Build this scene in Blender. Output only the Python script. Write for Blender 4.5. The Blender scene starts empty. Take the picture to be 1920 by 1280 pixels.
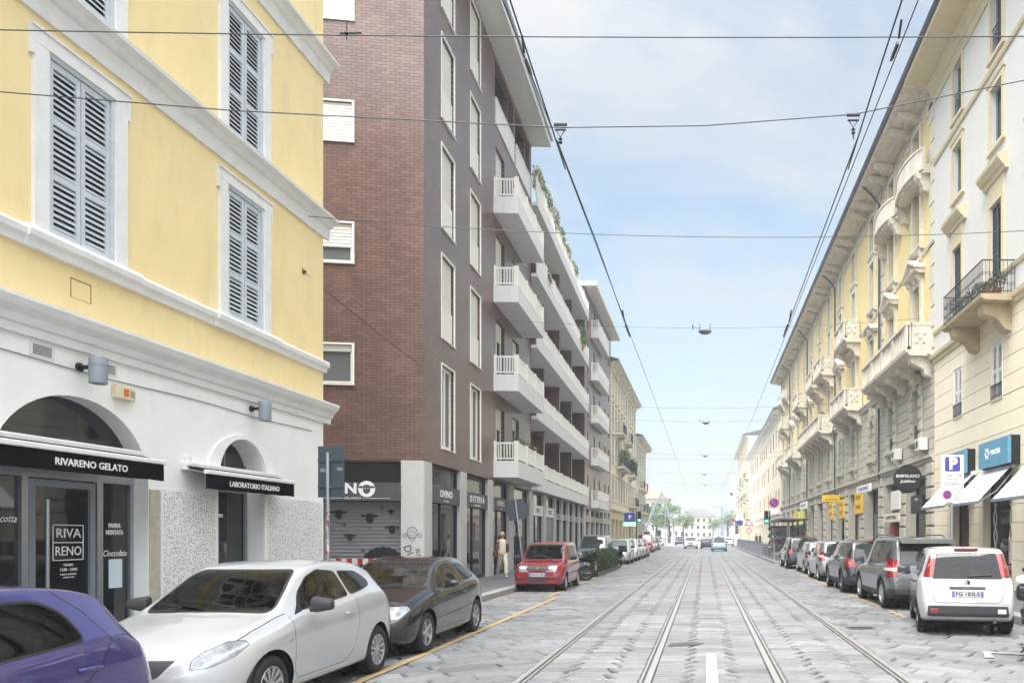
import bpy, bmesh, math, random
from mathutils import Vector, Matrix
from mathutils.geometry import tessellate_polygon
R = math.radians
PI = math.pi
random.seed(7)
S = bpy.context.scene
COL = S.collection

# ------------------------------------------------------------------ camera, sky, sun, exposure
cam = bpy.data.cameras.new('camera')
cam.sensor_width = 36
cam.lens = 36 * 1430 / 1920
cam.shift_x = -(1321 - 960) / 1920
cam.shift_y = (1002 - 640) / 1920
cam.clip_start = .1
cam.clip_end = 3000
camo = bpy.data.objects.new('camera', cam)
COL.objects.link(camo)
camo.location = (0, 0, 1.76)
camo.rotation_euler = (PI / 2, 0, 0)
S.camera = camo

SUN_EL, SUN_AZ = 64, 200          # degrees; the sun stands behind the camera, veiled by cloud
SKY_OFF = (2.4, 5.5, 3.6)
W = bpy.data.worlds.new('World')
S.world = W
W.use_nodes = True
nt = W.node_tree
nt.nodes.clear()


def nd(t, typ, **kw):
    n = t.nodes.new(typ)
    for k, v in kw.items():
        setattr(n, k, v)
    return n


out = nd(nt, 'ShaderNodeOutputWorld')
sky = nd(nt, 'ShaderNodeTexSky', sky_type='NISHITA', sun_disc=False, sun_elevation=R(SUN_EL), sun_rotation=R(SUN_AZ))
sky.air_density = 1.2
sky.dust_density = 2.0
bg = nd(nt, 'ShaderNodeBackground')
bg.inputs[1].default_value = .1
tc = nd(nt, 'ShaderNodeTexCoord')
mp = nd(nt, 'ShaderNodeMapping')
mp.inputs[1].default_value = SKY_OFF
mp.inputs[3].default_value = (1, 1, 2.0)
n1 = nd(nt, 'ShaderNodeTexNoise')
n1.inputs['Scale'].default_value = 2.3
n1.inputs['Detail'].default_value = 7
n1.inputs['Roughness'].default_value = .58
n1.inputs['Distortion'].default_value = .35
cr = nd(nt, 'ShaderNodeValToRGB')
cr.color_ramp.elements[0].position = .36
cr.color_ramp.elements[0].color = (.22, .22, .22, 1)
cr.color_ramp.elements[1].position = .64
cr.color_ramp.elements[1].color = (1, 1, 1, 1)
sx = nd(nt, 'ShaderNodeSeparateXYZ')
hz = nd(nt, 'ShaderNodeMapRange')      # clouds thicken towards the horizon
hz.inputs[1].default_value = .0
hz.inputs[2].default_value = .3
hz.inputs[3].default_value = 1.0
hz.inputs[4].default_value = .0
mx = nd(nt, 'ShaderNodeMath', operation='MAXIMUM')
mix = nd(nt, 'ShaderNodeMix', data_type='RGBA')
L_ = nt.links.new
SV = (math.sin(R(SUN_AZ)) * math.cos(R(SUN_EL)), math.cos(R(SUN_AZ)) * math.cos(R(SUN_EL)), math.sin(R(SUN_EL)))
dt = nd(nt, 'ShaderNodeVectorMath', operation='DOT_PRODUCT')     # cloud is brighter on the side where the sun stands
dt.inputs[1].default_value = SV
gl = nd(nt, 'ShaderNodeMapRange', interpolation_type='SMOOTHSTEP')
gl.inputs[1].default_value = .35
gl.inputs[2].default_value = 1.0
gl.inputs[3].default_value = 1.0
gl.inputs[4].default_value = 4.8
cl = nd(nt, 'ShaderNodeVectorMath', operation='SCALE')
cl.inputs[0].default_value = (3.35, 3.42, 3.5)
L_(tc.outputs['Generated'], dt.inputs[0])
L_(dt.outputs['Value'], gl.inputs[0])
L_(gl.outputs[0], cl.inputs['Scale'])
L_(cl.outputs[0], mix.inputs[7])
L_(tc.outputs['Generated'], mp.inputs[0])
L_(mp.outputs[0], n1.inputs['Vector'])
L_(n1.outputs[0], cr.inputs[0])
L_(tc.outputs['Generated'], sx.inputs[0])
L_(sx.outputs[2], hz.inputs[0])
L_(cr.outputs[0], mx.inputs[0])
L_(hz.outputs[0], mx.inputs[1])
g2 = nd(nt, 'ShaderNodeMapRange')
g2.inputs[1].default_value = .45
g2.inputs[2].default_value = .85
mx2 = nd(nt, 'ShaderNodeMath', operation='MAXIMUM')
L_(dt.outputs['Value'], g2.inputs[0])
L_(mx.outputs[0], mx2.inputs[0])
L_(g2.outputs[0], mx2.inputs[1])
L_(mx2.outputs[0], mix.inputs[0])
tn = nd(nt, 'ShaderNodeVectorMath', operation='MULTIPLY')
tn.inputs[1].default_value = (.95, 1.04, .97)
L_(sky.outputs[0], tn.inputs[0])
L_(tn.outputs[0], mix.inputs[6])
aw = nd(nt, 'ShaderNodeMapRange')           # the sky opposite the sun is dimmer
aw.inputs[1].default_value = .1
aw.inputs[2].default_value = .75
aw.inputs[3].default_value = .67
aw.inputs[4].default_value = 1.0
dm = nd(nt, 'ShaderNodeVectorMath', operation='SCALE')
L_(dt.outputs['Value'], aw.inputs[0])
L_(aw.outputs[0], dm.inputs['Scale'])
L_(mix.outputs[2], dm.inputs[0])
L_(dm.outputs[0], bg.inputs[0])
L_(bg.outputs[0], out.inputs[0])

sun = bpy.data.lights.new('sun', 'SUN')
sun.energy = 1.5
sun.angle = R(35)
sun.color = (1, .96, .9)
suno = bpy.data.objects.new('sun', sun)
COL.objects.link(suno)
suno.rotation_euler = (R(90 - SUN_EL), 0, R(180 - SUN_AZ))
S.view_settings.view_transform = 'Standard'
S.view_settings.look = 'None'
S.view_settings.gamma = 1
S.view_settings.exposure = 1.88
S.cycles.max_bounces = 6
S.cycles.diffuse_bounces = 3
S.cycles.glossy_bounces = 3
S.cycles.transmission_bounces = 3
S.cycles.use_denoising = True


# ------------------------------------------------------------------ helpers
def lin(h):
    r = []
    for i in (1, 3, 5):
        c = int(h[i:i + 2], 16) / 255
        r.append(c / 12.92 if c <= .04045 else ((c + .055) / 1.055) ** 2.4)
    return (*r, 1)


class MB:
    """collects shapes and links them as one mesh object"""

    def __init__(s):
        s.v, s.f, s.m, s.sm = [], [], [], []

    def add(s, vs, fs, m=0, smooth=False):
        o = len(s.v)
        s.v += [tuple(p) for p in vs]
        for f in fs:
            s.f.append([i + o for i in f])
            s.m.append(m)
            s.sm.append(smooth)
        return s

    def box(s, x0, x1, y0, y1, z0, z1, m=0):
        x0, x1 = min(x0, x1), max(x0, x1)
        y0, y1 = min(y0, y1), max(y0, y1)
        z0, z1 = min(z0, z1), max(z0, z1)
        return s.add([(x0, y0, z0), (x1, y0, z0), (x1, y1, z0), (x0, y1, z0), (x0, y0, z1), (x1, y0, z1), (x1, y1, z1), (x0, y1, z1)],
                     [(3, 2, 1, 0), (4, 5, 6, 7), (0, 1, 5, 4), (1, 2, 6, 5), (2, 3, 7, 6), (3, 0, 4, 7)], m)

    def bbox(s, x0, x1, y0, y1, z0, z1, b=.01, m=0):
        """box with chamfered edges"""
        bm = bmesh.new()
        bmesh.ops.create_cube(bm, size=1)
        for v in bm.verts:
            v.co = ((x0 + x1) / 2 + v.co.x * abs(x1 - x0), (y0 + y1) / 2 + v.co.y * abs(y1 - y0), (z0 + z1) / 2 + v.co.z * abs(z1 - z0))
        bmesh.ops.bevel(bm, geom=bm.edges[:], offset=b, segments=2, affect='EDGES', profile=.5)
        s.bm(bm, m)
        return s

    def bm(s, bm, m=0, smooth=False):
        bm.verts.index_update()
        s.add([v.co[:] for v in bm.verts], [[v.index for v in f.verts] for f in bm.faces], m, smooth)
        bm.free()
        return s

    def poly(s, pts, m=0):
        return s.add(pts, [list(range(len(pts)))], m)

    def prism(s, poly, ax, a, b, m=0, smooth=False):
        def P(p, t):
            return {'x': (t, p[0], p[1]), 'y': (p[0], t, p[1]), 'z': (p[0], p[1], t)}[ax]
        n = len(poly)
        vs = [P(p, a) for p in poly] + [P(p, b) for p in poly]
        s.add(vs, [(i, (i + 1) % n, n + (i + 1) % n, n + i) for i in range(n)], m, smooth)
        tri = tessellate_polygon([[Vector((p[0], p[1], 0)) for p in poly]])
        return s.add(vs, [tuple(t) for t in tri] + [tuple(i + n for i in t[::-1]) for t in tri], m)

    def tube(s, pts, r, n=8, m=0, smooth=True, caps=True):
        pts = [Vector(p) for p in pts]
        rs = r if isinstance(r, (list, tuple)) else [r] * len(pts)
        vs, fs = [], []
        up = None
        for i, p in enumerate(pts):
            d = (pts[min(i + 1, len(pts) - 1)] - pts[max(i - 1, 0)]).normalized()
            if up is None:
                up = Vector((0, 0, 1)) if abs(d.z) < .9 else Vector((1, 0, 0))
            a = d.cross(up).normalized()
            b = a.cross(d).normalized()
            up = b
            for k in range(n):
                t = 2 * PI * k / n
                vs.append(p + (a * math.cos(t) + b * math.sin(t)) * rs[i])
        for i in range(len(pts) - 1):
            for k in range(n):
                fs.append((i * n + k, i * n + (k + 1) % n, (i + 1) * n + (k + 1) % n, (i + 1) * n + k))
        s.add(vs, fs, m, smooth)
        if caps:
            q = len(vs) - n
            s.add(vs, [tuple(range(n))[::-1], tuple(q + k for k in range(n))], m)
        return s

    def lathe(s, prof, n=24, c=(0, 0, 0), ax='z', m=0, smooth=True):
        vs, fs = [], []
        for r, h in prof:
            for k in range(n):
                t = 2 * PI * k / n
                a, b = r * math.cos(t), r * math.sin(t)
                p = {'z': (a, b, h), 'y': (a, h, b), 'x': (h, a, b)}[ax]
                vs.append((p[0] + c[0], p[1] + c[1], p[2] + c[2]))
        for i in range(len(prof) - 1):
            for k in range(n):
                fs.append((i * n + k, i * n + (k + 1) % n, (i + 1) * n + (k + 1) % n, (i + 1) * n + k))
        return s.add(vs, fs, m, smooth)

    def ball(s, c, r, m=0, seg=12, rz=None):
        prof = [(max(1e-4, math.sin(PI * i / seg)) * r, -math.cos(PI * i / seg) * (rz or r)) for i in range(seg + 1)]
        return s.lathe(prof, seg * 2, c, 'z', m)

    def mesh(s, name, mats):
        me = bpy.data.meshes.new(name)
        me.from_pydata(s.v, [], s.f)
        for m in (mats if isinstance(mats, (list, tuple)) else [mats]):
            me.materials.append(m)
        me.polygons.foreach_set('material_index', s.m)
        me.polygons.foreach_set('use_smooth', s.sm)
        bm = bmesh.new()
        bm.from_mesh(me)
        bmesh.ops.recalc_face_normals(bm, faces=bm.faces[:])
        bm.to_mesh(me)
        bm.free()
        me.update()
        if any(s.sm):
            me.set_sharp_from_angle(angle=R(42))
        return me

    def obj(s, name, mats, parent=None, loc=(0, 0, 0), rot=0):
        return link(name, s.mesh(name, mats), parent, loc, rot)


def link(name, me, parent=None, loc=(0, 0, 0), rot=0):
    o = bpy.data.objects.new(name, me)
    COL.objects.link(o)
    o.parent = parent
    o.location = loc
    o.rotation_euler = rot if isinstance(rot, (tuple, list)) else (0, 0, rot)
    return o


def tag(o, label, cat, group=None):
    o['label'] = label
    o['category'] = cat
    if group:
        o['group'] = group
    return o


def thing(name, label, cat, loc=(0, 0, 0), rot=0, group=None):
    return tag(link(name, None, None, loc, rot), label, cat, group)


def kind(o, k):
    o['kind'] = k
    return o


def copy_tree(o, parent=None):
    c = o.copy()
    COL.objects.link(c)
    c.parent = parent
    for ch in list(o.children):
        copy_tree(ch, c)
    return c


class Fr:
    """a facade frame: x points out of the wall, y runs along it to the viewer's right, z up"""

    def __init__(s, x, y, rot):
        s.x, s.y, s.rot = x, y, rot

    def w(s, x, y, z):
        c, n = math.cos(s.rot), math.sin(s.rot)
        return (s.x + c * x - n * y, s.y + n * x + c * y, z)


def text(body, size, mat, name, parent, loc, rot=(PI / 2, 0, PI / 2), align='CENTER', ext=.002, width=None, sp=1.0, shear=0, bold=0):
    cu = bpy.data.curves.new('t', 'FONT')
    cu.body = body
    cu.size = size
    cu.align_x = align
    cu.align_y = 'CENTER'
    cu.extrude = ext
    cu.resolution_u = 2
    cu.space_character = sp
    cu.shear = shear
    cu.offset = bold
    o = bpy.data.objects.new('t', cu)
    COL.objects.link(o)
    bpy.context.view_layer.update()
    me = bpy.data.meshes.new_from_object(o.evaluated_get(bpy.context.evaluated_depsgraph_get()))
    bpy.data.objects.remove(o)
    if width:
        xs = [v.co.x for v in me.vertices]
        k = width / max(1e-6, max(xs) - min(xs))
        for v in me.vertices:
            v.co.x *= k
    me.materials.clear()
    me.materials.append(mat)
    return link(name, me, parent, loc, rot)


# ------------------------------------------------------------------ materials
def mat(name, c, rough=.7, var=.12, scale=3, bump=.0, bscale=40, metal=0, spec=.5, coat=0, dirt=0, emit=0, c2=None):
    m = bpy.data.materials.new(name)
    m.use_nodes = True
    t = m.node_tree
    b = t.nodes['Principled BSDF']
    c = lin(c) if isinstance(c, str) else (*c, 1)
    b.inputs['Roughness'].default_value = rough
    b.inputs['Metallic'].default_value = metal
    b.inputs['Specular IOR Level'].default_value = spec
    if coat:
        b.inputs['Coat Weight'].default_value = coat
        b.inputs['Coat Roughness'].default_value = .04
    tc = nd(t, 'ShaderNodeTexCoord')
    if var or c2:
        n = nd(t, 'ShaderNodeTexNoise')
        n.inputs['Scale'].default_value = scale
        n.inputs['Detail'].default_value = 6
        n.inputs['Roughness'].default_value = .65
        t.links.new(tc.outputs['Object'], n.inputs['Vector'])
        r = nd(t, 'ShaderNodeValToRGB')
        a = r.color_ramp
        a.elements[0].position = .3
        a.elements[1].position = .7
        d = (lin(c2) if isinstance(c2, str) else tuple(x * (1 - var) for x in c[:3]) + (1,)) if c2 else tuple(x * (1 - var) for x in c[:3]) + (1,)
        a.elements[0].color = d
        a.elements[1].color = tuple(min(1, x * (1 + var * .5)) for x in c[:3]) + (1,)
        t.links.new(n.outputs[0], r.inputs[0])
        last = r.outputs[0]
        if dirt:
            n2 = nd(t, 'ShaderNodeTexNoise')
            n2.inputs['Scale'].default_value = 1.1
            n2.inputs['Detail'].default_value = 9
            n2.inputs['Roughness'].default_value = .75
            mp = nd(t, 'ShaderNodeMapping')
            mp.inputs[3].default_value = (1.6, 1.6, .35)
            t.links.new(tc.outputs['Object'], mp.inputs[0])
            t.links.new(mp.outputs[0], n2.inputs['Vector'])
            r2 = nd(t, 'ShaderNodeValToRGB')
            r2.color_ramp.elements[0].position = .5
            r2.color_ramp.elements[1].position = .75
            r2.color_ramp.elements[0].color = (0, 0, 0, 1)
            r2.color_ramp.elements[1].color = (dirt, dirt, dirt, 1)
            t.links.new(n2.outputs[0], r2.inputs[0])
            mxx = nd(t, 'ShaderNodeMix', data_type='RGBA')
            mxx.inputs[7].default_value = tuple(x * .45 for x in c[:3]) + (1,)
            t.links.new(r2.outputs[0], mxx.inputs[0])
            t.links.new(last, mxx.inputs[6])
            last = mxx.outputs[2]
        t.links.new(last, b.inputs['Base Color'])
    else:
        b.inputs['Base Color'].default_value = c
    if bump:
        nb = nd(t, 'ShaderNodeTexNoise')
        nb.inputs['Scale'].default_value = bscale
        nb.inputs['Detail'].default_value = 5
        t.links.new(tc.outputs['Object'], nb.inputs['Vector'])
        bp = nd(t, 'ShaderNodeBump')
        bp.inputs['Strength'].default_value = bump
        bp.inputs['Distance'].default_value = .01
        t.links.new(nb.outputs[0], bp.inputs['Height'])
        t.links.new(bp.outputs[0], b.inputs['Normal'])
    if emit:
        b.inputs['Emission Color'].default_value = c
        b.inputs['Emission Strength'].default_value = emit
    return m


def brick_mat(name, c1, c2, mortar, bw, bh, ms=.012, rough=.4, var=.25, bump=.5, off=.5):
    """bricks on the object's own y-z plane"""
    m = bpy.data.materials.new(name)
    m.use_nodes = True
    t = m.node_tree
    b = t.nodes['Principled BSDF']
    b.inputs['Roughness'].default_value = rough
    tc = nd(t, 'ShaderNodeTexCoord')
    sp = nd(t, 'ShaderNodeSeparateXYZ')
    cb = nd(t, 'ShaderNodeCombineXYZ')
    L = t.links.new
    L(tc.outputs['Object'], sp.inputs[0])
    L(sp.outputs[1], cb.inputs[0])
    L(sp.outputs[2], cb.inputs[1])
    bt = nd(t, 'ShaderNodeTexBrick')
    bt.offset = off
    L(cb.outputs[0], bt.inputs['Vector'])
    bt.inputs['Color1'].default_value = lin(c1)
    bt.inputs['Color2'].default_value = lin(c2)
    bt.inputs['Mortar'].default_value = lin(mortar)
    bt.inputs['Scale'].default_value = 1
    bt.inputs['Mortar Size'].default_value = ms
    bt.inputs['Mortar Smooth'].default_value = .2
    bt.inputs['Bias'].default_value = 0
    bt.inputs['Brick Width'].default_value = bw
    bt.inputs['Row Height'].default_value = bh
    n = nd(t, 'ShaderNodeTexNoise')
    n.inputs['Scale'].default_value = .8
    n.inputs['Detail'].default_value = 8
    n.inputs['Roughness'].default_value = .7
    L(tc.outputs['Object'], n.inputs['Vector'])
    mr = nd(t, 'ShaderNodeMapRange')
    mr.inputs[1].default_value = .3
    mr.inputs[2].default_value = .7
    mr.inputs[3].default_value = 1 - var
    mr.inputs[4].default_value = 1 + var
    L(n.outputs[0], mr.inputs[0])
    ml = nd(t, 'ShaderNodeVectorMath', operation='SCALE')
    L(bt.outputs['Color'], ml.inputs[0])
    L(mr.outputs[0], ml.inputs['Scale'])
    L(ml.outputs[0], b.inputs['Base Color'])
    bp = nd(t, 'ShaderNodeBump')
    bp.invert = True
    bp.inputs['Strength'].default_value = bump
    bp.inputs['Distance'].default_value = .008
    L(bt.outputs['Fac'], bp.inputs['Height'])
    L(bp.outputs[0], b.inputs['Normal'])
    return m


def leaf_mat(name, c1, c2):
    m = bpy.data.materials.new(name)
    m.use_nodes = True
    t = m.node_tree
    b = t.nodes['Principled BSDF']
    b.inputs['Roughness'].default_value = .55
    g = nd(t, 'ShaderNodeNewGeometry')
    r = nd(t, 'ShaderNodeValToRGB')
    r.color_ramp.elements[0].color = lin(c1)
    r.color_ramp.elements[1].color = lin(c2)
    t.links.new(g.outputs['Random Per Island'], r.inputs[0])
    t.links.new(r.outputs[0], b.inputs['Base Color'])
    return m


def stone_mat(name, pink=False):
    """paving stones: each island of the mesh is one slab with its own tone"""
    m = bpy.data.materials.new(name)
    m.use_nodes = True
    t = m.node_tree
    L = t.links.new
    b = t.nodes['Principled BSDF']
    g = nd(t, 'ShaderNodeNewGeometry')
    r = nd(t, 'ShaderNodeValToRGB')
    e = r.color_ramp.elements
    e[0].color = lin('#68696c')
    e[1].color = lin('#878889')
    for p, c in ((.25, '#7d7e80'), (.5, '#737475'), (.7, '#858688'), (.86, '#7b7b7d'), (.92, '#7a7b7d')):
        x = e.new(p)
        x.color = lin(c)
    L(g.outputs['Random Per Island'], r.inputs[0])
    if pink:
        for x in e:
            c = x.color
            x.color = (c[0] * 1.05, c[1] * .98, c[2] * 1.0, 1)
    tc = nd(t, 'ShaderNodeTexCoord')
    n = nd(t, 'ShaderNodeTexNoise')
    n.inputs['Scale'].default_value = 2.2
    n.inputs['Detail'].default_value = 10
    n.inputs['Roughness'].default_value = .8
    L(tc.outputs['Object'], n.inputs['Vector'])
    mr = nd(t, 'ShaderNodeMapRange')
    mr.inputs[1].default_value = .3
    mr.inputs[2].default_value = .7
    mr.inputs[3].default_value = .72
    mr.inputs[4].default_value = 1.22
    L(n.outputs[0], mr.inputs[0])
    n3 = nd(t, 'ShaderNodeTexNoise')          # broad stains and tyre polish
    n3.inputs['Scale'].default_value = .45
    n3.inputs['Detail'].default_value = 6
    L(tc.outputs['Object'], n3.inputs['Vector'])
    mr3 = nd(t, 'ShaderNodeMapRange')
    mr3.inputs[1].default_value = .35
    mr3.inputs[2].default_value = .65
    mr3.inputs[3].default_value = .8
    mr3.inputs[4].default_value = 1.1
    L(n3.outputs[0], mr3.inputs[0])
    mm = nd(t, 'ShaderNodeMath', operation='MULTIPLY')
    L(mr.outputs[0], mm.inputs[0])
    L(mr3.outputs[0], mm.inputs[1])
    ml = nd(t, 'ShaderNodeVectorMath', operation='SCALE')
    L(r.outputs[0], ml.inputs[0])
    L(mm.outputs[0], ml.inputs['Scale'])
    L(ml.outputs[0], b.inputs['Base Color'])
    n2 = nd(t, 'ShaderNodeTexNoise')
    n2.inputs['Scale'].default_value = 35
    n2.inputs['Detail'].default_value = 6
    L(tc.outputs['Object'], n2.inputs['Vector'])
    mr2 = nd(t, 'ShaderNodeMapRange')
    mr2.inputs[3].default_value = .36
    mr2.inputs[4].default_value = .62
    L(n.outputs[0], mr2.inputs[0])
    L(mr2.outputs[0], b.inputs['Roughness'])
    bp = nd(t, 'ShaderNodeBump')
    bp.inputs['Strength'].default_value = .35
    bp.inputs['Distance'].default_value = .006
    L(n2.outputs[0], bp.inputs['Height'])
    L(bp.outputs[0], b.inputs['Normal'])
    return m


M = {}
M['yellow'] = mat('yellow stucco', '#ebd59e', .85, .05, 1.2, .12, 60, dirt=.22)
M['white_wall'] = mat('white painted render', '#efeeea', .8, .05, 2, .1, 50, dirt=.1)
M['trim'] = mat('white stone trim', '#e0dfdc', .75, .08, 3, .1, 40, dirt=.25)
M['trim_warm'] = mat('warm cast stone', '#d6cfbe', .85, .16, 2, .35, 26, dirt=.55)
M['shutter'] = mat('pale blue grey shutter paint', '#c2c8cd', .55, .1, 8, dirt=.2)
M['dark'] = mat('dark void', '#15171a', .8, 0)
M['glass'] = mat('window glass', (.012, .015, .016), .03, 0, spec=.7)
M['glass_pale'] = mat('pale window glass', (.11, .13, .14), .05, 0, spec=.9)
M['white_frame'] = mat('white window frame', '#e6e3da', .5, .05, 6)
M['curtain'] = mat('white roller blind', '#dcdad2', .7, .04, 3)
M['alu'] = mat('brushed aluminium', '#a9adb2', .35, .05, 6, metal=.7)
M['grey_metal'] = mat('grey painted metal', '#7d848c', .45, .08, 9)
M['black_metal'] = mat('black metal', '#1b1c1e', .4, .1, 9)
M['black_cloth'] = mat('black awning cloth', '#09090a', .9, .15, 6, .1, 120, spec=.12)
M['white_cloth'] = mat('white awning cloth', '#e4e4e6', .8, .06, 3, .08, 90)
M['white_ink'] = mat('white lettering', '#eceded', .6, 0)
M['black_ink'] = mat('black lettering', '#141416', .7, 0)
M['concrete'] = mat('pale concrete', '#b9b8b4', .85, .1, 3, .2, 50, dirt=.3)
M['balcony'] = mat('white balcony render', '#d5d5d2', .8, .05, 3, .08, 40, dirt=.22)
M['soffit'] = mat('grey soffit', '#a9a8a2', .85, .08, 2)
M['brick'] = brick_mat('brown klinker brick', '#73584f', '#614a43', '#382c28', .26, .087, .007, .3)
M['cream'] = mat('cream render', '#e4dac2', .85, .04, 2, .1, 50, dirt=.15)
M['offwhite'] = mat('off white render', '#cfcdc7', .85, .03, 2, .08, 50, dirt=.06)
M['cream_trim'] = mat('cream stone trim', '#cfc3a2', .8, .08, 3, .1, 40, dirt=.2)
M['grey_stone'] = mat('grey cast stone', '#b7b2a4', .88, .14, 2.5, .3, 35, dirt=.4)
M['soft_yellow'] = mat('pale yellow stucco', '#e2cd92', .85, .05, 2, .1, 50, dirt=.12)
M['gutter'] = mat('dark slate gutter', '#4b5259', .5, .15, 4)
M['iron'] = mat('wrought iron', '#3a3f45', .5, .1, 9)
M['roof'] = mat('grey roof', '#6f6c69', .8, .2, 3, .3, 20)
M['red_roof'] = mat('red tiled roof', '#b3806e', .85, .15, 2, .3, 12)
M['asphalt'] = mat('sidewalk asphalt', '#5c5d60', .85, .15, 2.5, .35, 90, c2='#4e4f52')
M['kerb'] = mat('granite kerb', '#8a8987', .7, .18, 6, .25, 60)
M['joint'] = mat('dark paving joint', '#2e2f32', .9, .3, 9)
M['slab'] = stone_mat('stone paving slab')
M['slab_pink'] = stone_mat('pinkish porphyry slab', True)
M['rail'] = mat('tram rail steel', '#a19f9d', .3, .12, 5, metal=.3)
M['groove'] = mat('rail groove', '#4a4745', .8, .2, 9)
M['y_paint'] = mat('worn yellow road paint', '#a98a4c', .8, .3, 14, c2='#7f7868')
M['w_paint'] = mat('worn white road paint', '#9c9c9d', .8, .2, 14, c2='#7e7f80')
M['stone_pier'] = mat('rough beige stone', '#b9b2a2', .9, .25, 9, .6, 22, dirt=.3)
M['leaf'] = leaf_mat('leaves', '#3d5226', '#71864a')
M['leaf_dark'] = leaf_mat('dark hedge leaves', '#1d2a14', '#3d5229')
M['leaf_dry'] = leaf_mat('dry leaves', '#6d6440', '#8a8458')
M['bark'] = mat('bark', '#4d4338', .9, .3, 9, .4, 30)
M['terra'] = mat('terracotta pot', '#8d5a44', .8, .15, 6)
M['wire'] = mat('overhead wire', '#3a3d42', .5, 0)
M['blue_sign'] = mat('blue sign', '#5b93ad', .5, .05, 3)
M['yellow_sign'] = mat('yellow sign', '#e0b42c', .5, .05, 3)
M['p_blue'] = mat('traffic sign blue', '#3d3f92', .45, 0)
M['sign_white'] = mat('traffic sign white', '#dcdad4', .5, .03, 4)
M['sign_red'] = mat('traffic sign red', '#b8384a', .45, 0)
M['sign_back'] = mat('dark sign back', '#39454d', .5, .12, 5)
M['dark_panel'] = mat('charcoal shop panel', '#4a4a4d', .5, .06, 2)
M['shutter_grey'] = mat('grey painted roller shutter', '#7d7d80', .5, .06, 2)
M['red_paint'] = mat('red stripe', '#b5333a', .5, .06, 5)
M['green_led'] = mat('green signal light', (.05, .9, .55), .4, 0, emit=2.2)
M['green_sign'] = mat('lit green pharmacy sign', (.15, .9, .25), .4, 0, emit=1.3)
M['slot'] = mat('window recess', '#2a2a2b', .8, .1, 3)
# ------------------------------------------------------------------ ground, road, rails, pavements
kind(MB().box(-240, 240, -40, 640, -1.2, -.12).obj('ground', mat('far ground', '#8d8d8c', .9, .1, .05)), 'structure')
kind(MB().box(-7, 9, -6, 118, -.1, -.03).obj('road_bed', M['joint']), 'structure')
kind(MB().box(-60, 60, 118, 420, -.1, -.004).obj('road', mat('distant road', '#a09fa0', .75, .12, .6)), 'structure')


def clip(poly, xa, xb, ya, yb):
    for ax, lim, sg in ((0, xa, 1), (0, xb, -1), (1, ya, 1), (1, yb, -1)):
        o = []
        for i, p in enumerate(poly):
            q = poly[(i + 1) % len(poly)]
            a, b = sg * (p[ax] - lim), sg * (q[ax] - lim)
            if a >= 0:
                o.append(p)
            if (a >= 0) != (b >= 0):
                t = a / (a - b)
                o.append((p[0] + t * (q[0] - p[0]), p[1] + t * (q[1] - p[1])))
        poly = o
        if len(poly) < 3:
            return []
    return poly


rs = random.Random(11)


def slab(mb, poly, gap=.0155):
    n = len(poly)
    if n < 3:
        return
    A = sum(poly[i][0] * poly[(i + 1) % n][1] - poly[(i + 1) % n][0] * poly[i][1] for i in range(n)) / 2
    if abs(A) < .004:
        return
    cx = sum(p[0] for p in poly) / n
    cy = sum(p[1] for p in poly) / n
    r = max(.1, math.sqrt(abs(A)) / 2)
    k1, k2 = 1 - gap / r, 1 - (gap + .014) / r
    z = rs.uniform(-.007, .002)
    tx, ty = rs.gauss(0, .009), rs.gauss(0, .009)
    def P(p, k, dz):
        x, y = cx + (p[0] - cx) * k, cy + (p[1] - cy) * k
        return (x, y, z + dz + tx * (x - cx) + ty * (y - cy))
    vs = [P(p, k1, -.026) for p in poly] + [P(p, k2, 0) for p in poly]
    fs = [(i, (i + 1) % n, n + (i + 1) % n, n + i) for i in range(n)]
    mb.add(vs, fs + [tuple(range(n, 2 * n))], 0)


def diag_paving(mb, xa, xb, ya, yb, ang, sa=.34, sb=.72):
    c, s_ = math.cos(ang), math.sin(ang)
    D = (xb - xa) + (yb - ya)
    cx, cy = (xa + xb) / 2, (ya + yb) / 2
    ni = int(D / sb) + 2
    nj = int(D / sa) + 2
    for j in range(-nj, nj):
        off = rs.uniform(0, sb)
        u = -ni * sb + off
        v = j * sa
        if True:
            while u < ni * sb:
                l = rs.uniform(.55, 1.25) * sb
                q = []
                for a, b in ((u, v), (u + l, v), (u + l, v + sa), (u, v + sa)):
                    a += rs.uniform(-.02, .02)
                    q.append((cx + a * c - b * s_, cy + a * s_ + b * c))
                u += l
                if max(p[0] for p in q) < xa or min(p[0] for p in q) > xb or max(p[1] for p in q) < ya or min(p[1] for p in q) > yb:
                    continue
                slab(mb, clip(q, xa, xb, ya, yb))


def zig_paving(mb, xa, xb, ya, yb, cols):
    """rows across the track; the joints between their slabs are cut on the skew, so they saw-tooth down the street"""
    xs = [xa] + [xa + (xb - xa) * k for k in cols] + [xb]
    sg = [0] + [rs.choice((-1, 1)) if len(cols) < 2 else (-1) ** i for i in range(len(cols))] + [0]
    y = ya
    while y < yb:
        d = rs.uniform(.25, .4)
        for i in range(len(xs) - 1):
            a, b = xs[i], xs[i + 1]
            dl, dr = sg[i] * rs.uniform(.06, .11), sg[i + 1] * rs.uniform(.06, .11)
            e = rs.uniform(-.02, .02)
            f = rs.uniform(-.02, .02)
            g = .016
            q = [(a - dl + (g if i else 0), y + e), (b - dr - (g if i < len(xs) - 2 else 0), y + f), (b + dr - (g if i < len(xs) - 2 else 0), y + d + f), (a + dl + (g if i else 0), y + d + e)]
            slab(mb, q, .009)
        y += d + rs.uniform(.012, .034)


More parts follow.
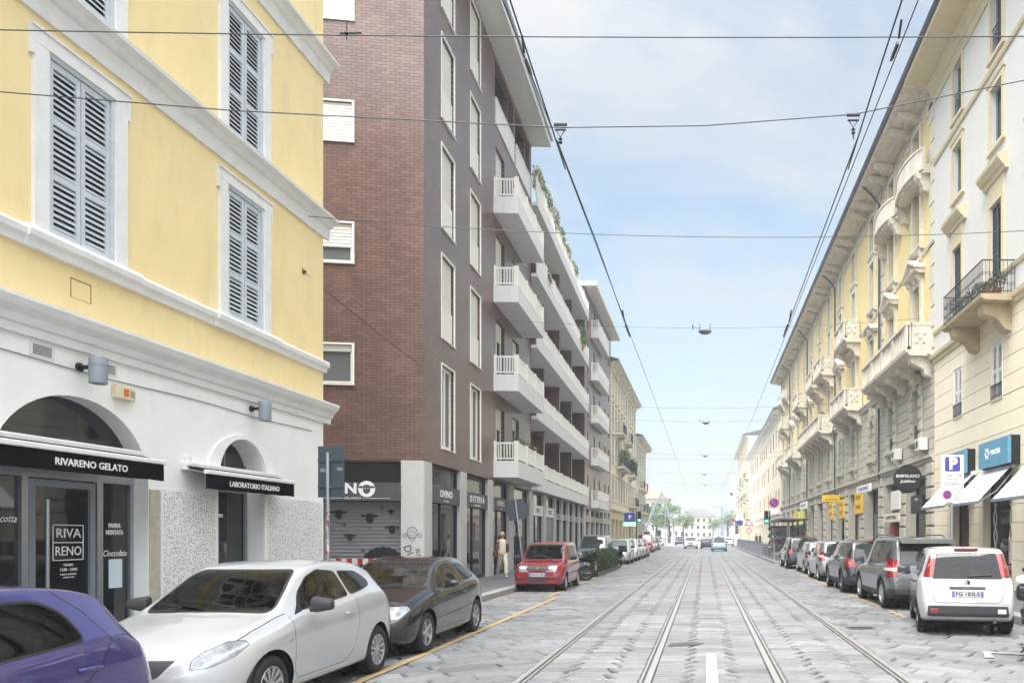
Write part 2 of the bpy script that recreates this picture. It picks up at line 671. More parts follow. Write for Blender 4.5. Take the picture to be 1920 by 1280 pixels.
TR = [(-2.215, -.72), (.915, 2.43)]       # inner edges of the two tracks' rail heads
mb = MB()
diag_paving(mb, -5.85, -2.285, 3, 62, R(38))
diag_paving(mb, 2.5, 6.2, 3, 62, R(-36))
zig_paving(mb, -2.15, -.785, 3, 62, (.33, .68))
zig_paving(mb, .985, 2.36, 3, 62, (.33, .68))
kind(mb.obj('road_paving', M['slab']), 'structure')
mb = MB()
zig_paving(mb, -.65, .845, 3, 62, (.32, .66))
kind(mb.obj('road_paving', M['slab_pink']), 'structure')
mb = MB()
for xa, xb in ((-7.2, -2.285), (-2.15, -.785), (-.65, .845), (.985, 2.36), (2.5, 6.2)):
    y = 62
    while y < 118:
        d = .5 if y < 85 else 1
        x = xa
        while x < xb - .05:
            w = min(rs.uniform(.5, 1.1), xb - x)
            slab(mb, [(x, y), (x + w, y + rs.uniform(-.05, .05)), (x + w, y + d), (x, y + d)], .006)
            x += w
        y += d
kind(mb.obj('distant_road_paving', M['slab']), 'structure')

for i, (xi, sg, lb) in enumerate(((TR[0][0], -1, 'outer rail of the left tram track, nearest the parked Italian hatchbacks'), (TR[0][1], 1, 'inner rail of the left tram track, left of the pinkish centre strip'),
                      (TR[1][0], -1, 'inner rail of the right tram track, right of the pinkish centre strip'), (TR[1][1], 1, 'outer rail of the right tram track, nearest the row of parked car tails'))):
    t = thing('tram_rail', lb.replace('Italian ', ''), 'rail', (xi, 0, 0), 0, 'steel tram rails in the paving')
    a = MB().box(0, sg * .075, 3, 118, -.04, .006)
    a.obj('rail_head', M['rail'], t)
    MB().box(-sg * .035, 0, 3, 118, -.05, -.014).obj('rail_groove', M['groove'], t)
    MB().box(-sg * .062, -sg * .035, 3, 118, -.04, .001).obj('guard_lip', M['rail'], t)

# painted lines, laid on the slabs
def paint(x0, x1, y0, y1, m, z=.0105):
    q = MB()
    y = y0
    while y < y1:
        e = min(y + rs.uniform(.5, 1.1), y1)
        if rs.random() > .1:
            j = rs.uniform(-.006, .006)
            q.box(x0 + j, x1 + j, y, e - .01, z - .004, z)
        y = e
    return kind(q.obj('road_marking', m), 'structure')


paint(-4.19, -4.07, 5, 21.2, M['y_paint'])
paint(-4.5, -4.38, 21.8, 42, M['y_paint'])
paint(-5.84, -4.38, 21.66, 21.78, M['y_paint'])
paint(4.24, 4.33, 14.5, 44, M['y_paint'], .0065)
paint(.02, .17, 3, 11.3, M['w_paint'])
q = MB()
q.prism([(4.0, 10.9), (4.2, 11.5), (5.7, 10.9), (5.7, 10.75), (4.25, 11.33), (4.15, 10.9)], 'z', .0066, .0105)
kind(q.obj('road_marking', M['w_paint']), 'structure')
q = MB()
for k in range(12):                     # zebra crossing at the lights
    x = -5 + k * .85
    q.box(x, x + .45, 66, 69, .004, .0075)
q.box(-5, 4, 62.5, 62.9, .004, .0075)
kind(q.obj('road_marking', M['w_paint']), 'structure')


q = MB()
q.prism([(-.58, 12.0), (-.1, 12.15), (.0, 12.4), (-.25, 12.48), (-.56, 12.35)], 'z', .0045, .007)
kind(q.obj('road_patch', mat('dark tar patch', '#4a4b4e', .8, .25, 12, .4, 60)), 'structure')
t = thing('drain_cover', 'dark slotted drain cover in the paving beside the right tram track', 'drain cover', (2.95, 14.4, 0))
MB().bbox(-.25, .25, -.2, .2, -.02, .009, .004).obj('frame', mat('cast iron', '#4a4b4d', .6, .2, 12), t)
q = MB()
for k in range(6):
    q.box(-.2, .2, -.16 + k * .055, -.14 + k * .055, .009, .0105)
q.obj('slot_bars', M['dark'], t)


def pavement(xk, xw, y0, y1, zw=.24):
    q = MB()
    s_ = 1 if xw > xk else -1
    a = xk + s_ * .32
    q.add([(a, y0, .15), (xw, y0, zw), (xw, y1, zw), (a, y1, .15), (a, y0, -.1), (a, y1, -.1), (xw, y0, -.1), (xw, y1, -.1)],
          [(0, 1, 2, 3), (0, 4, 5, 3), (0, 1, 6, 4), (3, 2, 7, 5)])
    kind(q.obj('pavement', M['asphalt']), 'structure')
    q = MB()
    y = y0
    while y < y1:
        e = min(y + 1.05, y1)
        q.bbox(xk, a, y + .004, e - .004, -.1, .152 + rs.uniform(-.003, .003), .018)
        y = e
    kind(q.obj('kerb', M['kerb']), 'structure')


pavement(-5.85, -14, -2, 62, .26)
pavement(-7.2, -14, 62, 118, .26)
pavement(6.2, 12, -2, 46, .24)
pavement(4.2, 12, 46, 118, .24)
kind(MB().box(-14.5, -10.2, 118, 200, -.1, .15).obj('pavement', M['asphalt']), 'structure')
# ------------------------------------------------------------------ facade kit
def wall(name, m, par, u0, u1, z0, z1, holes=(), dep=.2, grooves=(), back=9, gd=.02, gw=.014, w0=0, mats=None, top=True):
    """a wall u0..u1 x z0..z1 with real openings (ua, ub, za, zb), reveals and cut grooves; local frame"""
    us = sorted({u0, u1} | {round(h[i], 4) for h in holes for i in (0, 1)})
    zs = {z0, z1} | {round(h[i], 4) for h in holes for i in (2, 3)}
    gz = [g for g in grooves if z0 + .05 < g < z1 - .05]
    for g in gz:
        zs |= {round(g - gw, 4), round(g + gw, 4)}
    us = [u for u in us if u0 <= u <= u1]
    zs = sorted(z for z in zs if z0 <= z <= z1)
    b = MB()
    def inh(u, z):
        return any(h[0] < u < h[1] and h[2] < z < h[3] for h in holes)
    def gr(z):
        return any(abs(z - g) < gw for g in gz)
    for i in range(len(us) - 1):
        for j in range(len(zs) - 1):
            uc, zc = (us[i] + us[i + 1]) / 2, (zs[j] + zs[j + 1]) / 2
            if inh(uc, zc):
                continue
            w = w0 - gd if gr(zc) else w0
            b.poly([(w, us[i], zs[j]), (w, us[i + 1], zs[j]), (w, us[i + 1], zs[j + 1]), (w, us[i], zs[j + 1])])
            if w < w0:
                for z in (zs[j], zs[j + 1]):
                    b.poly([(w, us[i], z), (w, us[i + 1], z), (w0, us[i + 1], z), (w0, us[i], z)])
    for a, c, za, zb in holes:
        d = w0 - dep
        b.poly([(w0, a, za), (d, a, za), (d, a, zb), (w0, a, zb)])
        b.poly([(w0, c, za), (d, c, za), (d, c, zb), (w0, c, zb)])
        b.poly([(w0, a, zb), (d, a, zb), (d, c, zb), (w0, c, zb)])
        b.poly([(w0, a, za), (d, a, za), (d, c, za), (w0, c, za)])
    if back:
        w = w0 - back
        b.poly([(w0, u0, z0), (w, u0, z0), (w, u0, z1), (w0, u0, z1)])
        b.poly([(w0, u1, z0), (w, u1, z0), (w, u1, z1), (w0, u1, z1)])
        b.poly([(w, u0, z0), (w, u1, z0), (w, u1, z1), (w, u0, z1)])
        if top:
            b.poly([(w0, u0, z1), (w0, u1, z1), (w, u1, z1), (w, u0, z1)])
    me = bpy.data.meshes.new(name)
    me.from_pydata(b.v, [], b.f)
    me.materials.append(m)
    o = link(name, me, par)
    return o


CACHE = {}


def part_copy(key, par, loc, builder, rot=0):
    """the first call builds a part with its sub-parts, later calls copy it"""
    if key not in CACHE:
        o = builder(par)
        CACHE[key] = o
    else:
        src = CACHE[key]
        o = src.copy()
        COL.objects.link(o)
        o.parent = par
        for ch in list(src.children):
            c = ch.copy()
            COL.objects.link(c)
            c.parent = o
    o.location = loc
    o.rotation_euler = (0, 0, rot)
    return o


def louvre(b, y0, y1, z0, z1, panels=3, fr=.055, x=0, sl=.075, m=0, th=.035):
    """one louvred leaf"""
    b.box(x - th, x, y0, y0 + fr, z0, z1, m)
    b.box(x - th, x, y1 - fr, y1, z0, z1, m)
    H_ = z1 - z0
    ph = (H_ - fr * (panels + 1) * 1.3) / panels
    z = z0
    for k in range(panels + 1):
        b.box(x - th, x, y0 + fr, y1 - fr, z, z + fr * 1.3, m)
        z += fr * 1.3
        if k < panels:
            n = max(2, int(ph / sl))
            for i in range(n):
                c = z + (i + .5) * ph / n
                b.add([(x - th, y0 + fr, c + .028), (x - th, y1 - fr, c + .028), (x - .004, y1 - fr, c - .018), (x - .004, y0 + fr, c - .018),
                       (x - th, y0 + fr, c + .018), (x - th, y1 - fr, c + .018), (x - .004, y1 - fr, c - .028), (x - .004, y0 + fr, c - .028)],
                      [(0, 1, 2, 3), (4, 5, 6, 7), (0, 1, 5, 4), (2, 3, 7, 6), (1, 2, 6, 5), (0, 3, 7, 4)], m)
            z += ph


def shutter_window(par, u, z, w, h, mt, panels=3, dep=.08, surround=None, head=0):
    """closed pair of louvred shutters; origin at the middle of the sill"""
    def build(p):
        b = MB()
        t = .05
        b.box(-dep, .02, -w / 2, -w / 2 + t, 0, h).box(-dep, .02, w / 2 - t, w / 2, 0, h).box(-dep, .02, -w / 2 + t, w / 2 - t, h - t, h)
        o = b.obj('window', mt, p)
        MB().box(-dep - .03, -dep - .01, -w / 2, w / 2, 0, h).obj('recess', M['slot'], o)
        for s_ in (-1, 1):
            c = MB()
            a = sorted((s_ * .008, s_ * (w / 2 - t - .006)))
            louvre(c, a[0], a[1], .01, h - t - .01, panels, .06, -.005)
            c.obj('shutter', mt, o)
        return o
    return part_copy(('sh', round(w, 2), round(h, 2), mt.name, panels, dep), par, (0, u, z), build)


def glazed_window(par, u, z, w, h, mt, dep=.18, blind=0., cols=2, panel=0., glass=None, bars=0, rail=0, mull=.05):
    """recessed casement with optional roller blind (fraction of height), solid lower panel or iron guard"""
    gm = glass or M['glass']
    def build(p):
        b = MB()
        t = mull + .01
        x0, x1 = -dep, -dep + .06
        b.box(x0, x1, -w / 2, -w / 2 + t, 0, h).box(x0, x1, w / 2 - t, w / 2, 0, h)
        b.box(x0, x1, -w / 2 + t, w / 2 - t, h - t, h).box(x0, x1, -w / 2 + t, w / 2 - t, 0, t)
        for k in range(1, cols):
            y = -w / 2 + w * k / cols
            b.box(x0 + .005, x1 - .004, y - mull / 2, y + mull / 2, t, h - t)
        for k in range(1, bars + 1):
            zz = h * k / (bars + 1)
            b.box(x0 + .012, x1 - .012, -w / 2 + t, w / 2 - t, zz - .02, zz + .02)
        o = b.obj('window', mt, p)
        MB().box(x0 + .01, x0 + .02, -w / 2 + .02, w / 2 - .02, .02, h - .02).obj('pane', gm, o)
        if blind:
            bl = MB()
            zz = h * (1 - blind)
            n = max(2, int(h * blind / .09))
            for i in range(n):
                bl.prism([(x1 + .004, zz + i * (h - zz) / n), (x1 + .02, zz + (i + .25) * (h - zz) / n), (x1 + .02, zz + (i + .75) * (h - zz) / n), (x1 + .004, zz + (i + 1) * (h - zz) / n)], 'y', -w / 2 + .03, w / 2 - .03)
            bl.obj('roller_blind', M['curtain'], o)
        if panel:
            MB().box(x1 + .004, x1 + .05, -w / 2 + .01, w / 2 - .01, .01, panel).obj('parapet_panel', M['curtain'], o)
        if rail:
            g = MB()
            xr = -.02
            g.box(xr - .02, xr, -w / 2, w / 2, rail - .03, rail).box(xr - .02, xr, -w / 2, w / 2, .05, .07)
            k = -w / 2 + .05
            while k < w / 2:
                g.box(xr - .015, xr - .003, k, k + .014, .07, rail - .03)
                k += .1
            for k in (-.25, .25):
                g.lathe([(.1, -.006), (.12, -.006), (.12, .006), (.1, .006)], 12, (xr - .009, k * w, rail * .55), 'x')
            g.obj('window_guard', M['iron'], o)
        return o
    key = ('gl', round(w, 2), round(h, 2), mt.name, dep, blind, cols, panel, gm.name, bars, rail, mull)
    return part_copy(key, par, (0, u, z), build)


def cornice(name, m, par, prof, u0, u1, loc=(0, 0, 0)):
    """a moulding: profile of (out, z) points swept along the wall"""
    return MB().prism(prof, 'y', u0, u1).obj(name, m, par, loc)


def iron_rail(b, pts, h, m=0, step=.11, scroll=False, t=.012):
    """railing along a list of (x, y) points, base at z 0"""
    for a, c in zip(pts[:-1], pts[1:]):
        a, c = Vector((*a, 0)), Vector((*c, 0))
        d = c - a
        n = max(1, round(d.length / step))
        b.tube([a + Vector((0, 0, h)), c + Vector((0, 0, h))], .02, 6, m)
        b.tube([a + Vector((0, 0, .08)), c + Vector((0, 0, .08))], .014, 6, m)
        for i in range(n + 1):
            p = a + d * i / n
            b.box(p.x - t / 2, p.x + t / 2, p.y - t / 2, p.y + t / 2, 0, h, m)
            if scroll and i < n:
                q = a + d * (i + .5) / n
                for zz in (.3, .62):
                    b.lathe([(.035, -.005), (.045, -.005), (.045, .005), (.035, .005)], 8, (q.x, q.y, h * zz), 'x' if abs(d.x) < abs(d.y) else 'y', m)


def leaves(b, c, rx, ry, rz, n, size, rnd, m=0, hang=0):
    for i in range(n):
        while True:
            p = Vector((rnd.uniform(-1, 1), rnd.uniform(-1, 1), rnd.uniform(-1, 1)))
            if p.length < 1:
                break
        p = Vector((c[0] + p.x * rx, c[1] + p.y * ry, c[2] + p.z * rz - hang * abs(p.y) ** 2))
        s_ = size * rnd.uniform(.6, 1.3)
        a = Vector((rnd.gauss(0, 1), rnd.gauss(0, 1), rnd.gauss(0, 1))).normalized()
        d = a.cross(Vector((rnd.gauss(0, 1), rnd.gauss(0, 1), rnd.gauss(0, 1)))).normalized()
        b.add([p - a * s_, p + d * s_ * .45, p + a * s_, p - d * s_ * .45], [(0, 1, 2, 3)], m)


RP = random.Random(5)


def plant(label, loc, rx, ry, rz, n=260, size=.06, m=None, pot=True, group='plants on the balconies', stems=5):
    """a potted balcony plant: pot, stems, foliage"""
    t = thing('potted_plant', label, 'plant', loc, 0, group)
    b = MB()
    leaves(b, (0, 0, rz + .2), rx, ry, rz, n, size, RP)
    b.obj('foliage', m or M['leaf'], t)
    if pot:
        MB().lathe([(.001, 0), (.09, 0), (.13, .22), (.14, .24), (.12, .24), (.1, .2), (.001, .2)], 14).obj('pot', M['terra'], t)
    b = MB()
    for i in range(stems):
        x, y = RP.uniform(-.6, .6) * rx, RP.uniform(-.6, .6) * ry
        b.tube([(x * .1, y * .1, .18), (x * .6, y * .6, rz * .7 + .15), (x, y, rz * 1.5 + .2)], [.008, .006, .003], 5)
    b.obj('stem', M['bark'], t)
    return t
# ------------------------------------------------------------------ yellow corner building, left
YB = Fr(-8, 0, 0)
yb = thing('yellow_house', 'yellow stucco corner house with pale blue louvred shutters over a white arched shop front', 'building', (-8, 0, 0))
wins = []
for k, (z0, h) in enumerate(((5.43, 2.2), (8.53, 2.2), (11.85, 2.1))):
    for y in (2.8, 6.3, 9.79, 13.27):
        wins.append((y, z0, 1.06, h))
wall('upper_wall', M['yellow'], yb, 0, 16.0, 4.3, 16.6, [(y - w / 2, y + w / 2, z, z + h) for y, z, w, h in wins], .12)
for y, z, w, h in wins:
    shutter_window(yb, y, z, w, h, M['shutter'])
    if y < 5:
        continue
    b = MB()                                                        # stone surround with ears
    f = .2
    b.box(0, .05, y - w / 2 - f, y - w / 2, z - .02, z + h).box(0, .05, y + w / 2, y + w / 2 + f, z - .02, z + h)
    b.box(0, .053, y - w / 2 - f - .05, y + w / 2 + f + .05, z + h, z + h + .17)
    b.box(0, .075, y - w / 2 - f - .05, y + w / 2 + f + .05, z + h + .17, z + h + .2)
    b.box(0, .053, y - w / 2 - f - .05, y - w / 2 - f, z + h - .16, z + h).box(0, .053, y + w / 2 + f, y + w / 2 + f + .05, z + h - .16, z + h)
    b.obj('window_surround', M['trim'], yb)
E1 = 16.06
cornice('sill_course', M['trim'], yb, [(0, 5.16), (.05, 5.16), (.06, 5.24), (.11, 5.27), (.12, 5.34), (.1, 5.38), (0, 5.4)], 0, E1)
for y in (6.3, 9.79, 13.27):
    cornice('sill_block', M['trim'], yb, [(.0, 5.155), (.08, 5.155), (.09, 5.245), (.14, 5.275), (.15, 5.345), (.13, 5.4), (0, 5.42)], y - .9, y + .9)
for z in (7.98, 11.3):
    cornice('string_course', M['trim'], yb, [(0, z), (.04, z), (.05, z + .05), (.06, z + .24), (.1, z + .26), (.16, z + .33), (.25, z + .37), (.26, z + .42), (0, z + .46)], 0, E1 + .12)
cornice('shop_cornice', M['trim'], yb, [(0, 4.1), (.05, 4.1), (.06, 4.2), (.09, 4.22), (.12, 4.3), (.2, 4.38), (.24, 4.46), (.24, 4.5), (.05, 4.55), (0, 4.55)], 0, E1 + .16)


def arch_pts(c, a, b, zs, n=24):
    return [(c - a * math.cos(PI * i / n), zs + b * math.sin(PI * i / n)) for i in range(n + 1)]


def arch_wall():
    b = MB()
    A = [(8.53, .3)] + arch_pts(9.75, 1.22, 1.02, 2.5) + [(10.97, .3)]
    B = [(12.55, .75)] + arch_pts(13.21, .66, .64, 2.76) + [(13.87, .75)]
    A2 = [(4.9, .3)] + arch_pts(6.1, 1.2, 1.02, 2.5) + [(7.3, .3)]
    outer = [(0, .05), (16, .05), (16, 4.3), (0, 4.3)]
    loops = [[Vector((p[0], p[1], 0)) for p in q] for q in (outer, A, B, A2)]
    flat = [p for q in loops for p in q]
    tri = tessellate_polygon(loops)
    b.add([(0, p.x, p.y) for p in flat], [tuple(t) for t in tri])
    for q, d in ((A, .26), (B, .36), (A2, .26)):
        n = len(q)
        vs = [(0, *p) for p in q] + [(-d, *p) for p in q]
        b.add(vs, [(i, (i + 1) % n, n + (i + 1) % n, n + i) for i in range(n)], 0, False)
    for u in (0, 16):
        b.poly([(0, u, .05), (-9, u, .05), (-9, u, 4.3), (0, u, 4.3)])
    me = bpy.data.meshes.new('shop_wall')
    me.from_pydata(b.v, [], b.f)
    me.materials.append(M['white_wall'])
    link('shop_wall', me, yb)
    return A, B, A2


A_, B_, A2_ = arch_wall()
# raised band round the small arch
b = MB()
o_ = arch_pts(13.21, .98, .72, 2.76)
i_ = arch_pts(13.21, .67, .65, 2.76)
n = len(o_)
for k in range(n - 1):
    q = [o_[k], o_[k + 1], i_[k + 1], i_[k]]
    b.add([(.035, *p) for p in q] + [(0, *p) for p in q], [(0, 1, 2, 3), (0, 1, 5, 4), (2, 3, 7, 6)])
b.box(0, .035, 12.23, 12.54, 2.5, 2.76).box(0, .035, 13.88, 14.19, 2.5, 2.76)
b.obj('arch_surround', M['white_wall'], yb)
MB().bbox(-.02, .02, 10.98, 11.2, .1, 2.42, .015).obj('stone_pier', M['stone_pier'], yb)

# gelateria door and glazing behind the big arch
d = -.24
door = link('shop_front', MB().box(d - .04, d + .04, 8.54, 8.6, .3, 3.3).box(d - .04, d + .04, 9.16, 9.25, .3, 2.5).box(d - .035, d + .035, 10.9, 10.96, .3, 2.5)
            .box(d - .045, d + .045, 8.54, 10.96, 2.47, 2.57).box(d - .04, d + .04, 10.3, 10.4, .3, 2.47).mesh('shop_front', M['alu']), yb)
b = MB()
b.prism([(p[0], p[1]) for p in A_[1:-1]][:], 'x', d - .012, d - .006)
b.box(d - .012, d - .006, 8.6, 10.9, .32, 2.47)
b.obj('shop_glass', M['glass'], door)
dr = link('shop_door', MB().box(d - .02, d + .03, 9.27, 9.36, .34, 2.45).box(d - .02, d + .03, 10.2, 10.28, .34, 2.45).box(d - .02, d + .03, 9.36, 10.2, 2.36, 2.45).box(d - .02, d + .03, 9.36, 10.2, .34, .46).mesh('shop_door', M['grey_metal']), yb)
MB().tube([(d + .09, 9.46, .6), (d + .09, 9.46, 2.2)], .022, 10).box(d, d + .09, 9.45, 9.47, .75, .78).box(d, d + .09, 9.45, 9.47, 2.0, 2.03).obj('pull_handle', M['alu'], dr)
g = MB()
y0, y1, z0, z1, zm = 9.64, 10.12, 1.43, 1.89, 1.66
t = .011
xg = d + .001
g.box(xg - .004, xg, y0, y1, z0, z0 + t).box(xg - .004, xg, y0, y1, z1 - t, z1).box(xg - .004, xg, y0, y0 + t, z0, z1).box(xg - .004, xg, y1 - t, y1, z0, z1).box(xg - .004, xg, y0, y1, zm - t / 2, zm + t / 2)
g.obj('logo_frame', M['white_ink'], dr)
text('RIVA', .17, M['white_ink'], 'lettering', dr, (xg, 9.88, 1.775), width=.38)
text('RENO', .17, M['white_ink'], 'lettering', dr, (xg, 9.88, 1.545), width=.4)
text('ORARIO', .045, M['white_ink'], 'lettering', dr, (xg, 9.88, 1.37), width=.15)
text('13:00 - 24:00', .055, M['white_ink'], 'lettering', dr, (xg, 9.88, 1.31), width=.26)
text('LUNEDI - DOMENICA', .03, M['white_ink'], 'lettering', dr, (xg, 9.88, 1.25), width=.25)
text('CHIUSO MAI', .026, M['white_ink'], 'lettering', dr, (xg, 9.88, 1.21), width=.17)
text('PANNA', .09, M['white_ink'], 'lettering', door, (xg, 10.65, 1.885), width=.22, bold=.003)
text('MONTATA', .09, M['white_ink'], 'lettering', door, (xg, 10.65, 1.79), width=.31, bold=.003)
text('Cioccolata', .12, M['white_ink'], 'lettering', door, (xg, 10.65, 1.5), width=.42, shear=.35)
text('Panna cotta', .13, M['white_ink'], 'lettering', door, (xg, 8.88, 1.95), width=.5, shear=.35)
pn = tag(MB().box(-.002, .002, -.12, .12, -.2, .2).obj('paper_notice', mat('pale blue paper', '#cfdbe3', .8, .03, 5)), 'pale blue paper notice taped to the gelato shop glass beside the door', 'notice')
pn.location = YB.w(d + .006, 10.66, 1.22)
# small arched window
d2 = -.34
sw = link('arched_window', MB().box(d2 - .03, d2 + .03, 12.56, 12.62, .76, 3.0).box(d2 - .03, d2 + .03, 13.8, 13.86, .76, 3.0).box(d2 - .03, d2 + .03, 12.62, 13.8, 2.5, 2.55).box(d2 - .03, d2 + .03, 13.19, 13.23, 2.55, 3.38).mesh('arched_window', M['grey_metal']), yb)
MB().prism(B_, 'x', d2 - .012, d2 - .006).obj('pane', M['glass'], sw)
g = MB().box(d2, d2 + .004, 12.8, 13.2, 2.06, 2.12).box(d2, d2 + .004, 12.92, 13.08, 1.35, 1.53)
g.obj('glass_sticker', M['sign_white'], sw)

# white tiles printed with small black lettering
def glyph_panel(y0, y1, z0, z1, x0, par):
    p = MB().box(0, x0, y0, y1, z0, z1).obj('printed_panel', M['white_wall'], par)
    q = MB()
    r = random.Random(3)
    y = y0 + .06
    while y < y1 - .05:
        z = z0 + .06
        while z < z1 - .03:
            for k in range(r.choice((1, 2, 2, 3))):
                a = r.choice((0, PI / 2, PI / 4, -PI / 4, r.uniform(0, PI)))
                L2 = r.uniform(.008, .024)
                w = r.uniform(.002, .0045)
                cy, cz = y + r.uniform(-.018, .018), z + r.uniform(-.014, .014)
                ca, sa = math.cos(a), math.sin(a)
                pts = [(cy + i * L2 * ca - j * w * sa, cz + i * L2 * sa + j * w * ca) for i, j in ((-1, -1), (1, -1), (1, 1), (-1, 1))]
                q.poly([(x0 + .002, *t) for t in pts])
            z += r.uniform(.036, .055)
        y += .05
    q.obj('printed_lettering', mat('grey black print', '#7b7b80', .7, .3, 30), p)


glyph_panel(11.22, 12.5, .26, 2.44, .012, yb)
glyph_panel(13.93, 15.98, .26, 2.46, .012, yb)

# little cable along the shop wall, vents
b = MB()
b.tube([(.015, y, 3.86 + .015 * math.sin(y * 1.7)) for y in [k * .5 for k in range(0, 32)]], .008, 6)
b.obj('wall_cable', M['grey_metal'], yb)
for y, w in ((9.2, .34), (10.24, .27)):
    q = MB().box(0, .012, y - w / 2, y + w / 2, 3.9, 4.06)
    v = q.obj('wall_vent', M['trim'], yb)
    q = MB()
    for k in range(5):
        q.box(.012, .016, y - w / 2 + .04, y + w / 2 - .04, 3.922 + k * .025, 3.933 + k * .025)
    q.obj('vent_slot', M['slot'], v)
# filled-in patch outline in the yellow plaster
b = MB()
for (a, c, e, f_) in ((9.62, 9.95, 4.99, 5.01), (9.62, 9.635, 4.76, 5.0), (9.935, 9.95, 4.76, 5.0), (9.62, 9.95, 4.76, 4.765)):
    b.box(0, .003, a, c, e, f_)
b.obj('plaster_patch', mat('cracked plaster edge', '#a98a58', .9, .4, 20), yb)


def awning_small(label, y0, y1, z, word, tw, ty):
    t = thing('shop_awning', label, 'awning', YB.w(0, (y0 + y1) / 2, z), 0, 'black awnings of the gelato shop')
    a, c = y0 - (y0 + y1) / 2, (y1 - y0) / 2
    MB().bbox(.36, .44, a - .01, c + .01, -.03, .035, .012).obj('front_bar', M['trim'], t)
    MB().bbox(0, .12, a, c, .03, .16, .02).obj('cassette', M['trim'], t)
    q = MB()
    q.add([(.1, a, .1), (.1, c, .1), (.37, c, .02), (.37, a, .02), (.1, a, .085), (.1, c, .085), (.37, c, .005), (.37, a, .005)],
          [(0, 1, 2, 3), (4, 5, 6, 7), (0, 1, 5, 4), (2, 3, 7, 6), (1, 2, 6, 5), (0, 3, 7, 4)])
    q.obj('canopy', M['black_cloth'], t)
    n = 40
    vs, fs = [], []
    for i in range(n + 1):
        y = a + (c - a) * i / n
        wv = .006 * math.sin(i * 1.3) + .004 * math.sin(i * 2.9)
        vs += [(.4, y, -.03), (.4 + wv * .4, y, -.14), (.395 + wv, y, -.255 + .004 * math.sin(i * .9))]
    for i in range(n):
        for j in range(2):
            fs.append((i * 3 + j, i * 3 + 3 + j, i * 3 + 4 + j, i * 3 + 1 + j))
    vs2 = [(x - .008, y, z_) for x, y, z_ in vs]
    q = MB().add(vs, fs, 0, True).add(vs2, fs, 0, True)
    q.poly([(.4, c, -.03), (.04, c, .02), (.04, c, -.05), (.4, c, -.255)])
    va = q.obj('valance', M['black_cloth'], t)
    text(word, .12, M['white_ink'], 'lettering', t, (.414, ty - (y0 + y1) / 2, -.15), width=tw, bold=.002)
    for y in (a + .1, c - .1):
        q = MB().tube([(.05, y, .05), (.24, y, .02), (.38, y, 0)], .014, 6)
        q.obj('arm', M['trim'], t)


awning_small('wide black awning with white capital lettering over the arched shop door', 7.5, 10.72, 2.77, 'RIVARENO GELATO', 1.12, 9.47)
awning_small('narrow black awning with white lettering under the small arched window', 11.64, 14.12, 2.72, 'LABORATORIO ITALIANO', 1.42, 12.9)

for y, z, lb in ((9.75, 3.88, 'grey cylinder wall lamp above the wide arched shop door'), (13.45, 3.96, 'grey cylinder wall lamp above the small arched window')):
    t = thing('wall_lamp', lb, 'lamp', YB.w(0, y, z), 0, 'cylinder lamps on the white shop wall')
    MB().lathe([(.001, -.18), (.07, -.18), (.085, -.17), (.1, -.17), (.102, .15), (.095, .165), (.001, .168)], 24, (.25, .0, -.02)).lathe([(.106, .06), (.106, .075)], 24, (.25, 0, -.02)).obj('shade', M['grey_metal'], t)
    MB().tube([(0, 0, .02), (.16, 0, .02)], .028, 10).obj('arm', M['black_metal'], t)
    MB().lathe([(.001, .03), (.055, .028), (.06, 0)], 16, (0, 0, .02), 'x').obj('wall_plate', M['black_metal'], t)
t = thing('alarm_box', 'cream alarm siren box with orange window on the white shop wall', 'alarm', YB.w(0, 10.45, 3.7))
MB().bbox(0, .09, -.17, .17, -.1, .1, .02).obj('housing', mat('yellowed plastic', '#d8cfae', .5, .05, 4), t)
MB().box(.09, .094, -.06, .03, -.05, .05).obj('orange_lens', mat('orange lens', '#d5632c', .3, .05, 4), t)
MB().box(.09, .094, .06, .13, -.05, .04).obj('sound_grille', M['alu'], t)
t = thing('junction_box', 'small grey junction box beside the narrow black awning', 'box', YB.w(0, 11.76, 2.9))
MB().bbox(0, .07, -.05, .05, -.07, .07, .01).obj('housing', M['trim'], t)
MB().tube([(.03, 0, -.07), (.03, .03, -.15), (.05, .12, -.2)], .008, 6).obj('cable', M['white_frame'], t)
b = MB().bbox(0, .2, -.1, .1, -.05, .05, .01)

# ------------------------------------------------------------------ brown brick apartment block
BB = Fr(-8, 21.75, .02727)
bb = thing('brick_apartment_block', 'brown klinker apartment block with white balconies above grey shop fronts', 'building', (-8, 21.75, 0), .02727)
lev = [4.43 + 3.37 * k for k in range(5)]
h1 = []
for k, z in enumerate(lev):
    h1 += [(1.57, 2.86, z, z + 2.56), (4.72, 6.02, z, z + 2.56)]
Z1 = 20.62
wall('brick_wall', M['brick'], bb, 0, 7.92, 3.87, Z1, h1, .2)
for k, z in enumerate(lev):
    for y, w in ((2.215, 1.28), (5.37, 1.29)):
        if k == 0:
            glazed_window(bb, y, z, w, 2.55, M['white_frame'], .16, 0, 2, 0, M['curtain'] if False else M['glass_pale'], 0, 0, .09)
        else:
            glazed_window(bb, y, z, w, 2.55, M['white_frame'], .17, .6 if (k + int(y)) % 3 else .61, 2, 1.0)
        b = MB()
        b.box(-.02, .025, y - w / 2 - .05, y - w / 2, z - .02, z + 2.6).box(-.02, .025, y + w / 2, y + w / 2 + .05, z - .02, z + 2.6).box(-.02, .025, y - w / 2, y + w / 2, z + 2.55, z + 2.6)
        b.box(-.02, .06, y - w / 2 - .06, y + w / 2 + .06, z - .05, z - .02)
        b.obj('window_surround', M['white_frame'], bb)
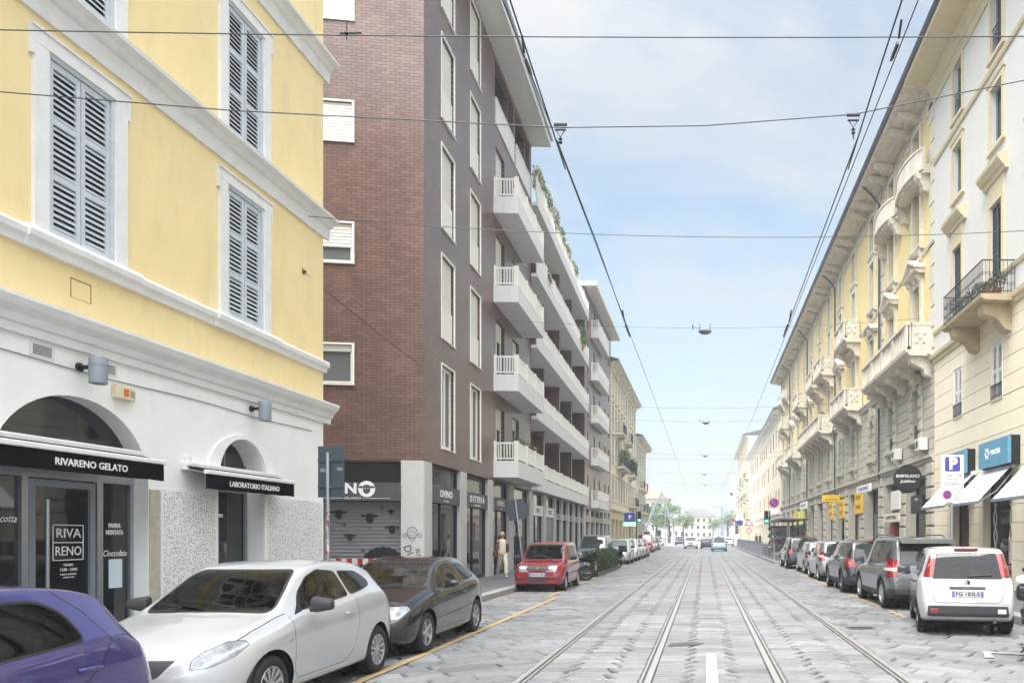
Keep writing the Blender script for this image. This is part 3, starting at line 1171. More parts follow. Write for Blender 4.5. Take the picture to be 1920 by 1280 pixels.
# bay with the short balconies
h2 = []
for k in range(4):
    z = 4.4 + 3.42 * k
    h2 += [(8.3, 9.75, z, z + 2.45), (11.2, 12.5, z, z + 2.45)]
h2 += [(8.15, 11.4, 17.9, 20.4), (11.75, 14.9, 17.9, 20.4)]
wall('brick_wall', M['brick'], bb, 7.92, 15.3, 3.87, Z1, h2, .22)
for k in range(4):
    z = 4.4 + 3.42 * k
    glazed_window(bb, 9.025, z, 1.45, 2.45, M['white_frame'], .2, (.35, .3, 1, .9)[k], 2, 0)
    glazed_window(bb, 11.85, z, 1.3, 2.45, M['white_frame'], .2, (.2, .25, .6, 1)[k], 2, 0)
for a, c in ((8.15, 11.4), (11.75, 14.9)):
    MB().box(-1.3, -.4, a, c, 17.6, 17.9).box(-1.34, -1.3, a, c, 17.9, 20.4).obj('loggia', M['brick'], bb)
    MB().box(-.06, .05, a, c, 17.88, 18.85).box(-.01, .07, a, c, 18.85, 18.92).obj('loggia_parapet', M['balcony'], bb)
    glazed_window(bb, a + .8, 17.92, 1.1, 2.3, M['white_frame'], 1.28, .2, 2)
    MB().box(-1.2, -.15, c - .5, c - .3, 17.9, 20.38).obj('pier', M['brick'], bb)


def white_balcony(par, y0, y1, w0, w1, zb, posts, ends=True, plants=False):
    """solid white apron with a barred railing on top"""
    b = MB()
    b.box(w0, w1, y0, y1, zb, zb + .16)
    b.box(w1 - .07, w1 + .003, y0 - .003, y1 + .003, zb - .003, zb + .64)
    if ends:
        b.box(w0, w1 - .07, y0 - .003, y0 + .07, zb - .003, zb + .64).box(w0, w1 - .07, y1 - .07, y1 + .003, zb - .003, zb + .64)
    o = b.obj('balcony', M['balcony'], par)
    r = MB()
    zt = zb + 1.4
    def run(p, q, n):
        (xa, ya), (xc, yc) = p, q
        L2 = math.hypot(xc - xa, yc - ya)
        dx, dy = (xc - xa) / L2, (yc - ya) / L2
        for i in range(n + 1):
            x, y = xa + (xc - xa) * i / n, ya + (yc - ya) * i / n
            r.box(x - .05, x + .05, y - .06, y + .06, zb + .62, zt + .02)
        x0, x1 = sorted((xa, xc))
        ya_, yc_ = sorted((ya, yc))
        e = .022
        r.box(x0 - e, x1 + e, ya_ - e, yc_ + e, zt - .09, zt - .03)
        r.box(x0 - e, x1 + e, ya_ - e, yc_ + e, zb + .71, zb + .76)
        m = int(L2 / .1)
        for i in range(1, m):
            x, y = xa + (xc - xa) * i / m, ya + (yc - ya) * i / m
            r.box(x - .018, x + .018, y - .018, y + .018, zb + .76, zt - .09)
    run((w1 - .04, y0 + .06), (w1 - .04, y1 - .06), posts)
    if ends:
        run((w0 + .06, y0 + .06), (w1 - .1, y0 + .06), 1)
        run((w0 + .06, y1 - .06), (w1 - .1, y1 - .06), 1)
    r.obj('railing', M['white_frame'], o)
    return o


ABZ = (4.0, 7.36, 10.82, 14.28)
for z in ABZ:
    white_balcony(bb, 7.94, 13.4, 0, .95, z, 3)
# long loggia balconies
BBZ = (3.93, 7.38, 10.83, 14.3, 17.75)
for k, z in enumerate(BBZ):
    o = white_balcony(bb, 15.3, 35.3, -1.5, .3, z, 8, False)
    b = MB()
    b.box(-1.7, -1.5, 15.3, 35.3, z + .16, z + 3.3 if k < 4 else z + 2.9)
    b.obj('loggia_wall', M['brick'], bb)
    if k < 4:
        for y in (20.1, 25.3, 30.4):
            MB().box(-1.5, -.25, y - .15, y + .15, z + .16, BBZ[k + 1]).obj('loggia_pier', M['brick'], bb)
    for i, y in enumerate((17, 18.9, 22, 24, 27, 29, 32, 34)):
        q = glazed_window(bb, y, z + .2, 1.2, 2.3, M['white_frame'], -.04, (.2, .9, 0, .4)[(i + k) % 4], 2)
        q.location = (-1.52, y, z + .2)
MB().box(-6, -1.52, 15.3, 35.3, 3.9, 20.6).obj('rear_block', M['brick'], bb)
b = MB()
b.box(-1.5, 0, 15.02, 15.3, 3.88, 20.6)
b.obj('brick_wall', M['brick'], bb)
# eaves
b = MB()
b.box(-8, .95, -.6, 15.35, 20.63, 20.7)
b.box(.91, .953, -.6, 15.353, 20.6, 20.98).box(-8, .91, 15.31, 15.353, 20.6, 20.98).box(-8, .91, -.6, 15.31, 20.75, 20.97)
b.obj('eave', mat('white eave', '#cfcfcb', .7, .05, 3, dirt=.1), bb)
MB().tube([(1.0, -.6, 20.95), (1.0, 15.4, 20.95)], .06, 8).obj('gutter', M['alu'], bb)
# ground floor: concrete piers, shop fronts
for a, c in ((.05, .69), (3.6, 4.27), (7.2, 7.92), (10.65, 11.45), (14.9, 15.8), (18.6, 19.3), (22.0, 22.5), (24.4, 24.9), (27, 27.5), (29.6, 30.1), (32.3, 32.8), (34.8, 35.3)):
    MB().bbox(-.35, .01, a, c, .1, 3.869, .012).obj('pier', M['concrete'], bb)
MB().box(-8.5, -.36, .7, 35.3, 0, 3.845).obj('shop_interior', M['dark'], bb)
b = MB()
b.box(-8, -.3, 0, 15.3, 3.852, 3.868)
b.obj('ceiling', M['soffit'], bb)


def shop_bay(y0, y1, word, tw, zt=3.25, zb=2.72, sub=None, door=False, pm=None, tm=None):
    w = y1 - y0
    f = link('shop_front', MB().box(-.22, -.13, y0, y0 + .05, .1, 3.86).box(-.22, -.13, y1 - .05, y1, .1, 3.86).box(-.22, -.14, y0 + w * .42, y0 + w * .42 + .05, .1, zb)
             .box(-.22, -.13, y0 + .05, y1 - .05, .1, .32).box(-.22, -.13, y0 + .05, y1 - .05, 3.8, 3.86).mesh('shop_front', M['black_metal']), bb)
    MB().box(-.19, -.18, y0 + .05, y1 - .05, .32, 3.8).obj('shop_glass', M['glass'], f)
    t = thing('shop_sign', '', 'sign', BB.w(-.06, (y0 + y1) / 2, (zt + zb) / 2), BB.rot)
    MB().bbox(-.06, .03, -w / 2, w / 2, -(zt - zb) / 2, (zt - zb) / 2, .008).obj('panel', pm or M['dark_panel'], t)
    if word:
        text(word, .3, tm or M['white_ink'], 'lettering', t, (.034, 0, .03 if sub else 0), width=tw, bold=.008)
    if sub:
        text(sub, .06, tm or M['white_ink'], 'lettering', t, (.034, 0, -.18), width=tw * .4)
    return t


shop_bay(.69, 3.6, 'OVINO', 1.25, sub='MILANO')['label'] = 'charcoal shop sign on the street front, nearest the graffitied corner pier'
shop_bay(4.27, 7.2, 'O S T E R I A', 1.9, sub='BISTECCHERIA')['label'] = 'charcoal shop sign with wide spaced letters, second from the graffitied pier'
shop_bay(7.92, 10.65, 'OVINO', 1.25, sub='MILANO')['label'] = 'charcoal shop sign above the walking woman in the rust jacket'
shop_bay(11.45, 14.9, 'A S A D O R', 1.7)['label'] = 'charcoal shop sign behind the leaning road sign, under the first balcony'
shop_bay(15.8, 18.6, 'VISTA', 1.0, pm=M['sign_white'], tm=M['dark_panel'])['label'] = 'white shop fascia left of the grey roller shutter'
shop_bay(19.3, 22.0, 'OTTICA', 1.0, pm=M['sign_white'], tm=M['dark_panel'])['label'] = 'white shop fascia above the grey roller shutter'
MB().box(-.12, -.08, 19.35, 21.95, .15, 2.7).obj('roller_shutter', M['shutter_grey'], bb)
for i, (a, c) in enumerate(((22.5, 24.4), (24.9, 27), (27.5, 29.6), (30.1, 32.3), (32.8, 34.8))):
    t = shop_bay(a, c, ('CAFFE', 'BAR', 'PANINI', 'GELATI', 'TABACCHI')[i], .9, 3.0, 2.65, pm=M['concrete'], tm=M['dark_panel'])
    t['label'] = ('grey shop fascia just past the rendered pier beyond the roller shutter', 'second grey shop fascia of five past the roller shutter', 'middle grey shop fascia of five past the roller shutter', 'fourth grey shop fascia of five past the roller shutter', 'farthest grey shop fascia of the brown brick block')[i]
for o in list(COL.objects):
    if o.name.startswith('shop_sign'):
        o['group'] = 'shop fascias along the brick block'

# side wall of the block, facing the camera
SW = Fr(-8, 21.75, R(-81.63))
sw = link('side_wall_frame', None, bb)
bpy.data.objects.remove(sw)
bpy.context.view_layer.update()
inv = bb.matrix_world.inverted() if False else (Matrix.Translation((-8, 21.75, 0)) @ Matrix.Rotation(.02727, 4, 'Z')).inverted()
MS = inv @ Matrix.Translation((-8, 21.75, 0)) @ Matrix.Rotation(SW.rot, 4, 'Z')


def on_side(o):
    """move a part built in the side wall's own frame on to that wall"""
    o.matrix_local = MS @ Matrix.Translation(o.location)
    return o


hs = [(-3.3, -1.94, 6.02 + 3.41 * k, 7.1 + 3.41 * k) for k in range(5)]
on_side(wall('brick_wall', M['brick'], bb, -9.5, -.004, 3.87, Z1, hs, .14, back=0))
for k, (a, c, z0, z1) in enumerate(hs):
    o = on_side(glazed_window(bb, (a + c) / 2, z0, c - a, z1 - z0, M['white_frame'], .12, (.18, .62, 1, 1, 1)[k], 1, 0, M['glass_pale'], mull=.05))
    q = MB().box(-.02, .02, a - .06, a, z0 - .02, z1 + .05).box(-.02, .02, c, c + .06, z0 - .02, z1 + .05).box(-.02, .02, a, c, z1, z1 + .05).box(-.02, .05, a - .07, c + .07, z0 - .06, z0 - .02)
    o = on_side(q.obj('window_surround', M['white_frame'], bb))
on_side(MB().bbox(-.4, .012, -.63, -.002, .1, 3.869, .012).obj('pier', M['concrete'], bb))
b = MB().box(-.5, -.45, -6, -.63, 3.22, 3.86)
on_side(b.obj('shop_glass', M['glass'], bb))
on_side(MB().box(-.5, -.38, -6, -.63, 3.2, 3.27).obj('shop_front', M['dark_panel'], bb))
rsd = MB()
for k in range(24):
    z = .15 + k * .107
    rsd.prism([(-.36, z), (-.345, z + .02), (-.345, z + .09), (-.36, z + .107)], 'y', -6, -.63)
rsd.box(-.4, -.36, -6, -.63, .1, 2.72)
rsd.box(-.345, -.34, -6, -.63, .98, 1.01)
t = thing('shop_sign', 'large charcoal sign ending in a white sheep face, facing the side street', 'sign', SW.w(.01, -3.3, 2.97), SW.rot, 'shop fascias along the brick block')
MB().bbox(-.35, .03, -2.7, 2.67, -.25, .25, .01).obj('panel', M['dark_panel'], t)
text('OVIN', .4, M['white_ink'], 'lettering', t, (.034, .97, .08), width=1.05, bold=.014)


def circ(cx, cy, rx, ry, a0=0, a1=360, n=18):
    return [(cx + rx * math.cos(R(a0 + (a1 - a0) * i / n)), cy + ry * math.sin(R(a0 + (a1 - a0) * i / n))) for i in range(n + 1)]


def disc(b, y, z, ry, rz, x, m=0, n=20, rag=0, th=.004):
    pts = []
    for i in range(n):
        k = 1 + (rag if i % 2 else 0)
        pts.append((y + math.cos(2 * PI * i / n) * ry * k, z + math.sin(2 * PI * i / n) * rz * k))
    b.prism(pts, 'x', x, x + th, m)


def sheep(b, y, z, s_, x, face, wool=None):
    if wool is not None:
        disc(b, y, z, .3 * s_, .3 * s_, x, wool, 26)
        x += .004
    if wool is None and s_ > .35:
        o_ = circ(y, z, .3 * s_, .29 * s_, 0, 360, 30)
        b.tube([(x, *p) for p in o_], .006, 4, 0)
    disc(b, y, z - .02 * s_, .13 * s_, .16 * s_, x, face, 18)
    disc(b, y, z + .09 * s_, .13 * s_, .07 * s_, x + .001, face, 14)
    for k in (-1, 1):
        disc(b, y + k * .2 * s_, z + .07 * s_, .09 * s_, .045 * s_, x, face, 12)
        disc(b, y + k * .05 * s_, z + .02 * s_, .018 * s_, .022 * s_, x + .005, 1 - face if wool is not None else 1, 8)
        b.box(x, x + .004, y + k * .05 * s_ - .012 * s_, y + k * .05 * s_ + .012 * s_, z - .36 * s_, z - .3 * s_, face)


b = MB()
sheep(b, 1.76, .08, .76, .032, 0, 1)
b.obj('emblem', [M['dark_panel'], M['white_ink']], t)
b = MB()
for a, c in ((.3, 1.1), (1.65, 2.4)):
    MB().box(.032, .035, a, c, -.185, -.175).obj('rule_line', M['white_ink'], t)
text('MILANO', .08, M['white_ink'], 'lettering', t, (.034, 1.38, -.18), width=.46)
b = rsd
for y, z, s_ in ((-1.56, 2.24, .85), (-.95, 1.92, .72), (-2.4, 2.35, .8), (-.98, 2.42, .42), (-2.1, 1.7, .6), (-1.22, 2.52, .18), (-2.25, 2.05, .2), (-1.75, 1.3, .2), (-2.5, 1.0, .7)):
    sheep(b, y, z, s_, -.338, 1, None)
disc(b, -1.2, .78, .62, .62, -.334, 1, 44, .06)
disc(b, -1.05, .66, .09, .2, -.329, 0, 12)
on_side(b.obj('roller_shutter', [M['shutter_grey'], M['black_ink']], bb))

# graffiti on the corner pier
GR = MB()
def stroke(pts, y0, z0, k, r=.007):
    GR.tube([(.014, y0 + p[0] * k, z0 + p[1] * k) for p in pts], r, 5)
stroke(circ(0, .1, .14, .16, 20, 380), -.32, 1.72, 1)
stroke([(-.1, .02), (0, -.13), (.1, .02)], -.32, 1.68, 1)
stroke(circ(0, .1, .08, .07), -.32, 1.7, 1, .005)
stroke(circ(-.2, .02, .05, .05), -.32, 1.72, 1)
stroke(circ(.2, .02, .05, .05), -.32, 1.72, 1)
on_side(GR.obj('graffiti', M['black_ink'], bb))
for i, (ch, s_, y, z, a) in enumerate((('DUMBO', .3, -.3, .95, -70), ('BLF', .16, -.16, 1.25, -80), ('KASO', .18, -.1, .8, -85))):
    o = text(ch, s_, M['black_ink'], 'graffiti', bb, (.014, y, z), (0, 0, 0))
    o.matrix_local = MS @ Matrix.Translation((.014, y, z)) @ Matrix.Rotation(PI / 2, 4, 'Z') @ Matrix.Rotation(PI / 2, 4, 'X') @ Matrix.Rotation(R(a), 4, 'Z')

# ------------------------------------------------------------------ second brick section, beige and pale green houses beyond
CB = Fr(-8.95, 56.9, 0)
cb = thing('brick_apartment_block', 'far brown brick section with small stacked white balconies beyond the long loggias', 'building', (-8.95, 56.9, 0))
hc = []
for k in range(5):
    z = 4.1 + 3.35 * k
    hc += [(.9, 1.9, z, z + 2.2), (4.2, 5.3, z, z + 2.2), (7.3, 8.3, z, z + 2.2), (11, 12, z, z + 2.2), (13.6, 14.6, z, z + 2.2)]
wall('brick_wall', M['brick'], cb, 0, 15.9, 3.7, 20.3, hc, .2)
for a, c, z0, z1 in hc:
    glazed_window(cb, (a + c) / 2, z0, c - a, 2.2, M['white_frame'], .18, .4, 2)
for k in range(5):
    white_balcony(cb, 3.2, 9.8, 0, .6, 3.87 + 3.35 * k, 3)
MB().box(-9, .9, -.2, 16.2, 20.3, 20.36).box(.86, .903, -.2, 16.2, 20.36, 20.62).box(-9, .86, 16.16, 16.2, 20.36, 20.62).box(-9, .86, -.2, -.16, 20.36, 20.62).obj('eave', M['trim'], cb)
for y in (0, 2.6, 5.2, 7.8, 10.4, 13, 15.4):
    MB().bbox(-.35, .01, y, y + .5, .1, 3.7, .012).obj('pier', M['concrete'], cb)
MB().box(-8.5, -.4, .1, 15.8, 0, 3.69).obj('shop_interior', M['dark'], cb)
MB().box(-.16, -.15, .5, 15.3, .3, 3.6).obj('shop_glass', M['glass'], cb)
MB().box(-.02, .03, .5, 15.4, 2.75, 3.2).obj('fascia', M['grey_stone'], cb)


def plain_house(name, label, fr, L2, H_, m, wm, cols, rows, base=None, eave=.8, roofm=None, shop=4.2, bm=None, trim=None, ww=1.05, depth=10, shut=None):
    t = thing(name, label, 'building', (fr.x, fr.y, 0), fr.rot)
    hs = []
    for y in cols:
        for z, h in rows:
            hs.append((y - ww / 2, y + ww / 2, z, z + h))
    wall('wall', m, t, 0, L2, shop, H_, hs, .18, back=depth)
    for a, c, z0, z1 in hs:
        if shut and (int(a * 7 + z0 * 3) % 3):
            shutter_window(t, (a + c) / 2, z0, c - a, z1 - z0, shut, 2, .1)
        else:
            glazed_window(t, (a + c) / 2, z0, c - a, z1 - z0, wm, .16, 0, 2)
        if trim:
            b = MB()
            b.box(0, .06, a - .16, a, z0 - .1, z1 + .16).box(0, .06, c, c + .16, z0 - .1, z1 + .16).box(0, .063, a, c, z1, z1 + .16).box(0, .12, a - .2, c + .2, z0 - .18, z0 - .1).box(0, .2, a - .22, c + .22, z1 + .3, z1 + .4)
            b.obj('window_surround', trim, t)
    hb = []
    y = 1
    while y + 2.3 < L2:
        hb.append((y, y + 2.2, .1, shop - .9))
        y += 3.4
    wall('shop_wall', bm or m, t, 0, L2, 0, shop, hb, .3, [z * .45 for z in range(1, 10)], back=depth)
    for a, c, z0, z1 in hb:
        glazed_window(t, (a + c) / 2, z0, c - a, z1 - z0, M['black_metal'], .28, 0, 2)
    cornice('string_course', trim or M['trim'], t, [(0, shop - .1), (.1, shop - .1), (.18, shop + .08), (0, shop + .12)], 0, L2)
    e = eave
    MB().prism([(-depth, H_ + .01), (e, H_ + .01), (e, H_ + .12), (e - .02, H_ + .2), (-depth / 2, H_ + 1.7), (-depth, H_ + .2)], 'y', -.1, L2 + .1).obj('roof', roofm or M['roof'], t)
    cornice('eave_cornice', trim or M['trim'], t, [(0, H_ - .7), (.06, H_ - .7), (.1, H_ - .4), (e * .5, H_ - .15), (e - .03, H_ - .02), (e - .03, H_ + .008), (0, H_ + .008)], 0, L2)
    y = .5
    while y < L2:
        part_copy(('br', H_, e), t, (0, y, 0), lambda p: MB().box(0, e * .85, 0, .22, H_ - .38, H_ - .03).obj('bracket', trim or M['trim'], p))
        y += 1.9
    return t


BG = Fr(-9.0, 73.0, 0)
bgc = [1.6, 4.2, 6.8, 9.4, 12, 14.6, 17.2, 19.8, 22.4, 25]
bg_ = plain_house('beige_house', 'tall beige house with grey shutters and bracketed eave past the brick block', BG, 26.6, 18.4, mat('beige stucco', '#ddd2b8', .85, .08, 2, dirt=.15), M['grey_metal'], bgc,
                  ((5.2, 2.1), (8.9, 2.3), (12.3, 2.1), (15.5, 1.7)), shut=M['grey_metal'], trim=M['trim_warm'], bm=mat('ochre stucco', '#d0c1a0', .85, .1, 2, dirt=.2))
GG = Fr(-9.0, 99.8, 0)
plain_house('grey_green_house', 'pale grey green house with a dark tilted eave beyond the beige house', GG, 17, 14.6, mat('grey green stucco', '#c4c5b4', .85, .08, 2, dirt=.15), M['grey_metal'], [1.6, 4.4, 7.2, 10, 12.8, 15.4],
            ((5.0, 1.9), (8.2, 1.9), (11.4, 1.9)), shut=M['grey_metal'], trim=M['trim_warm'], roofm=M['gutter'], eave=1.0)


def stone_balcony(par, y, w, z, pr=.85, m=None, iron=True):
    """slab on corbels with an iron railing"""
    def build(p):
        b = MB()
        b.prism([(0, -.16), (pr - .05, -.12), (pr, -.02), (pr, .05), (0, .05)], 'y', -w / 2, w / 2)
        for k in (-.36, .36):
            b.prism([(0, -.75), (.12, -.7), (.3, -.4), (pr - .12, -.26), (pr - .12, -.13), (0, -.165)], 'y', k * w - .12, k * w + .12)
        o = b.obj('balcony', m or M['trim_warm'], p)
        g = MB()
        iron_rail(g, [(.02, -w / 2 + .05), (pr - .05, -w / 2 + .05), (pr - .05, w / 2 - .05), (.02, w / 2 - .05)], 1.0, scroll=False)
        for v in range(len(g.v)):
            g.v[v] = (g.v[v][0], g.v[v][1], g.v[v][2] + .05)
        g.obj('railing', M['iron'], o)
        return o
    return part_copy(('sb', w, pr, (m or M['trim_warm']).name), par, (0, y, z), build)


for y, w, z in ((5.5, 3.6, 12.0), (13.2, 3, 12.0), (8, 6.4, 8.7), (18, 3.2, 8.7), (20, 5, 5.1)):
    stone_balcony(bg_, y, w, z)
for y, z in ((4.4, 8.0), (10, 8.0), (4.4, 4.8), (10, 4.8), (14, 4.8)):
    g_ = [o for o in COL.objects if o.name == 'grey_green_house'][0]
    stone_balcony(g_, y, 2.6, z)
# ------------------------------------------------------------------ cream house, right
CR = Fr(8.8, 29.2, PI)


def v(Y):
    return 29.2 - Y


cr_ = thing('cream_house', 'cream and off white house with grooved lower walls and a long wrought iron balcony', 'building', (8.8, 29.2, 0), PI)
cols = [26.48, 22.95, 19.4, 15.9, 12.4]
hz_, hu = [], []
for Y in cols:
    hz_.append((v(Y) - .45, v(Y) + .45, 5.85, 7.58))
    hu += [(v(Y) - .45, v(Y) + .45, z, z + h) for z, h in ((9.5, 2.25), (13.6, 1.72), (16.4, 1.75))]
shops = [(25.37, 27.06), (21.86, 24.1), (18.35, 20.6), (14.9, 17.1)]
hs = [(v(b_), v(a_), .12, 4.65) for a_, b_ in shops]
wall('lower_wall', M['cream'], cr_, 0, 23, .05, 8.42, hz_ + hs, .3, [.5 + .535 * k for k in range(15)], gd=.025, gw=.012)
wall('upper_wall', M['offwhite'], cr_, 0, 23, 8.42, 18.75, hu, .22)
cornice('string_course', M['cream_trim'], cr_, [(0, 8.3), (.06, 8.3), (.08, 8.42), (.16, 8.46), (.18, 8.58), (0, 8.62)], 0, 23)
cornice('string_course', M['cream_trim'], cr_, [(0, 9.36), (.05, 9.36), (.08, 9.46), (0, 9.48)], 0, 23)
cornice('string_course', M['cream_trim'], cr_, [(0, 15.86), (.06, 15.86), (.09, 15.95), (.09, 16.0), (0, 16.02)], 0, 23)
cornice('eave_cornice', M['cream_trim'], cr_, [(0, 18.2), (.06, 18.2), (.08, 18.45), (.16, 18.5), (.22, 18.7), (.32, 18.76), (.34, 18.9), (1.15, 18.95), (1.17, 19.2), (0, 19.25)], -.0, 23)
MB().tube([(1.2, 0, 19.2), (1.2, 23, 19.2)], .11, 8).obj('gutter', M['gutter'], cr_)
MB().prism([(-9, 19.26), (1.15, 19.26), (1.15, 19.3), (-4, 21.6), (-9, 19.4)], 'y', 0, 23).obj('roof', M['roof'], cr_)
for i, Y in enumerate(cols):
    y = v(Y)
    shutter_window(cr_, y, 5.85, .9, 1.73, M['sign_white'], 2, .2)
    b = MB()
    b.box(-.02, .035, y - .45, y + .45, 5.8, 5.85)
    b.obj('sill', M['cream_trim'], cr_)
    b = MB()
    iron_rail(b, [(.03, y - .43), (.03, y + .43)], .42, 0, .09)
    for k in range(len(b.v)):
        b.v[k] = (b.v[k][0], b.v[k][1], b.v[k][2] + 5.86)
    b.obj('window_guard', M['iron'], cr_)
    # piano nobile: open dark shutters
    o = glazed_window(cr_, y, 9.5, .9, 2.25, M['white_frame'], .2, 0, 2)
    b = MB()
    louvre(b, y - .46, y - .04, 9.52, 11.72, 3, .05, -.04)
    b.obj('shutter', M['gutter'], cr_)
    b = MB()
    for a, c in ((y - .63, y - .45), (y + .45, y + .63)):
        b.box(0, .06, a, c, 9.48, 11.75)
    b.box(0, .063, y - .63, y + .63, 11.75, 11.93).box(0, .05, y - .6, y + .6, 11.93, 12.4)
    b.prism([(0, 12.4), (.1, 12.4), (.14, 12.5), (.2, 12.54), (.32, 12.7), (.34, 12.8), (0, 12.92)], 'y', y - .88, y + .88)
    b.obj('window_surround', M['cream_trim'], cr_)
    for z, h, g in ((13.6, 1.72, 0), (16.4, 1.75, .8)):
        glazed_window(cr_, y, z, .9, h, M['grey_metal'], .2, 0, 2, 0, None, 0, g)
        b = MB()
        b.box(0, .05, y - .62, y - .45, z - .12, z + h).box(0, .05, y + .45, y + .62, z - .12, z + h).box(0, .053, y - .62, y + .62, z + h, z + h + .17)
        b.box(0, .1, y - .66, y + .66, z - .22, z - .12).prism([(0, z + h + .17), (.08, z + h + .17), (.1, z + h + .25), (0, z + h + .27)], 'y', y - .68, y + .68)
        b.obj('window_surround', M['cream_trim'], cr_)
# iron balcony
y0, y1 = v(25.08), v(21.5)
b = MB()
b.prism([(0, 8.36), (.9, 8.4), (1.0, 8.46), (1.02, 8.56), (0, 8.56)], 'y', y0, y1)
for y in (y0 + .5, y1 - .55):
    b.prism([(0, 7.6), (.2, 7.66), (.42, 7.95), (.8, 8.1), (.86, 8.38), (0, 8.38)], 'y', y - .22, y + .22)
bal = b.obj('balcony', mat('weathered balcony stone', '#b3a284', .88, .2, 3, .2, 30, dirt=.35), cr_)
b = MB()
iron_rail(b, [(.03, y0 + .06), (.95, y0 + .06), (.95, y1 - .06), (.03, y1 - .06)], .95, 0, .1, True)
for k in range(len(b.v)):
    b.v[k] = (b.v[k][0], b.v[k][1], b.v[k][2] + 8.57)
b.obj('railing', M['iron'], bal)
for i, (dx, dy, lb, rr) in enumerate(((.75, .5, 'green potted shrub at the far end of the iron balcony', .3), (.75, 1.2, 'leafy potted plant second from the far end of the iron balcony', .24), (.72, 1.9, 'flowering potted plant midway along the iron balcony', .26), (.75, 2.6, 'small potted plant near the terracotta trough on the iron balcony', .22), (.5, 3.2, 'tall potted plant at the near end of the iron balcony', .28))):
    p = plant(lb, CR.w(dx - .1, y0 + dy, 8.57), .26, .28, rr, 160, .05, M['leaf'] if i % 2 else M['leaf_dark'])
t = thing('flower_trough', 'terracotta flower trough hung on the near end of the iron balcony', 'planter', CR.w(.6, y1 - .5, 8.6), PI)
MB().prism([(-.12, 0), (.12, 0), (.16, .24), (.13, .24), (.1, .04), (-.1, .04), (-.13, .24), (-.16, .24)], 'y', -.32, .32).obj('trough', M['terra'], t)
b = MB()
leaves(b, (0, 0, .36), .16, .32, .16, 120, .05, RP)
b.obj('foliage', M['leaf'], t)

# macha shop: glazing, blue signs, white awnings
for i, (a_, b_) in enumerate(shops):
    y = (v(a_) + v(b_)) / 2
    w = b_ - a_
    f = link('shop_front', MB().box(-.3, -.24, v(b_), v(b_) + .07, .1, 4.6).box(-.3, -.24, v(a_) - .07, v(a_), .1, 4.6).box(-.3, -.24, v(b_) + .07, v(a_) - .07, .1, .75)
             .box(-.3, -.24, v(b_) + .07, v(a_) - .07, 2.9, 3.0).box(-.3, -.22, v(b_) + .07, v(a_) - .07, .75, .82).mesh('shop_front', M['black_metal']), cr_)
    MB().box(-.28, -.27, v(b_) + .07, v(a_) - .07, .75, 4.6).obj('shop_glass', M['glass'], f)
    if i == 1:      # neon bulls' horns outline in the window
        b = MB()
        for s_ in (-1, 1):
            pts = [(-.2, y + s_ * .62 + .14 * math.sin(k * .55 + .6) * s_, .95 + k * .1) for k in range(19)]
            b.tube(pts, .014, 6)
            b.tube([(-.2, y + s_ * .62 - .1 * math.sin(k * .55 + .6) * s_, .95 + k * .1) for k in range(19)], .014, 6)
        b.obj('window_drawing', M['white_ink'], f)
        MB().box(-.26, -.22, y + .35, y + 1.05, .9, 1.7).obj('poster', mat('pink poster', '#c9a3b6', .6, .4, 4), f)
        MB().box(-.22, .0, v(b_) + .1, v(a_) - .1, .75, .85).obj('wooden_sill', mat('oak sill', '#9a7a4e', .6, .2, 5), f)
        MB().lathe([(.28, .8), (.26, 1.7), (.2, 1.74), (.001, 1.74)], 20, (-.6, y, 0)).obj('counter_drum', M['grey_metal'], f)
for i, (a_, b_, lb) in enumerate(((24.75, 26.75, 'blue box sign half hidden behind the parking sign'), (21.23, 23.5, 'blue box sign with white emblem, fully visible above the white awnings'))):
    t = thing('shop_sign', lb, 'sign', CR.w(.2, v((a_ + b_) / 2), 4.15), PI, 'blue box signs of the cream house')
    w = b_ - a_
    MB().bbox(.06, .16, -w / 2, w / 2, -.38, .38, .008).obj('panel', M['blue_sign'], t)
    MB().box(-.2, .055, -w / 2 + .06, w / 2 - .02, -.42, .4).obj('box', M['black_metal'], t)
    text('MACHA', .2, M['white_ink'], 'lettering', t, (.163, .22, .02), width=.75, bold=.01)
    b = MB()
    for k in range(6):
        an = k * PI / 3
        b.tube([(.165, -.42 + .13 * math.cos(an), .02 + .13 * math.sin(an)), (.165, -.42 + .13 * math.cos(an + PI / 3), .02 + .13 * math.sin(an + PI / 3))], .012, 5)
        b.tube([(.165, -.42 + .06 * math.cos(an), .02 + .06 * math.sin(an)), (.165, -.42 + .19 * math.cos(an), .02 + .19 * math.sin(an))], .01, 5)
    b.obj('emblem', M['white_ink'], t)
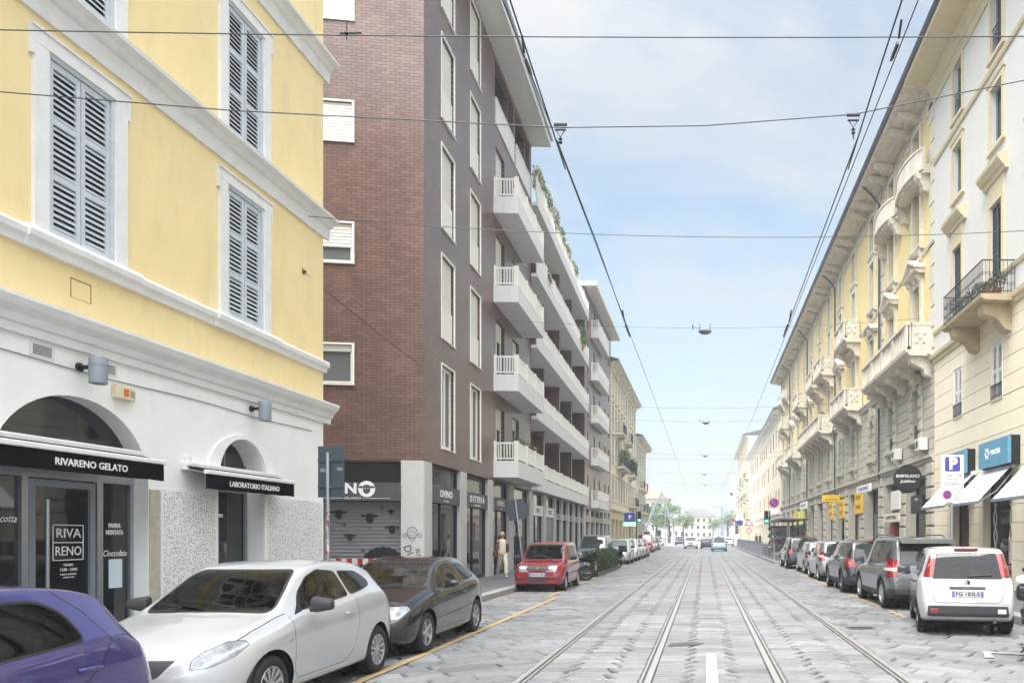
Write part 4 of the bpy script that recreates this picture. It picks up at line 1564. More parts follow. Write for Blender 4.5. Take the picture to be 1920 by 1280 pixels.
for i, (a_, b_, lb) in enumerate(((24.55, 27.0, 'farthest of three white drop awnings, behind the parking sign'), (21.5, 23.95, 'middle white drop awning under the fully visible blue box sign'), (18.2, 20.4, 'nearest white drop awning, cut by the right edge of the photo'))):
    t = thing('shop_awning', lb, 'awning', CR.w(0, v((a_ + b_) / 2), 0), PI, 'white awnings of the cream house')
    w = (b_ - a_) / 2
    q = MB()
    n = 24
    vs = []
    for k in range(n + 1):
        y = -w + 2 * w * k / n
        sg = .02 * math.sin(PI * k / n)
        vs += [(.12, y, 3.74), (.45, y, 3.4 - sg), (.8, y, 3.03 - sg), (1.12, y, 2.7)]
    fs = [(k * 4 + j, k * 4 + 4 + j, k * 4 + 5 + j, k * 4 + 1 + j) for k in range(n) for j in range(3)]
    q.add(vs, fs, 0, True).add([(x - .006, y, z - .008) for x, y, z in vs], fs, 0, True)
    q.obj('canopy', M['white_cloth'], t)
    MB().bbox(1.09, 1.15, -w, w, 2.63, 2.72, .012).obj('front_bar', M['grey_metal'], t)
    MB().bbox(0, .16, -w, w, 3.68, 3.82, .02).obj('cassette', M['trim'], t)
    for s_ in (-1, 1):
        MB().tube([(.05, s_ * (w - .08), 3.6), (.55, s_ * (w - .06), 3.0), (1.1, s_ * (w - .06), 2.66)], .018, 6).obj('arm', M['grey_metal'], t)

# ------------------------------------------------------------------ liberty style house
LR = Fr(8.8, 88, PI)


def q_(Y):
    return 88 - Y


lb_ = thing('liberty_house', 'long pale yellow house with carved grey stone balconies, pediments and a deep bracketed eave', 'building', (8.8, 88, 0), PI)
WC = [31.6, 35.8, 40.0, 44.9, 49.3, 53.7, 58.1, 62.5, 66.9, 71.3, 75.7, 80.1, 84.5]
h1, h2 = [], []
for Y in WC:
    h1.append((q_(Y) - .5, q_(Y) + .5, 5.7, 7.75))
    h2 += [(q_(Y) - .48, q_(Y) + .48, 8.95, 11.95), (q_(Y) - .48, q_(Y) + .48, 13.6, 15.95), (q_(Y) - .48, q_(Y) + .48, 16.55, 18.35)]
LEN = 58.8
gh = [(q_(Y) - 1.35, q_(Y) + 1.35, .1, 4.15) for Y in WC]
wall('ground_wall', M['grey_stone'], lb_, 0, LEN, 0, 4.62, gh, .4, [.45 + .5 * k for k in range(8)], gd=.05, gw=.018)
wall('first_floor_wall', M['grey_stone'], lb_, 0, LEN, 4.62, 8.72, h1, .3, [5.1 + .42 * k for k in range(9)], gd=.04, gw=.015, w0=-.04)
wall('upper_wall', M['soft_yellow'], lb_, 0, LEN, 8.72, 18.95, h2, .25, w0=-.06)
cornice('string_course', M['grey_stone'], lb_, [(-.05, 4.6), (.06, 4.6), (.08, 4.72), (.16, 4.76), (.16, 4.86), (-.05, 4.9)], 0, LEN)
cornice('string_course', M['trim_warm'], lb_, [(-.06, 8.5), (.06, 8.5), (.1, 8.62), (.2, 8.7), (.2, 8.8), (-.06, 8.86)], 0, LEN)
cornice('string_course', M['trim_warm'], lb_, [(-.06, 13.0), (0, 13.0), (.03, 13.12), (-.06, 13.16)], 0, LEN)
cornice('frieze', M['trim_warm'], lb_, [(-.06, 18.3), (-.03, 18.3), (0, 18.36), (0, 18.9), (-.06, 18.94)], 0, LEN)
b = MB()
b.prism([(-8, 18.95), (.3, 18.95), (.34, 19.03), (1.05, 19.07), (1.1, 19.2), (1.1, 19.28), (-8, 19.3)], 'y', 0, LEN)
b.obj('eave', M['trim_warm'], lb_)
MB().tube([(1.14, 0, 19.3), (1.14, LEN, 19.3)], .13, 8).box(1.0, 1.2, 0, LEN, 19.3, 19.42).obj('gutter', M['gutter'], lb_)
MB().prism([(-8, 19.31), (1.08, 19.31), (-3, 21.4), (-8, 19.4)], 'y', 0, LEN).obj('roof', M['roof'], lb_)
# corner quoins at the near end
b = MB()
for k in range(12):
    b.box(-.06, .0, LEN - (.75 if k % 2 else .55), LEN - .02, 9 + .8 * k, 9.72 + .8 * k)
    b.box(-.06, .0, q_(37.9) - (.32 if k % 2 else .25), q_(37.9) + (.32 if k % 2 else .25), 9 + .8 * k, 9.72 + .8 * k)
b.obj('quoins', M['trim_warm'], lb_)


def modillion(p):
    b = MB()
    b.prism([(0, 18.62), (.1, 18.6), (.25, 18.7), (.55, 18.72), (.78, 18.82), (.88, 18.93), (.88, 19.04), (0, 18.96)], 'y', -.15, .15)
    for z in (18.66, 18.78):
        b.lathe([(.001, -.17), (.07, -.17), (.07, .17), (.001, .17)], 10, (.5, 0, z + .07), 'y')
    return b.obj('eave_bracket', M['trim_warm'], p)


for i, Y in enumerate(WC):
    for dy in (-1.0, .25 if i % 2 else .3):
        part_copy('modillion', lb_, (0, q_(Y) + dy, 0), modillion)
    b = MB()
    r = random.Random(i)


def frieze_orn(p):
    b = MB()
    r = random.Random(4)
    for k in range(14):
        b.lathe([(.001, .05), (r.uniform(.05, .1), .04), (.06, 0)], 8, (0, -.9 + k * .14, 18.62 + .14 * math.sin(k * 1.9)), 'x')
    return b.obj('frieze_relief', M['trim_warm'], p)


def surround_lib(p):
    """stone frames of the three yellow storeys above one another"""
    b = MB()
    for z0, z1, w in ((8.9, 11.95, .3), (13.55, 15.95, .26), (16.5, 18.32, .22)):
        b.box(-.06, .06, -.48 - w, -.48, z0, z1).box(-.06, .06, .48, .48 + w, z0, z1).box(-.06, .063, -.48 - w, .48 + w, z1, z1 + .2)
        b.box(-.02, .045, -.03, .03, z1, z1 + .24)
    b.prism([(-.06, 13.32), (.08, 13.32), (.16, 13.44), (.16, 13.54), (-.06, 13.56)], 'y', -.85, .85)
    for k in (-.6, .6):
        b.prism([(-.06, 12.9), (.05, 12.95), (.12, 13.3), (-.06, 13.3)], 'y', k - .1, k + .1)
    b.prism([(-.06, 16.2), (.06, 16.2), (.14, 16.34), (.14, 16.42), (-.06, 16.44)], 'y', -.8, .8)
    return b.obj('window_surround', M['trim_warm'], p)


def pediment(p):
    b = MB()
    b.box(-.06, .1, -.72, .72, 12.18, 12.3)
    b.prism([(-.06, 12.3), (.2, 12.3), (.26, 12.36), (.36, 12.4), (.38, 12.47), (-.06, 12.47)], 'y', -.95, .95)
    tri = [(-.98, 12.47), (.98, 12.47), (.98, 12.53), (0, 13.0), (-.98, 12.53)]
    b.prism(tri, 'x', -.06, .2)
    b.prism([(-1.0, 12.5), (-.98, 12.6), (0, 13.1), (.98, 12.6), (1.0, 12.5), (0, 12.98)], 'x', -.06, .4)
    for k in (-.62, .62):
        b.prism([(-.06, 11.75), (.08, 11.8), (.12, 12.05), (.26, 12.2), (.26, 12.3), (-.06, 12.3)], 'y', k - .12, k + .12)
    b.lathe([(.001, .3), (.1, .27), (.14, .18)], 12, (0, 0, 12.68), 'x')
    b.lathe([(.001, .2), (.12, .17), (.16, .05)], 12, (0, 0, 12.2), 'x')
    return b.obj('pediment', M['trim_warm'], p)


def lintel(p):
    b = MB()
    pts = arch_pts(0, .95, .32, 12.3, 12)
    b.prism([(-.95, 12.2)] + pts + [(.95, 12.2)], 'x', -.06, .18)
    o = arch_pts(0, 1.02, .42, 12.32, 12)
    i_ = arch_pts(0, .92, .3, 12.3, 12)
    b.prism(o + i_[::-1], 'x', -.06, .34)
    for k in (-.62, .62):
        b.prism([(-.06, 11.7), (.08, 11.75), (.12, 12.0), (.24, 12.15), (.24, 12.28), (-.06, 12.28)], 'y', k - .12, k + .12)
    b.lathe([(.001, .3), (.13, .25), (.17, .1)], 12, (0, 0, 12.42), 'x')
    return b.obj('pediment', M['trim_warm'], p)


for i, Y in enumerate(WC):
    y = q_(Y)
    part_copy('friezeorn', lb_, (0, y - 2.1, 0), frieze_orn)
    part_copy('surlib', lb_, (0, y, 0), surround_lib)
    part_copy('ped' if i % 3 < 2 else 'lin', lb_, (0, y, 0), pediment if i % 3 < 2 else lintel)
    glazed_window(lb_, y, 8.95, .96, 3.0, M['grey_metal'], .24, 0, 2, 0, None, 2)
    glazed_window(lb_, y, 13.6, .96, 2.35, M['grey_metal'], .24, 0, 2, 0, None, 1)
    glazed_window(lb_, y, 16.55, .96, 1.8, M['grey_metal'], .24, 0, 2, 0, None, 1)
    glazed_window(lb_, y, 5.7, 1.0, 2.05, M['grey_metal'], .28, 0, 2, 0, None, 1, .6 if i < 2 else 0)


def first_floor_trim(p):
    b = MB()
    for a in (-.78, .5):
        b.box(-.04, .06, a, a + .28, 5.5, 7.9)
        for k in range(5):
            b.box(-.02, .1, a - .04, a + .32, 5.55 + .47 * k, 5.87 + .47 * k)
    b.prism([(-.04, 5.42), (.1, 5.42), (.2, 5.52), (.2, 5.62), (-.04, 5.66)], 'y', -.75, .75)
    for k in (-.5, .5):
        b.prism([(-.04, 5.0), (.05, 5.05), (.16, 5.36), (-.04, 5.42)], 'y', k - .12, k + .12)
    b.prism([(-.78, 7.9), (.78, 7.9), (.5, 8.3), (-.5, 8.3)], 'x', -.04, .08)
    b.prism([(-.14, 7.7), (.14, 7.7), (.2, 8.4), (-.2, 8.4)], 'x', -.03, .16)
    return b.obj('window_surround', M['grey_stone'], p)


def pier_trim(p):
    b = MB()
    for k in range(9):
        b.bbox(-.03, .09, -.42, .42, .14 + .5 * k, .56 + .5 * k, .03)
    return b.obj('rusticated_pier', M['grey_stone'], p)


for i, Y in enumerate(WC):
    part_copy('fft', lb_, (0, q_(Y), 0), first_floor_trim)
    if i:
        part_copy('pier', lb_, (0, q_((Y + WC[i - 1]) / 2), 0), pier_trim)
part_copy('pier', lb_, (0, LEN - .45, 0), pier_trim)
for i, Y in enumerate(WC):
    y = q_(Y)
    f = link('shop_front', MB().box(-.42, -.34, y - 1.35, y - 1.27, .1, 4.1).box(-.42, -.34, y + 1.27, y + 1.35, .1, 4.1).box(-.42, -.34, y - 1.27, y + 1.27, 2.9, 3.02).box(-.42, -.36, y - .04, y + .04, .1, 2.9).box(-.42, -.34, y - 1.27, y + 1.27, .1, .3).mesh('shop_front', M['black_metal']), lb_)
    if i in (2, 5, 7):
        b = MB()
        for k in range(26):
            z = .3 + k * .1
            b.prism([(-.4, z), (-.38, z + .02), (-.38, z + .085), (-.4, z + .1)], 'y', y - 1.27, y + 1.27)
        b.obj('roller_shutter', M['grey_metal'], f)
        MB().box(-.4, -.39, y - 1.27, y + 1.27, 3.02, 4.1).obj('shop_glass', M['glass'], f)
    else:
        MB().box(-.4, -.39, y - 1.27, y + 1.27, .3, 4.1).obj('shop_glass', M['glass'], f)


def carved_balcony(par, Ya, Yb, z, pr=1.0, curved=False):
    """stone balcony: slab on carved corbels, baluster panels between piers"""
    ya, yb_ = q_(Yb), q_(Ya)
    b = MB()
    if curved:
        n = 14
        def out(k):
            return pr * (.5 + .5 * math.sin(PI * k / n) ** .7)
        pl = [(0, ya)] + [(out(k), ya + (yb_ - ya) * k / n) for k in range(n + 1)] + [(0, yb_)]
        b.prism(pl, 'z', z - .22, z)
        pl2 = [(max(0, x - .12), y) for x, y in pl]
        b.prism(pl2, 'z', z - .34, z - .22)
        rim = [(out(k) - .05, ya + .05 + (yb_ - ya - .1) * k / n) for k in range(n + 1)]
        rin = [(max(.0, x - .12), y) for x, y in rim]
        b.prism(rim + rin[::-1], 'z', z, z + .58)
        b.prism([(x + .04, y) for x, y in rim] + [(x - .03, y) for x, y in rin[::-1]], 'z', z + .58, z + .67)
    else:
        b.prism([(-.06, z - .26), (pr - .14, z - .24), (pr - .1, z - .14), (pr, z - .12), (pr + .03, z), (-.06, z)], 'y', ya, yb_)
        L2 = yb_ - ya
        n = max(1, round(L2 / 1.9))
        for k in range(n + 1):
            y = ya + .16 + (L2 - .32) * k / n
            b.box(pr - .22, pr, y - .16, y + .16, z, z + 1.0)
        b.box(pr - .24, pr + .03, ya - .02, yb_ + .02, z + .92, z + 1.03).box(pr - .18, pr - .05, ya, yb_, z, z + .1)
        b.box(pr - .13, pr - .09, ya, yb_, z + .1, z + .92)
        for k in range(n):
            c = ya + .16 + (L2 - .32) * (k + .5) / n
            for j in range(-2, 3):
                b.lathe([(.05, z + .1), (.09, z + .3), (.05, z + .55), (.07, z + .92)], 8, (pr - .11, c + j * (L2 / n - .5) / 5, 0))
        for y in (ya, yb_ - .12):
            b.box(0, pr - .2, y, y + .12, z, z + 1.0)
            b.box(0, pr - .2, y - .02, y + .14, z + .92, z + 1.03)
            for dz, dx in ((.3, .3), (.3, .6), (.62, .3), (.62, .6), (.46, .45)):
                b.lathe([(.001, .15), (.09, .14), (.11, .12)], 8, (dx, y - (.0 if y == ya else .0), z + dz), 'y')
                b.lathe([(.001, -.03), (.09, -.02), (.11, 0)], 8, (dx, y, z + dz), 'y')
    m = max(2, int((yb_ - ya) / 2) + 1)
    for k in range(m):
        y = ya + .35 + (yb_ - ya - .7) * k / (m - 1)
        b.prism([(-.06, z - 1.05), (.1, z - 1.0), (.3, z - .7), (pr - .3, z - .5), (pr - .2, z - .3), (pr - .2, z - .24), (-.06, z - .24)], 'y', y - .17, y + .17)
        b.lathe([(.001, -.2), (.11, -.2), (.11, .2), (.001, .2)], 12, (pr - .34, y, z - .42), 'y')
        b.lathe([(.001, -.19), (.13, -.19), (.13, .19), (.001, .19)], 12, (.12, y, z - .85), 'y')
    return b.obj('carved_balcony', M['trim_warm'], par)


for a, c in ((29.55, 37.9), (42.6, 47.6), (52.2, 64.2), (69, 74), (78, 82.5)):
    carved_balcony(lb_, a, c, 8.95)
for a, c in ((43.3, 46.6), (52.0, 55.5), (56.6, 59.8), (65.2, 68.6), (78.5, 81.8)):
    carved_balcony(lb_, a, c, 12.95 if a < 50 else 12.9, .9)
for a, c in ((29.7, 33.5), (34, 37.6), (78.3, 82), (82.7, 86.4)):
    carved_balcony(lb_, a, c, 16.2, .72, True)
for Y in (38.0, 50.9, 64.6, 77.8):
    b = MB().tube([(.05, q_(Y), 4.3), (.12, q_(Y), 4.6), (.12, q_(Y), 8.4), (.24, q_(Y), 8.65), (.16, q_(Y), 9.0), (.1, q_(Y), 9.2), (.1, q_(Y), 18.2), (.5, q_(Y), 18.7), (1.05, q_(Y), 19.2)], .06, 8)
    b.obj('drainpipe', M['gutter'], lb_)
for k, (Y, lb) in enumerate(((53.5, 'reddish potted shrub at the near end of the long planted stone balcony'), (56, 'potted plant second along the long planted stone balcony'), (58.5, 'potted plant midway along the long planted stone balcony'), (61, 'potted plant near the far end of the long planted stone balcony'))):
    plant(lb, LR.w(.6, q_(Y), 9.0), .3, .8, .6, 200, .1, M['leaf_dry'] if k % 2 else M['leaf'], group='plants on the long stone balcony')


def lib_sign(label, Ya, Yb, z0, z1, pm, word=None, tm=None, off=.12, ws=.7, group='shop signs on the stone house'):
    t = thing('shop_sign', label, 'sign', LR.w(off, q_((Ya + Yb) / 2), (z0 + z1) / 2), PI, group)
    w, h = Yb - Ya, z1 - z0
    MB().bbox(-.08, .04, -w / 2, w / 2, -h / 2, h / 2, .01).obj('panel', pm, t)
    if word:
        for i, wd in enumerate(word if isinstance(word, list) else [word]):
            n = len(word) if isinstance(word, list) else 1
            text(wd, min(h * .5 / n, .4), tm or M['black_ink'], 'lettering', t, (.043, 0, (n / 2 - .5 - i) * h * .42), width=w * ws * (.9 if i else 1), bold=.006)
    return t


ys = M['yellow_sign']
lib_sign('tall plain yellow panel nearest the camera, above a black awning', 42.0, 44.0, 2.95, 4.2, ys, ['YELLOW', 'STORE'])
lib_sign('right one of the two yellow panels hanging below the crossbar sign', 47.4, 49.1, 2.8, 4.0, ys, ['OUT', 'LET'])
lib_sign('left one of the two yellow panels hanging below the crossbar sign', 51.6, 53.2, 2.8, 4.0, ys, ['OUT', 'LET'])
lib_sign('long white sign high on a bracket beside the nearest yellow panel', 38.2, 41.4, 3.95, 4.35, M['sign_white'], 'ODONTOIATRIA', M['p_blue'], .5)
lib_sign('square white plaque above the red doorway', 33.9, 35.4, 2.9, 3.75, M['sign_white'], None)
lib_sign('narrow white name board over the shop with the red door', 34.0, 36.8, 2.35, 2.75, M['trim_warm'], 'CAFFETTERIA')
lib_sign('pale lilac sign past the yellow crossbar sign', 62, 66, 3.9, 4.5, M['sign_white'], 'FARMACIA', M['p_blue'], .5)
for k, Y in enumerate((66.5, 69.5, 72.5)):
    lib_sign(('nearest', 'middle', 'farthest')[k] + ' of three lemon yellow panels above the bus shelter', Y, Y + 1.5, 2.6, 3.9, mat('lemon sign', '#d8d23a', .5, .05, 3), None)
# crossbar sign sticking out of the wall
t = thing('projecting_sign', 'yellow crossbar sign on top of two hanging yellow panels', 'sign', LR.w(.1, q_(49.0), 4.15), PI)
MB().bbox(0, 1.15, -.07, .07, -.24, .2, .01).obj('panel', ys, t)
text('ALL', .13, M['black_ink'], 'lettering', t, (.57, -.073, .08), (PI / 2, 0, 0), width=.3)
text('BRERA', .15, M['black_ink'], 'lettering', t, (.57, -.073, -.1), (PI / 2, 0, 0), width=.8)
t.rotation_euler = (0, 0, 0)
t.location = LR.w(1.2, q_(49.3), 4.12)
for w in (.1, 1.0):
    MB().box(w, w + .04, -.02, .02, .2, .34).obj('bracket', M['black_metal'], t)
# round black sign
t = thing('round_sign', 'round black sign with two lines of white script at the corner of the stone house', 'sign', LR.w(.85, q_(29.85), 3.95), PI / 2 + PI)
MB().lathe([(.001, .05), (.54, .05), (.56, .03), (.56, -.03), (.54, -.05), (.001, -.05)], 40, (0, 0, 0), 'x').obj('disc', M['black_metal'], t)
text('808MILANO', .17, M['white_ink'], 'lettering', t, (.054, 0, .1), width=.92)
text('Jadelbeer', .17, M['white_ink'], 'lettering', t, (.054, 0, -.1), width=.62, shear=.2)
MB().tube([(0, .56, 0), (0, .86, 0)], .025, 8).obj('bracket', M['black_metal'], t)
t = thing('hanging_sign', 'charcoal box sign under the round black sign', 'sign', LR.w(.12, q_(30.9), 3.05), PI)
MB().bbox(-.1, .1, -.85, .85, -.42, .32, .01).obj('panel', M['black_metal'], t)
text('milano', .12, M['white_ink'], 'lettering', t, (.104, 0, .15), width=.5)
b = MB()
b.box(-.3, .02, q_(35.6) - .5, q_(35.6) + .2, .15, 2.3)
b.obj('red_door', mat('dark red door', '#8e2f38', .5, .1, 5), lb_)
for k, Y in enumerate((30.7, 34.6)):
    t = thing('air_conditioner', ('white air conditioner unit above the round black sign', 'white air conditioner unit above the white plaque')[k], 'air conditioner', LR.w(.12, q_(Y) + .35, 5.35), PI, 'air conditioners on the stone wall')
    MB().bbox(-.1, .22, -.34, .34, -.24, .24, .015).obj('casing', M['sign_white'], t)
    MB().lathe([(.001, .225), (.17, .225), (.17, .22)], 20, (0, -.08, 0), 'x').obj('fan_grille', M['gutter'], t)

# ------------------------------------------------------------------ houses beyond on the right
PK = Fr(8.8, 148, PI)
plain_house('pale_house', 'plain pale cream house with narrow dark shutters beyond the carved stone house', PK, 60, 16.2, mat('pale pinkish cream stucco', '#ded3bd', .85, .05, 2, dirt=.08), M['grey_metal'], [2.5 + 3.7 * k for k in range(16)],
            ((5.3, 1.9), (9.0, 1.9), (12.6, 1.9)), eave=.9, roofm=M['gutter'], shut=mat('grey brown shutter', '#8b8078', .6, .1, 5), ww=1.0)
OL = Fr(8.8, 198, PI)
ol = plain_house('pale_yellow_house', 'tall pale yellow house with iron balconies, far right, beyond the plain pale house', OL, 46, 21.6, mat('old yellow stucco', '#dcd4b4', .85, .08, 2, dirt=.15), M['grey_metal'], [2 + 3.5 * k for k in range(13)],
                 ((5.2, 2), (9.2, 2.2), (13.3, 2.1), (17.2, 1.9)), eave=1.2, roofm=M['gutter'], trim=M['trim_warm'], shut=M['grey_metal'])
for y, z in ((5.5, 9.0), (19.5, 9.0), (33, 9), (44, 9.0), (44, 13.1), (12, 13.1), (26, 13.1), (44, 5.1)):
    stone_balcony(ol, y, 4, z)
t = thing('stone_gatehouse', 'pale neoclassical stone gatehouse with a deep cornice closing the right side', 'building', (12.2, 232, 0))
MB().box(-4, 6, -6, 8, 0, 13).box(-3.6, 5.6, -5.6, 7.6, 15.0, 18.6).obj('wall', M['trim'], t)
cornice('cornice', M['trim'], t, [(-4, 13), (-4.3, 13.2), (-4.8, 14), (-5.2, 14.4), (-5.2, 15), (-4, 15)], -6.6, 8.6)
MB().box(-5.2, 7, -7.2, -6, 14.2, 15.0).box(-4.6, 6.4, -6.6, -6.0, 13, 14.2).obj('cornice', M['trim'], t)
for x in (-3.6, -1.4, .8, 3, 5.2):
    MB().lathe([(.5, 0), (.45, 12.2), (.6, 12.6), (.6, 13)], 12, (x, -6.4, 0)).obj('column', M['trim'], t)
for x in (-2.5, 1.9):
    MB().box(x - .7, x + .7, -6.03, -5.98, 2, 6).obj('window', M['glass'], t)
MB().box(-3, 5, -5, 7, 18.6, 19.2).obj('roof', M['trim'], t)
# ------------------------------------------------------------------ cars
def paint_mat(name, c, metal=.0, rough=.3, flake=0):
    return two_sided(mat(name, c, rough, .03, 2, metal=metal, coat=1.0, spec=.5))


CM = {
    'tyre': mat('tyre rubber', '#1d1d1e', .85, .2, 20, .2, 80),
    'rim': mat('alloy wheel', '#b4b6b9', .32, .06, 9, metal=.75),
    'rim_dark': mat('dark alloy wheel', '#6c6a68', .35, .1, 9, metal=.75),
    'seal': mat('black rubber seal', '#111113', .5, 0),
    'gap': mat('panel gap', '#08080a', .9, 0),
    'plastic': mat('dark bumper plastic', '#2b2c2f', .6, .08, 12),
    'chrome': mat('chrome', '#d5d7da', .12, 0, metal=1),
    'lamp': mat('headlamp glass', '#8b9094', .06, .5, 16, spec=.9, coat=1),
    'red': mat('tail lamp red', '#7d0a14', .12, .3, 16, coat=1),
    'red_pale': mat('tail lamp clear strip', '#d8b9b6', .12, .1, 16, coat=1),
    'amber': mat('indicator amber', '#c8762c', .15, .1, 16, coat=1),
    'glass': mat('car glass', (.02, .026, .026), .02, 0, spec=.6),
    'plate': mat('number plate', '#a9acb0', .45, .03, 9),
    'plate_blue': mat('number plate blue', '#4a5cae', .45, .03, 9),
    'mirror': mat('mirror glass', '#aeb9c2', .03, 0, metal=1),
    'well': mat('wheel well', '#0a0a0b', .95, 0),
}


def see_glass():
    m = bpy.data.materials.new('see-through car glass')
    m.use_nodes = True
    t = m.node_tree
    t.nodes.clear()
    o = nd(t, 'ShaderNodeOutputMaterial')
    mx_ = nd(t, 'ShaderNodeMixShader')
    fr = nd(t, 'ShaderNodeFresnel')
    fr.inputs[0].default_value = 1.5
    tr = nd(t, 'ShaderNodeBsdfTransparent')
    tr.inputs[0].default_value = (.3, .34, .33, 1)
    gl_ = nd(t, 'ShaderNodeBsdfGlossy')
    gl_.inputs['Roughness'].default_value = .01
    t.links.new(fr.outputs[0], mx_.inputs[0])
    t.links.new(tr.outputs[0], mx_.inputs[1])
    t.links.new(gl_.outputs[0], mx_.inputs[2])
    t.links.new(mx_.outputs[0], o.inputs[0])
    return m


CM['glass2'] = see_glass()
CM['trim'] = mat('dark car upholstery', '#34353a', .9, .2, 12)


def two_sided(m):
    """the inside of a painted shell is dark trim"""
    t = m.node_tree
    b = t.nodes['Principled BSDF']
    o = t.nodes['Material Output']
    g_ = nd(t, 'ShaderNodeNewGeometry')
    df = nd(t, 'ShaderNodeBsdfDiffuse')
    df.inputs[0].default_value = (.05, .05, .055, 1)
    mx_ = nd(t, 'ShaderNodeMixShader')
    t.links.new(g_.outputs['Backfacing'], mx_.inputs[0])
    t.links.new(b.outputs[0], mx_.inputs[1])
    t.links.new(df.outputs[0], mx_.inputs[2])
    t.links.new(mx_.outputs[0], o.inputs[0])
    return m


def cabin(t, xd, xs, xr_, w, zb):
    """dashboard, seats, wheel and floor behind see-through glass"""
    b = MB()
    b.box(xd + .1, xr_ + .55, -w * .8, w * .8, .3, .36)
    b.prism([(xd, zb - .25), (xd + .12, zb + .02), (xd + .45, zb + .05), (xd + .6, zb - .05), (xd + .55, zb - .4)], 'y', -w * .82, w * .82)
    b.obj('dashboard', CM['trim'], t)
    for x in (xs, xr_):
        for y in (-w * .43, w * .43):
            q = MB()
            q.bbox(x - .28, x + .25, y - .24, y + .24, .42, .62, .06)
            q.bbox(x + .2, x + .36, y - .23, y + .23, .6, zb + .22, .06)
            o = q.obj('seat', CM['trim'], t)
            MB().bbox(x + .26, x + .36, y - .12, y + .12, zb + .27, zb + .46, .04).obj('headrest', CM['trim'], o)
    q = MB()
    q.tube([(xd + .66 + .06 * math.sin(2 * PI * k / 20), w * .43 + .18 * math.cos(2 * PI * k / 20), zb - .02 + .18 * math.sin(2 * PI * k / 20)) for k in range(21)], .014, 6)
    q.tube([(xd + .55, w * .43, zb - .06), (xd + .68, w * .43, zb - .02)], .03, 6)
    q.obj('steering_wheel', CM['trim'], t)
    MB().bbox(xd + .95, xd + .98, -.1, .1, zb + .34, zb + .41, .012).obj('rear_view_mirror', CM['trim'], t)


def pchip(pts):
    xs = [p[0] for p in pts]
    ys = [p[1] for p in pts]
    n = len(xs)
    h = [xs[i + 1] - xs[i] for i in range(n - 1)]
    d = [(ys[i + 1] - ys[i]) / h[i] for i in range(n - 1)]
    m = [d[0]] + [0] * (n - 2) + [d[-1]]
    for i in range(1, n - 1):
        if d[i - 1] * d[i] > 0:
            w1, w2 = 2 * h[i] + h[i - 1], h[i] + 2 * h[i - 1]
            m[i] = (w1 + w2) / (w1 / d[i - 1] + w2 / d[i])
    def f(x):
        if x <= xs[0]:
            return ys[0]
        if x >= xs[-1]:
            return ys[-1]
        i = 0
        while x > xs[i + 1]:
            i += 1
        t = (x - xs[i]) / h[i]
        return (ys[i] * (1 + 2 * t) * (1 - t) ** 2 + h[i] * m[i] * t * (1 - t) ** 2 + ys[i + 1] * t * t * (3 - 2 * t) + h[i] * m[i + 1] * t * t * (t - 1))
    return f


def inside(q, poly):
    x, y = q
    c = False
    n = len(poly)
    for i in range(n):
        x0, y0 = poly[i]
        x1, y1 = poly[(i + 1) % n]
        if (y0 > y) != (y1 > y) and x < (x1 - x0) * (y - y0) / (y1 - y0) + x0:
            c = not c
    return c


def grow(poly, d):
    """offset a polygon outwards by d"""
    n = len(poly)
    A = sum(poly[i][0] * poly[(i + 1) % n][1] - poly[(i + 1) % n][0] * poly[i][1] for i in range(n))
    s = 1 if A > 0 else -1
    o = []
    for i in range(n):
        p, q, r = Vector(poly[i - 1]), Vector(poly[i]), Vector(poly[(i + 1) % n])
        a, b = (q - p).normalized(), (r - q).normalized()
        na, nb = Vector((a.y, -a.x)) * s, Vector((b.y, -b.x)) * s
        k = na + nb
        k = k / max(.35, k.dot(na)) if k.length > 1e-6 else na
        o.append((q.x + k.x * d, q.y + k.y * d))
    return o


def rnd_poly(pts, r=.04, n=4):
    """round the corners of a polygon"""
    o = []
    m = len(pts)
    for i in range(m):
        p, q, s = Vector(pts[i - 1]), Vector(pts[i]), Vector(pts[(i + 1) % m])
        a, b = p - q, s - q
        k = min(r, a.length * .45, b.length * .45)
        a, b = q + a.normalized() * k, q + b.normalized() * k
        for j in range(n + 1):
            t = j / n
            o.append(tuple(a * (1 - t) ** 2 + q * 2 * t * (1 - t) + b * t * t))
    return o


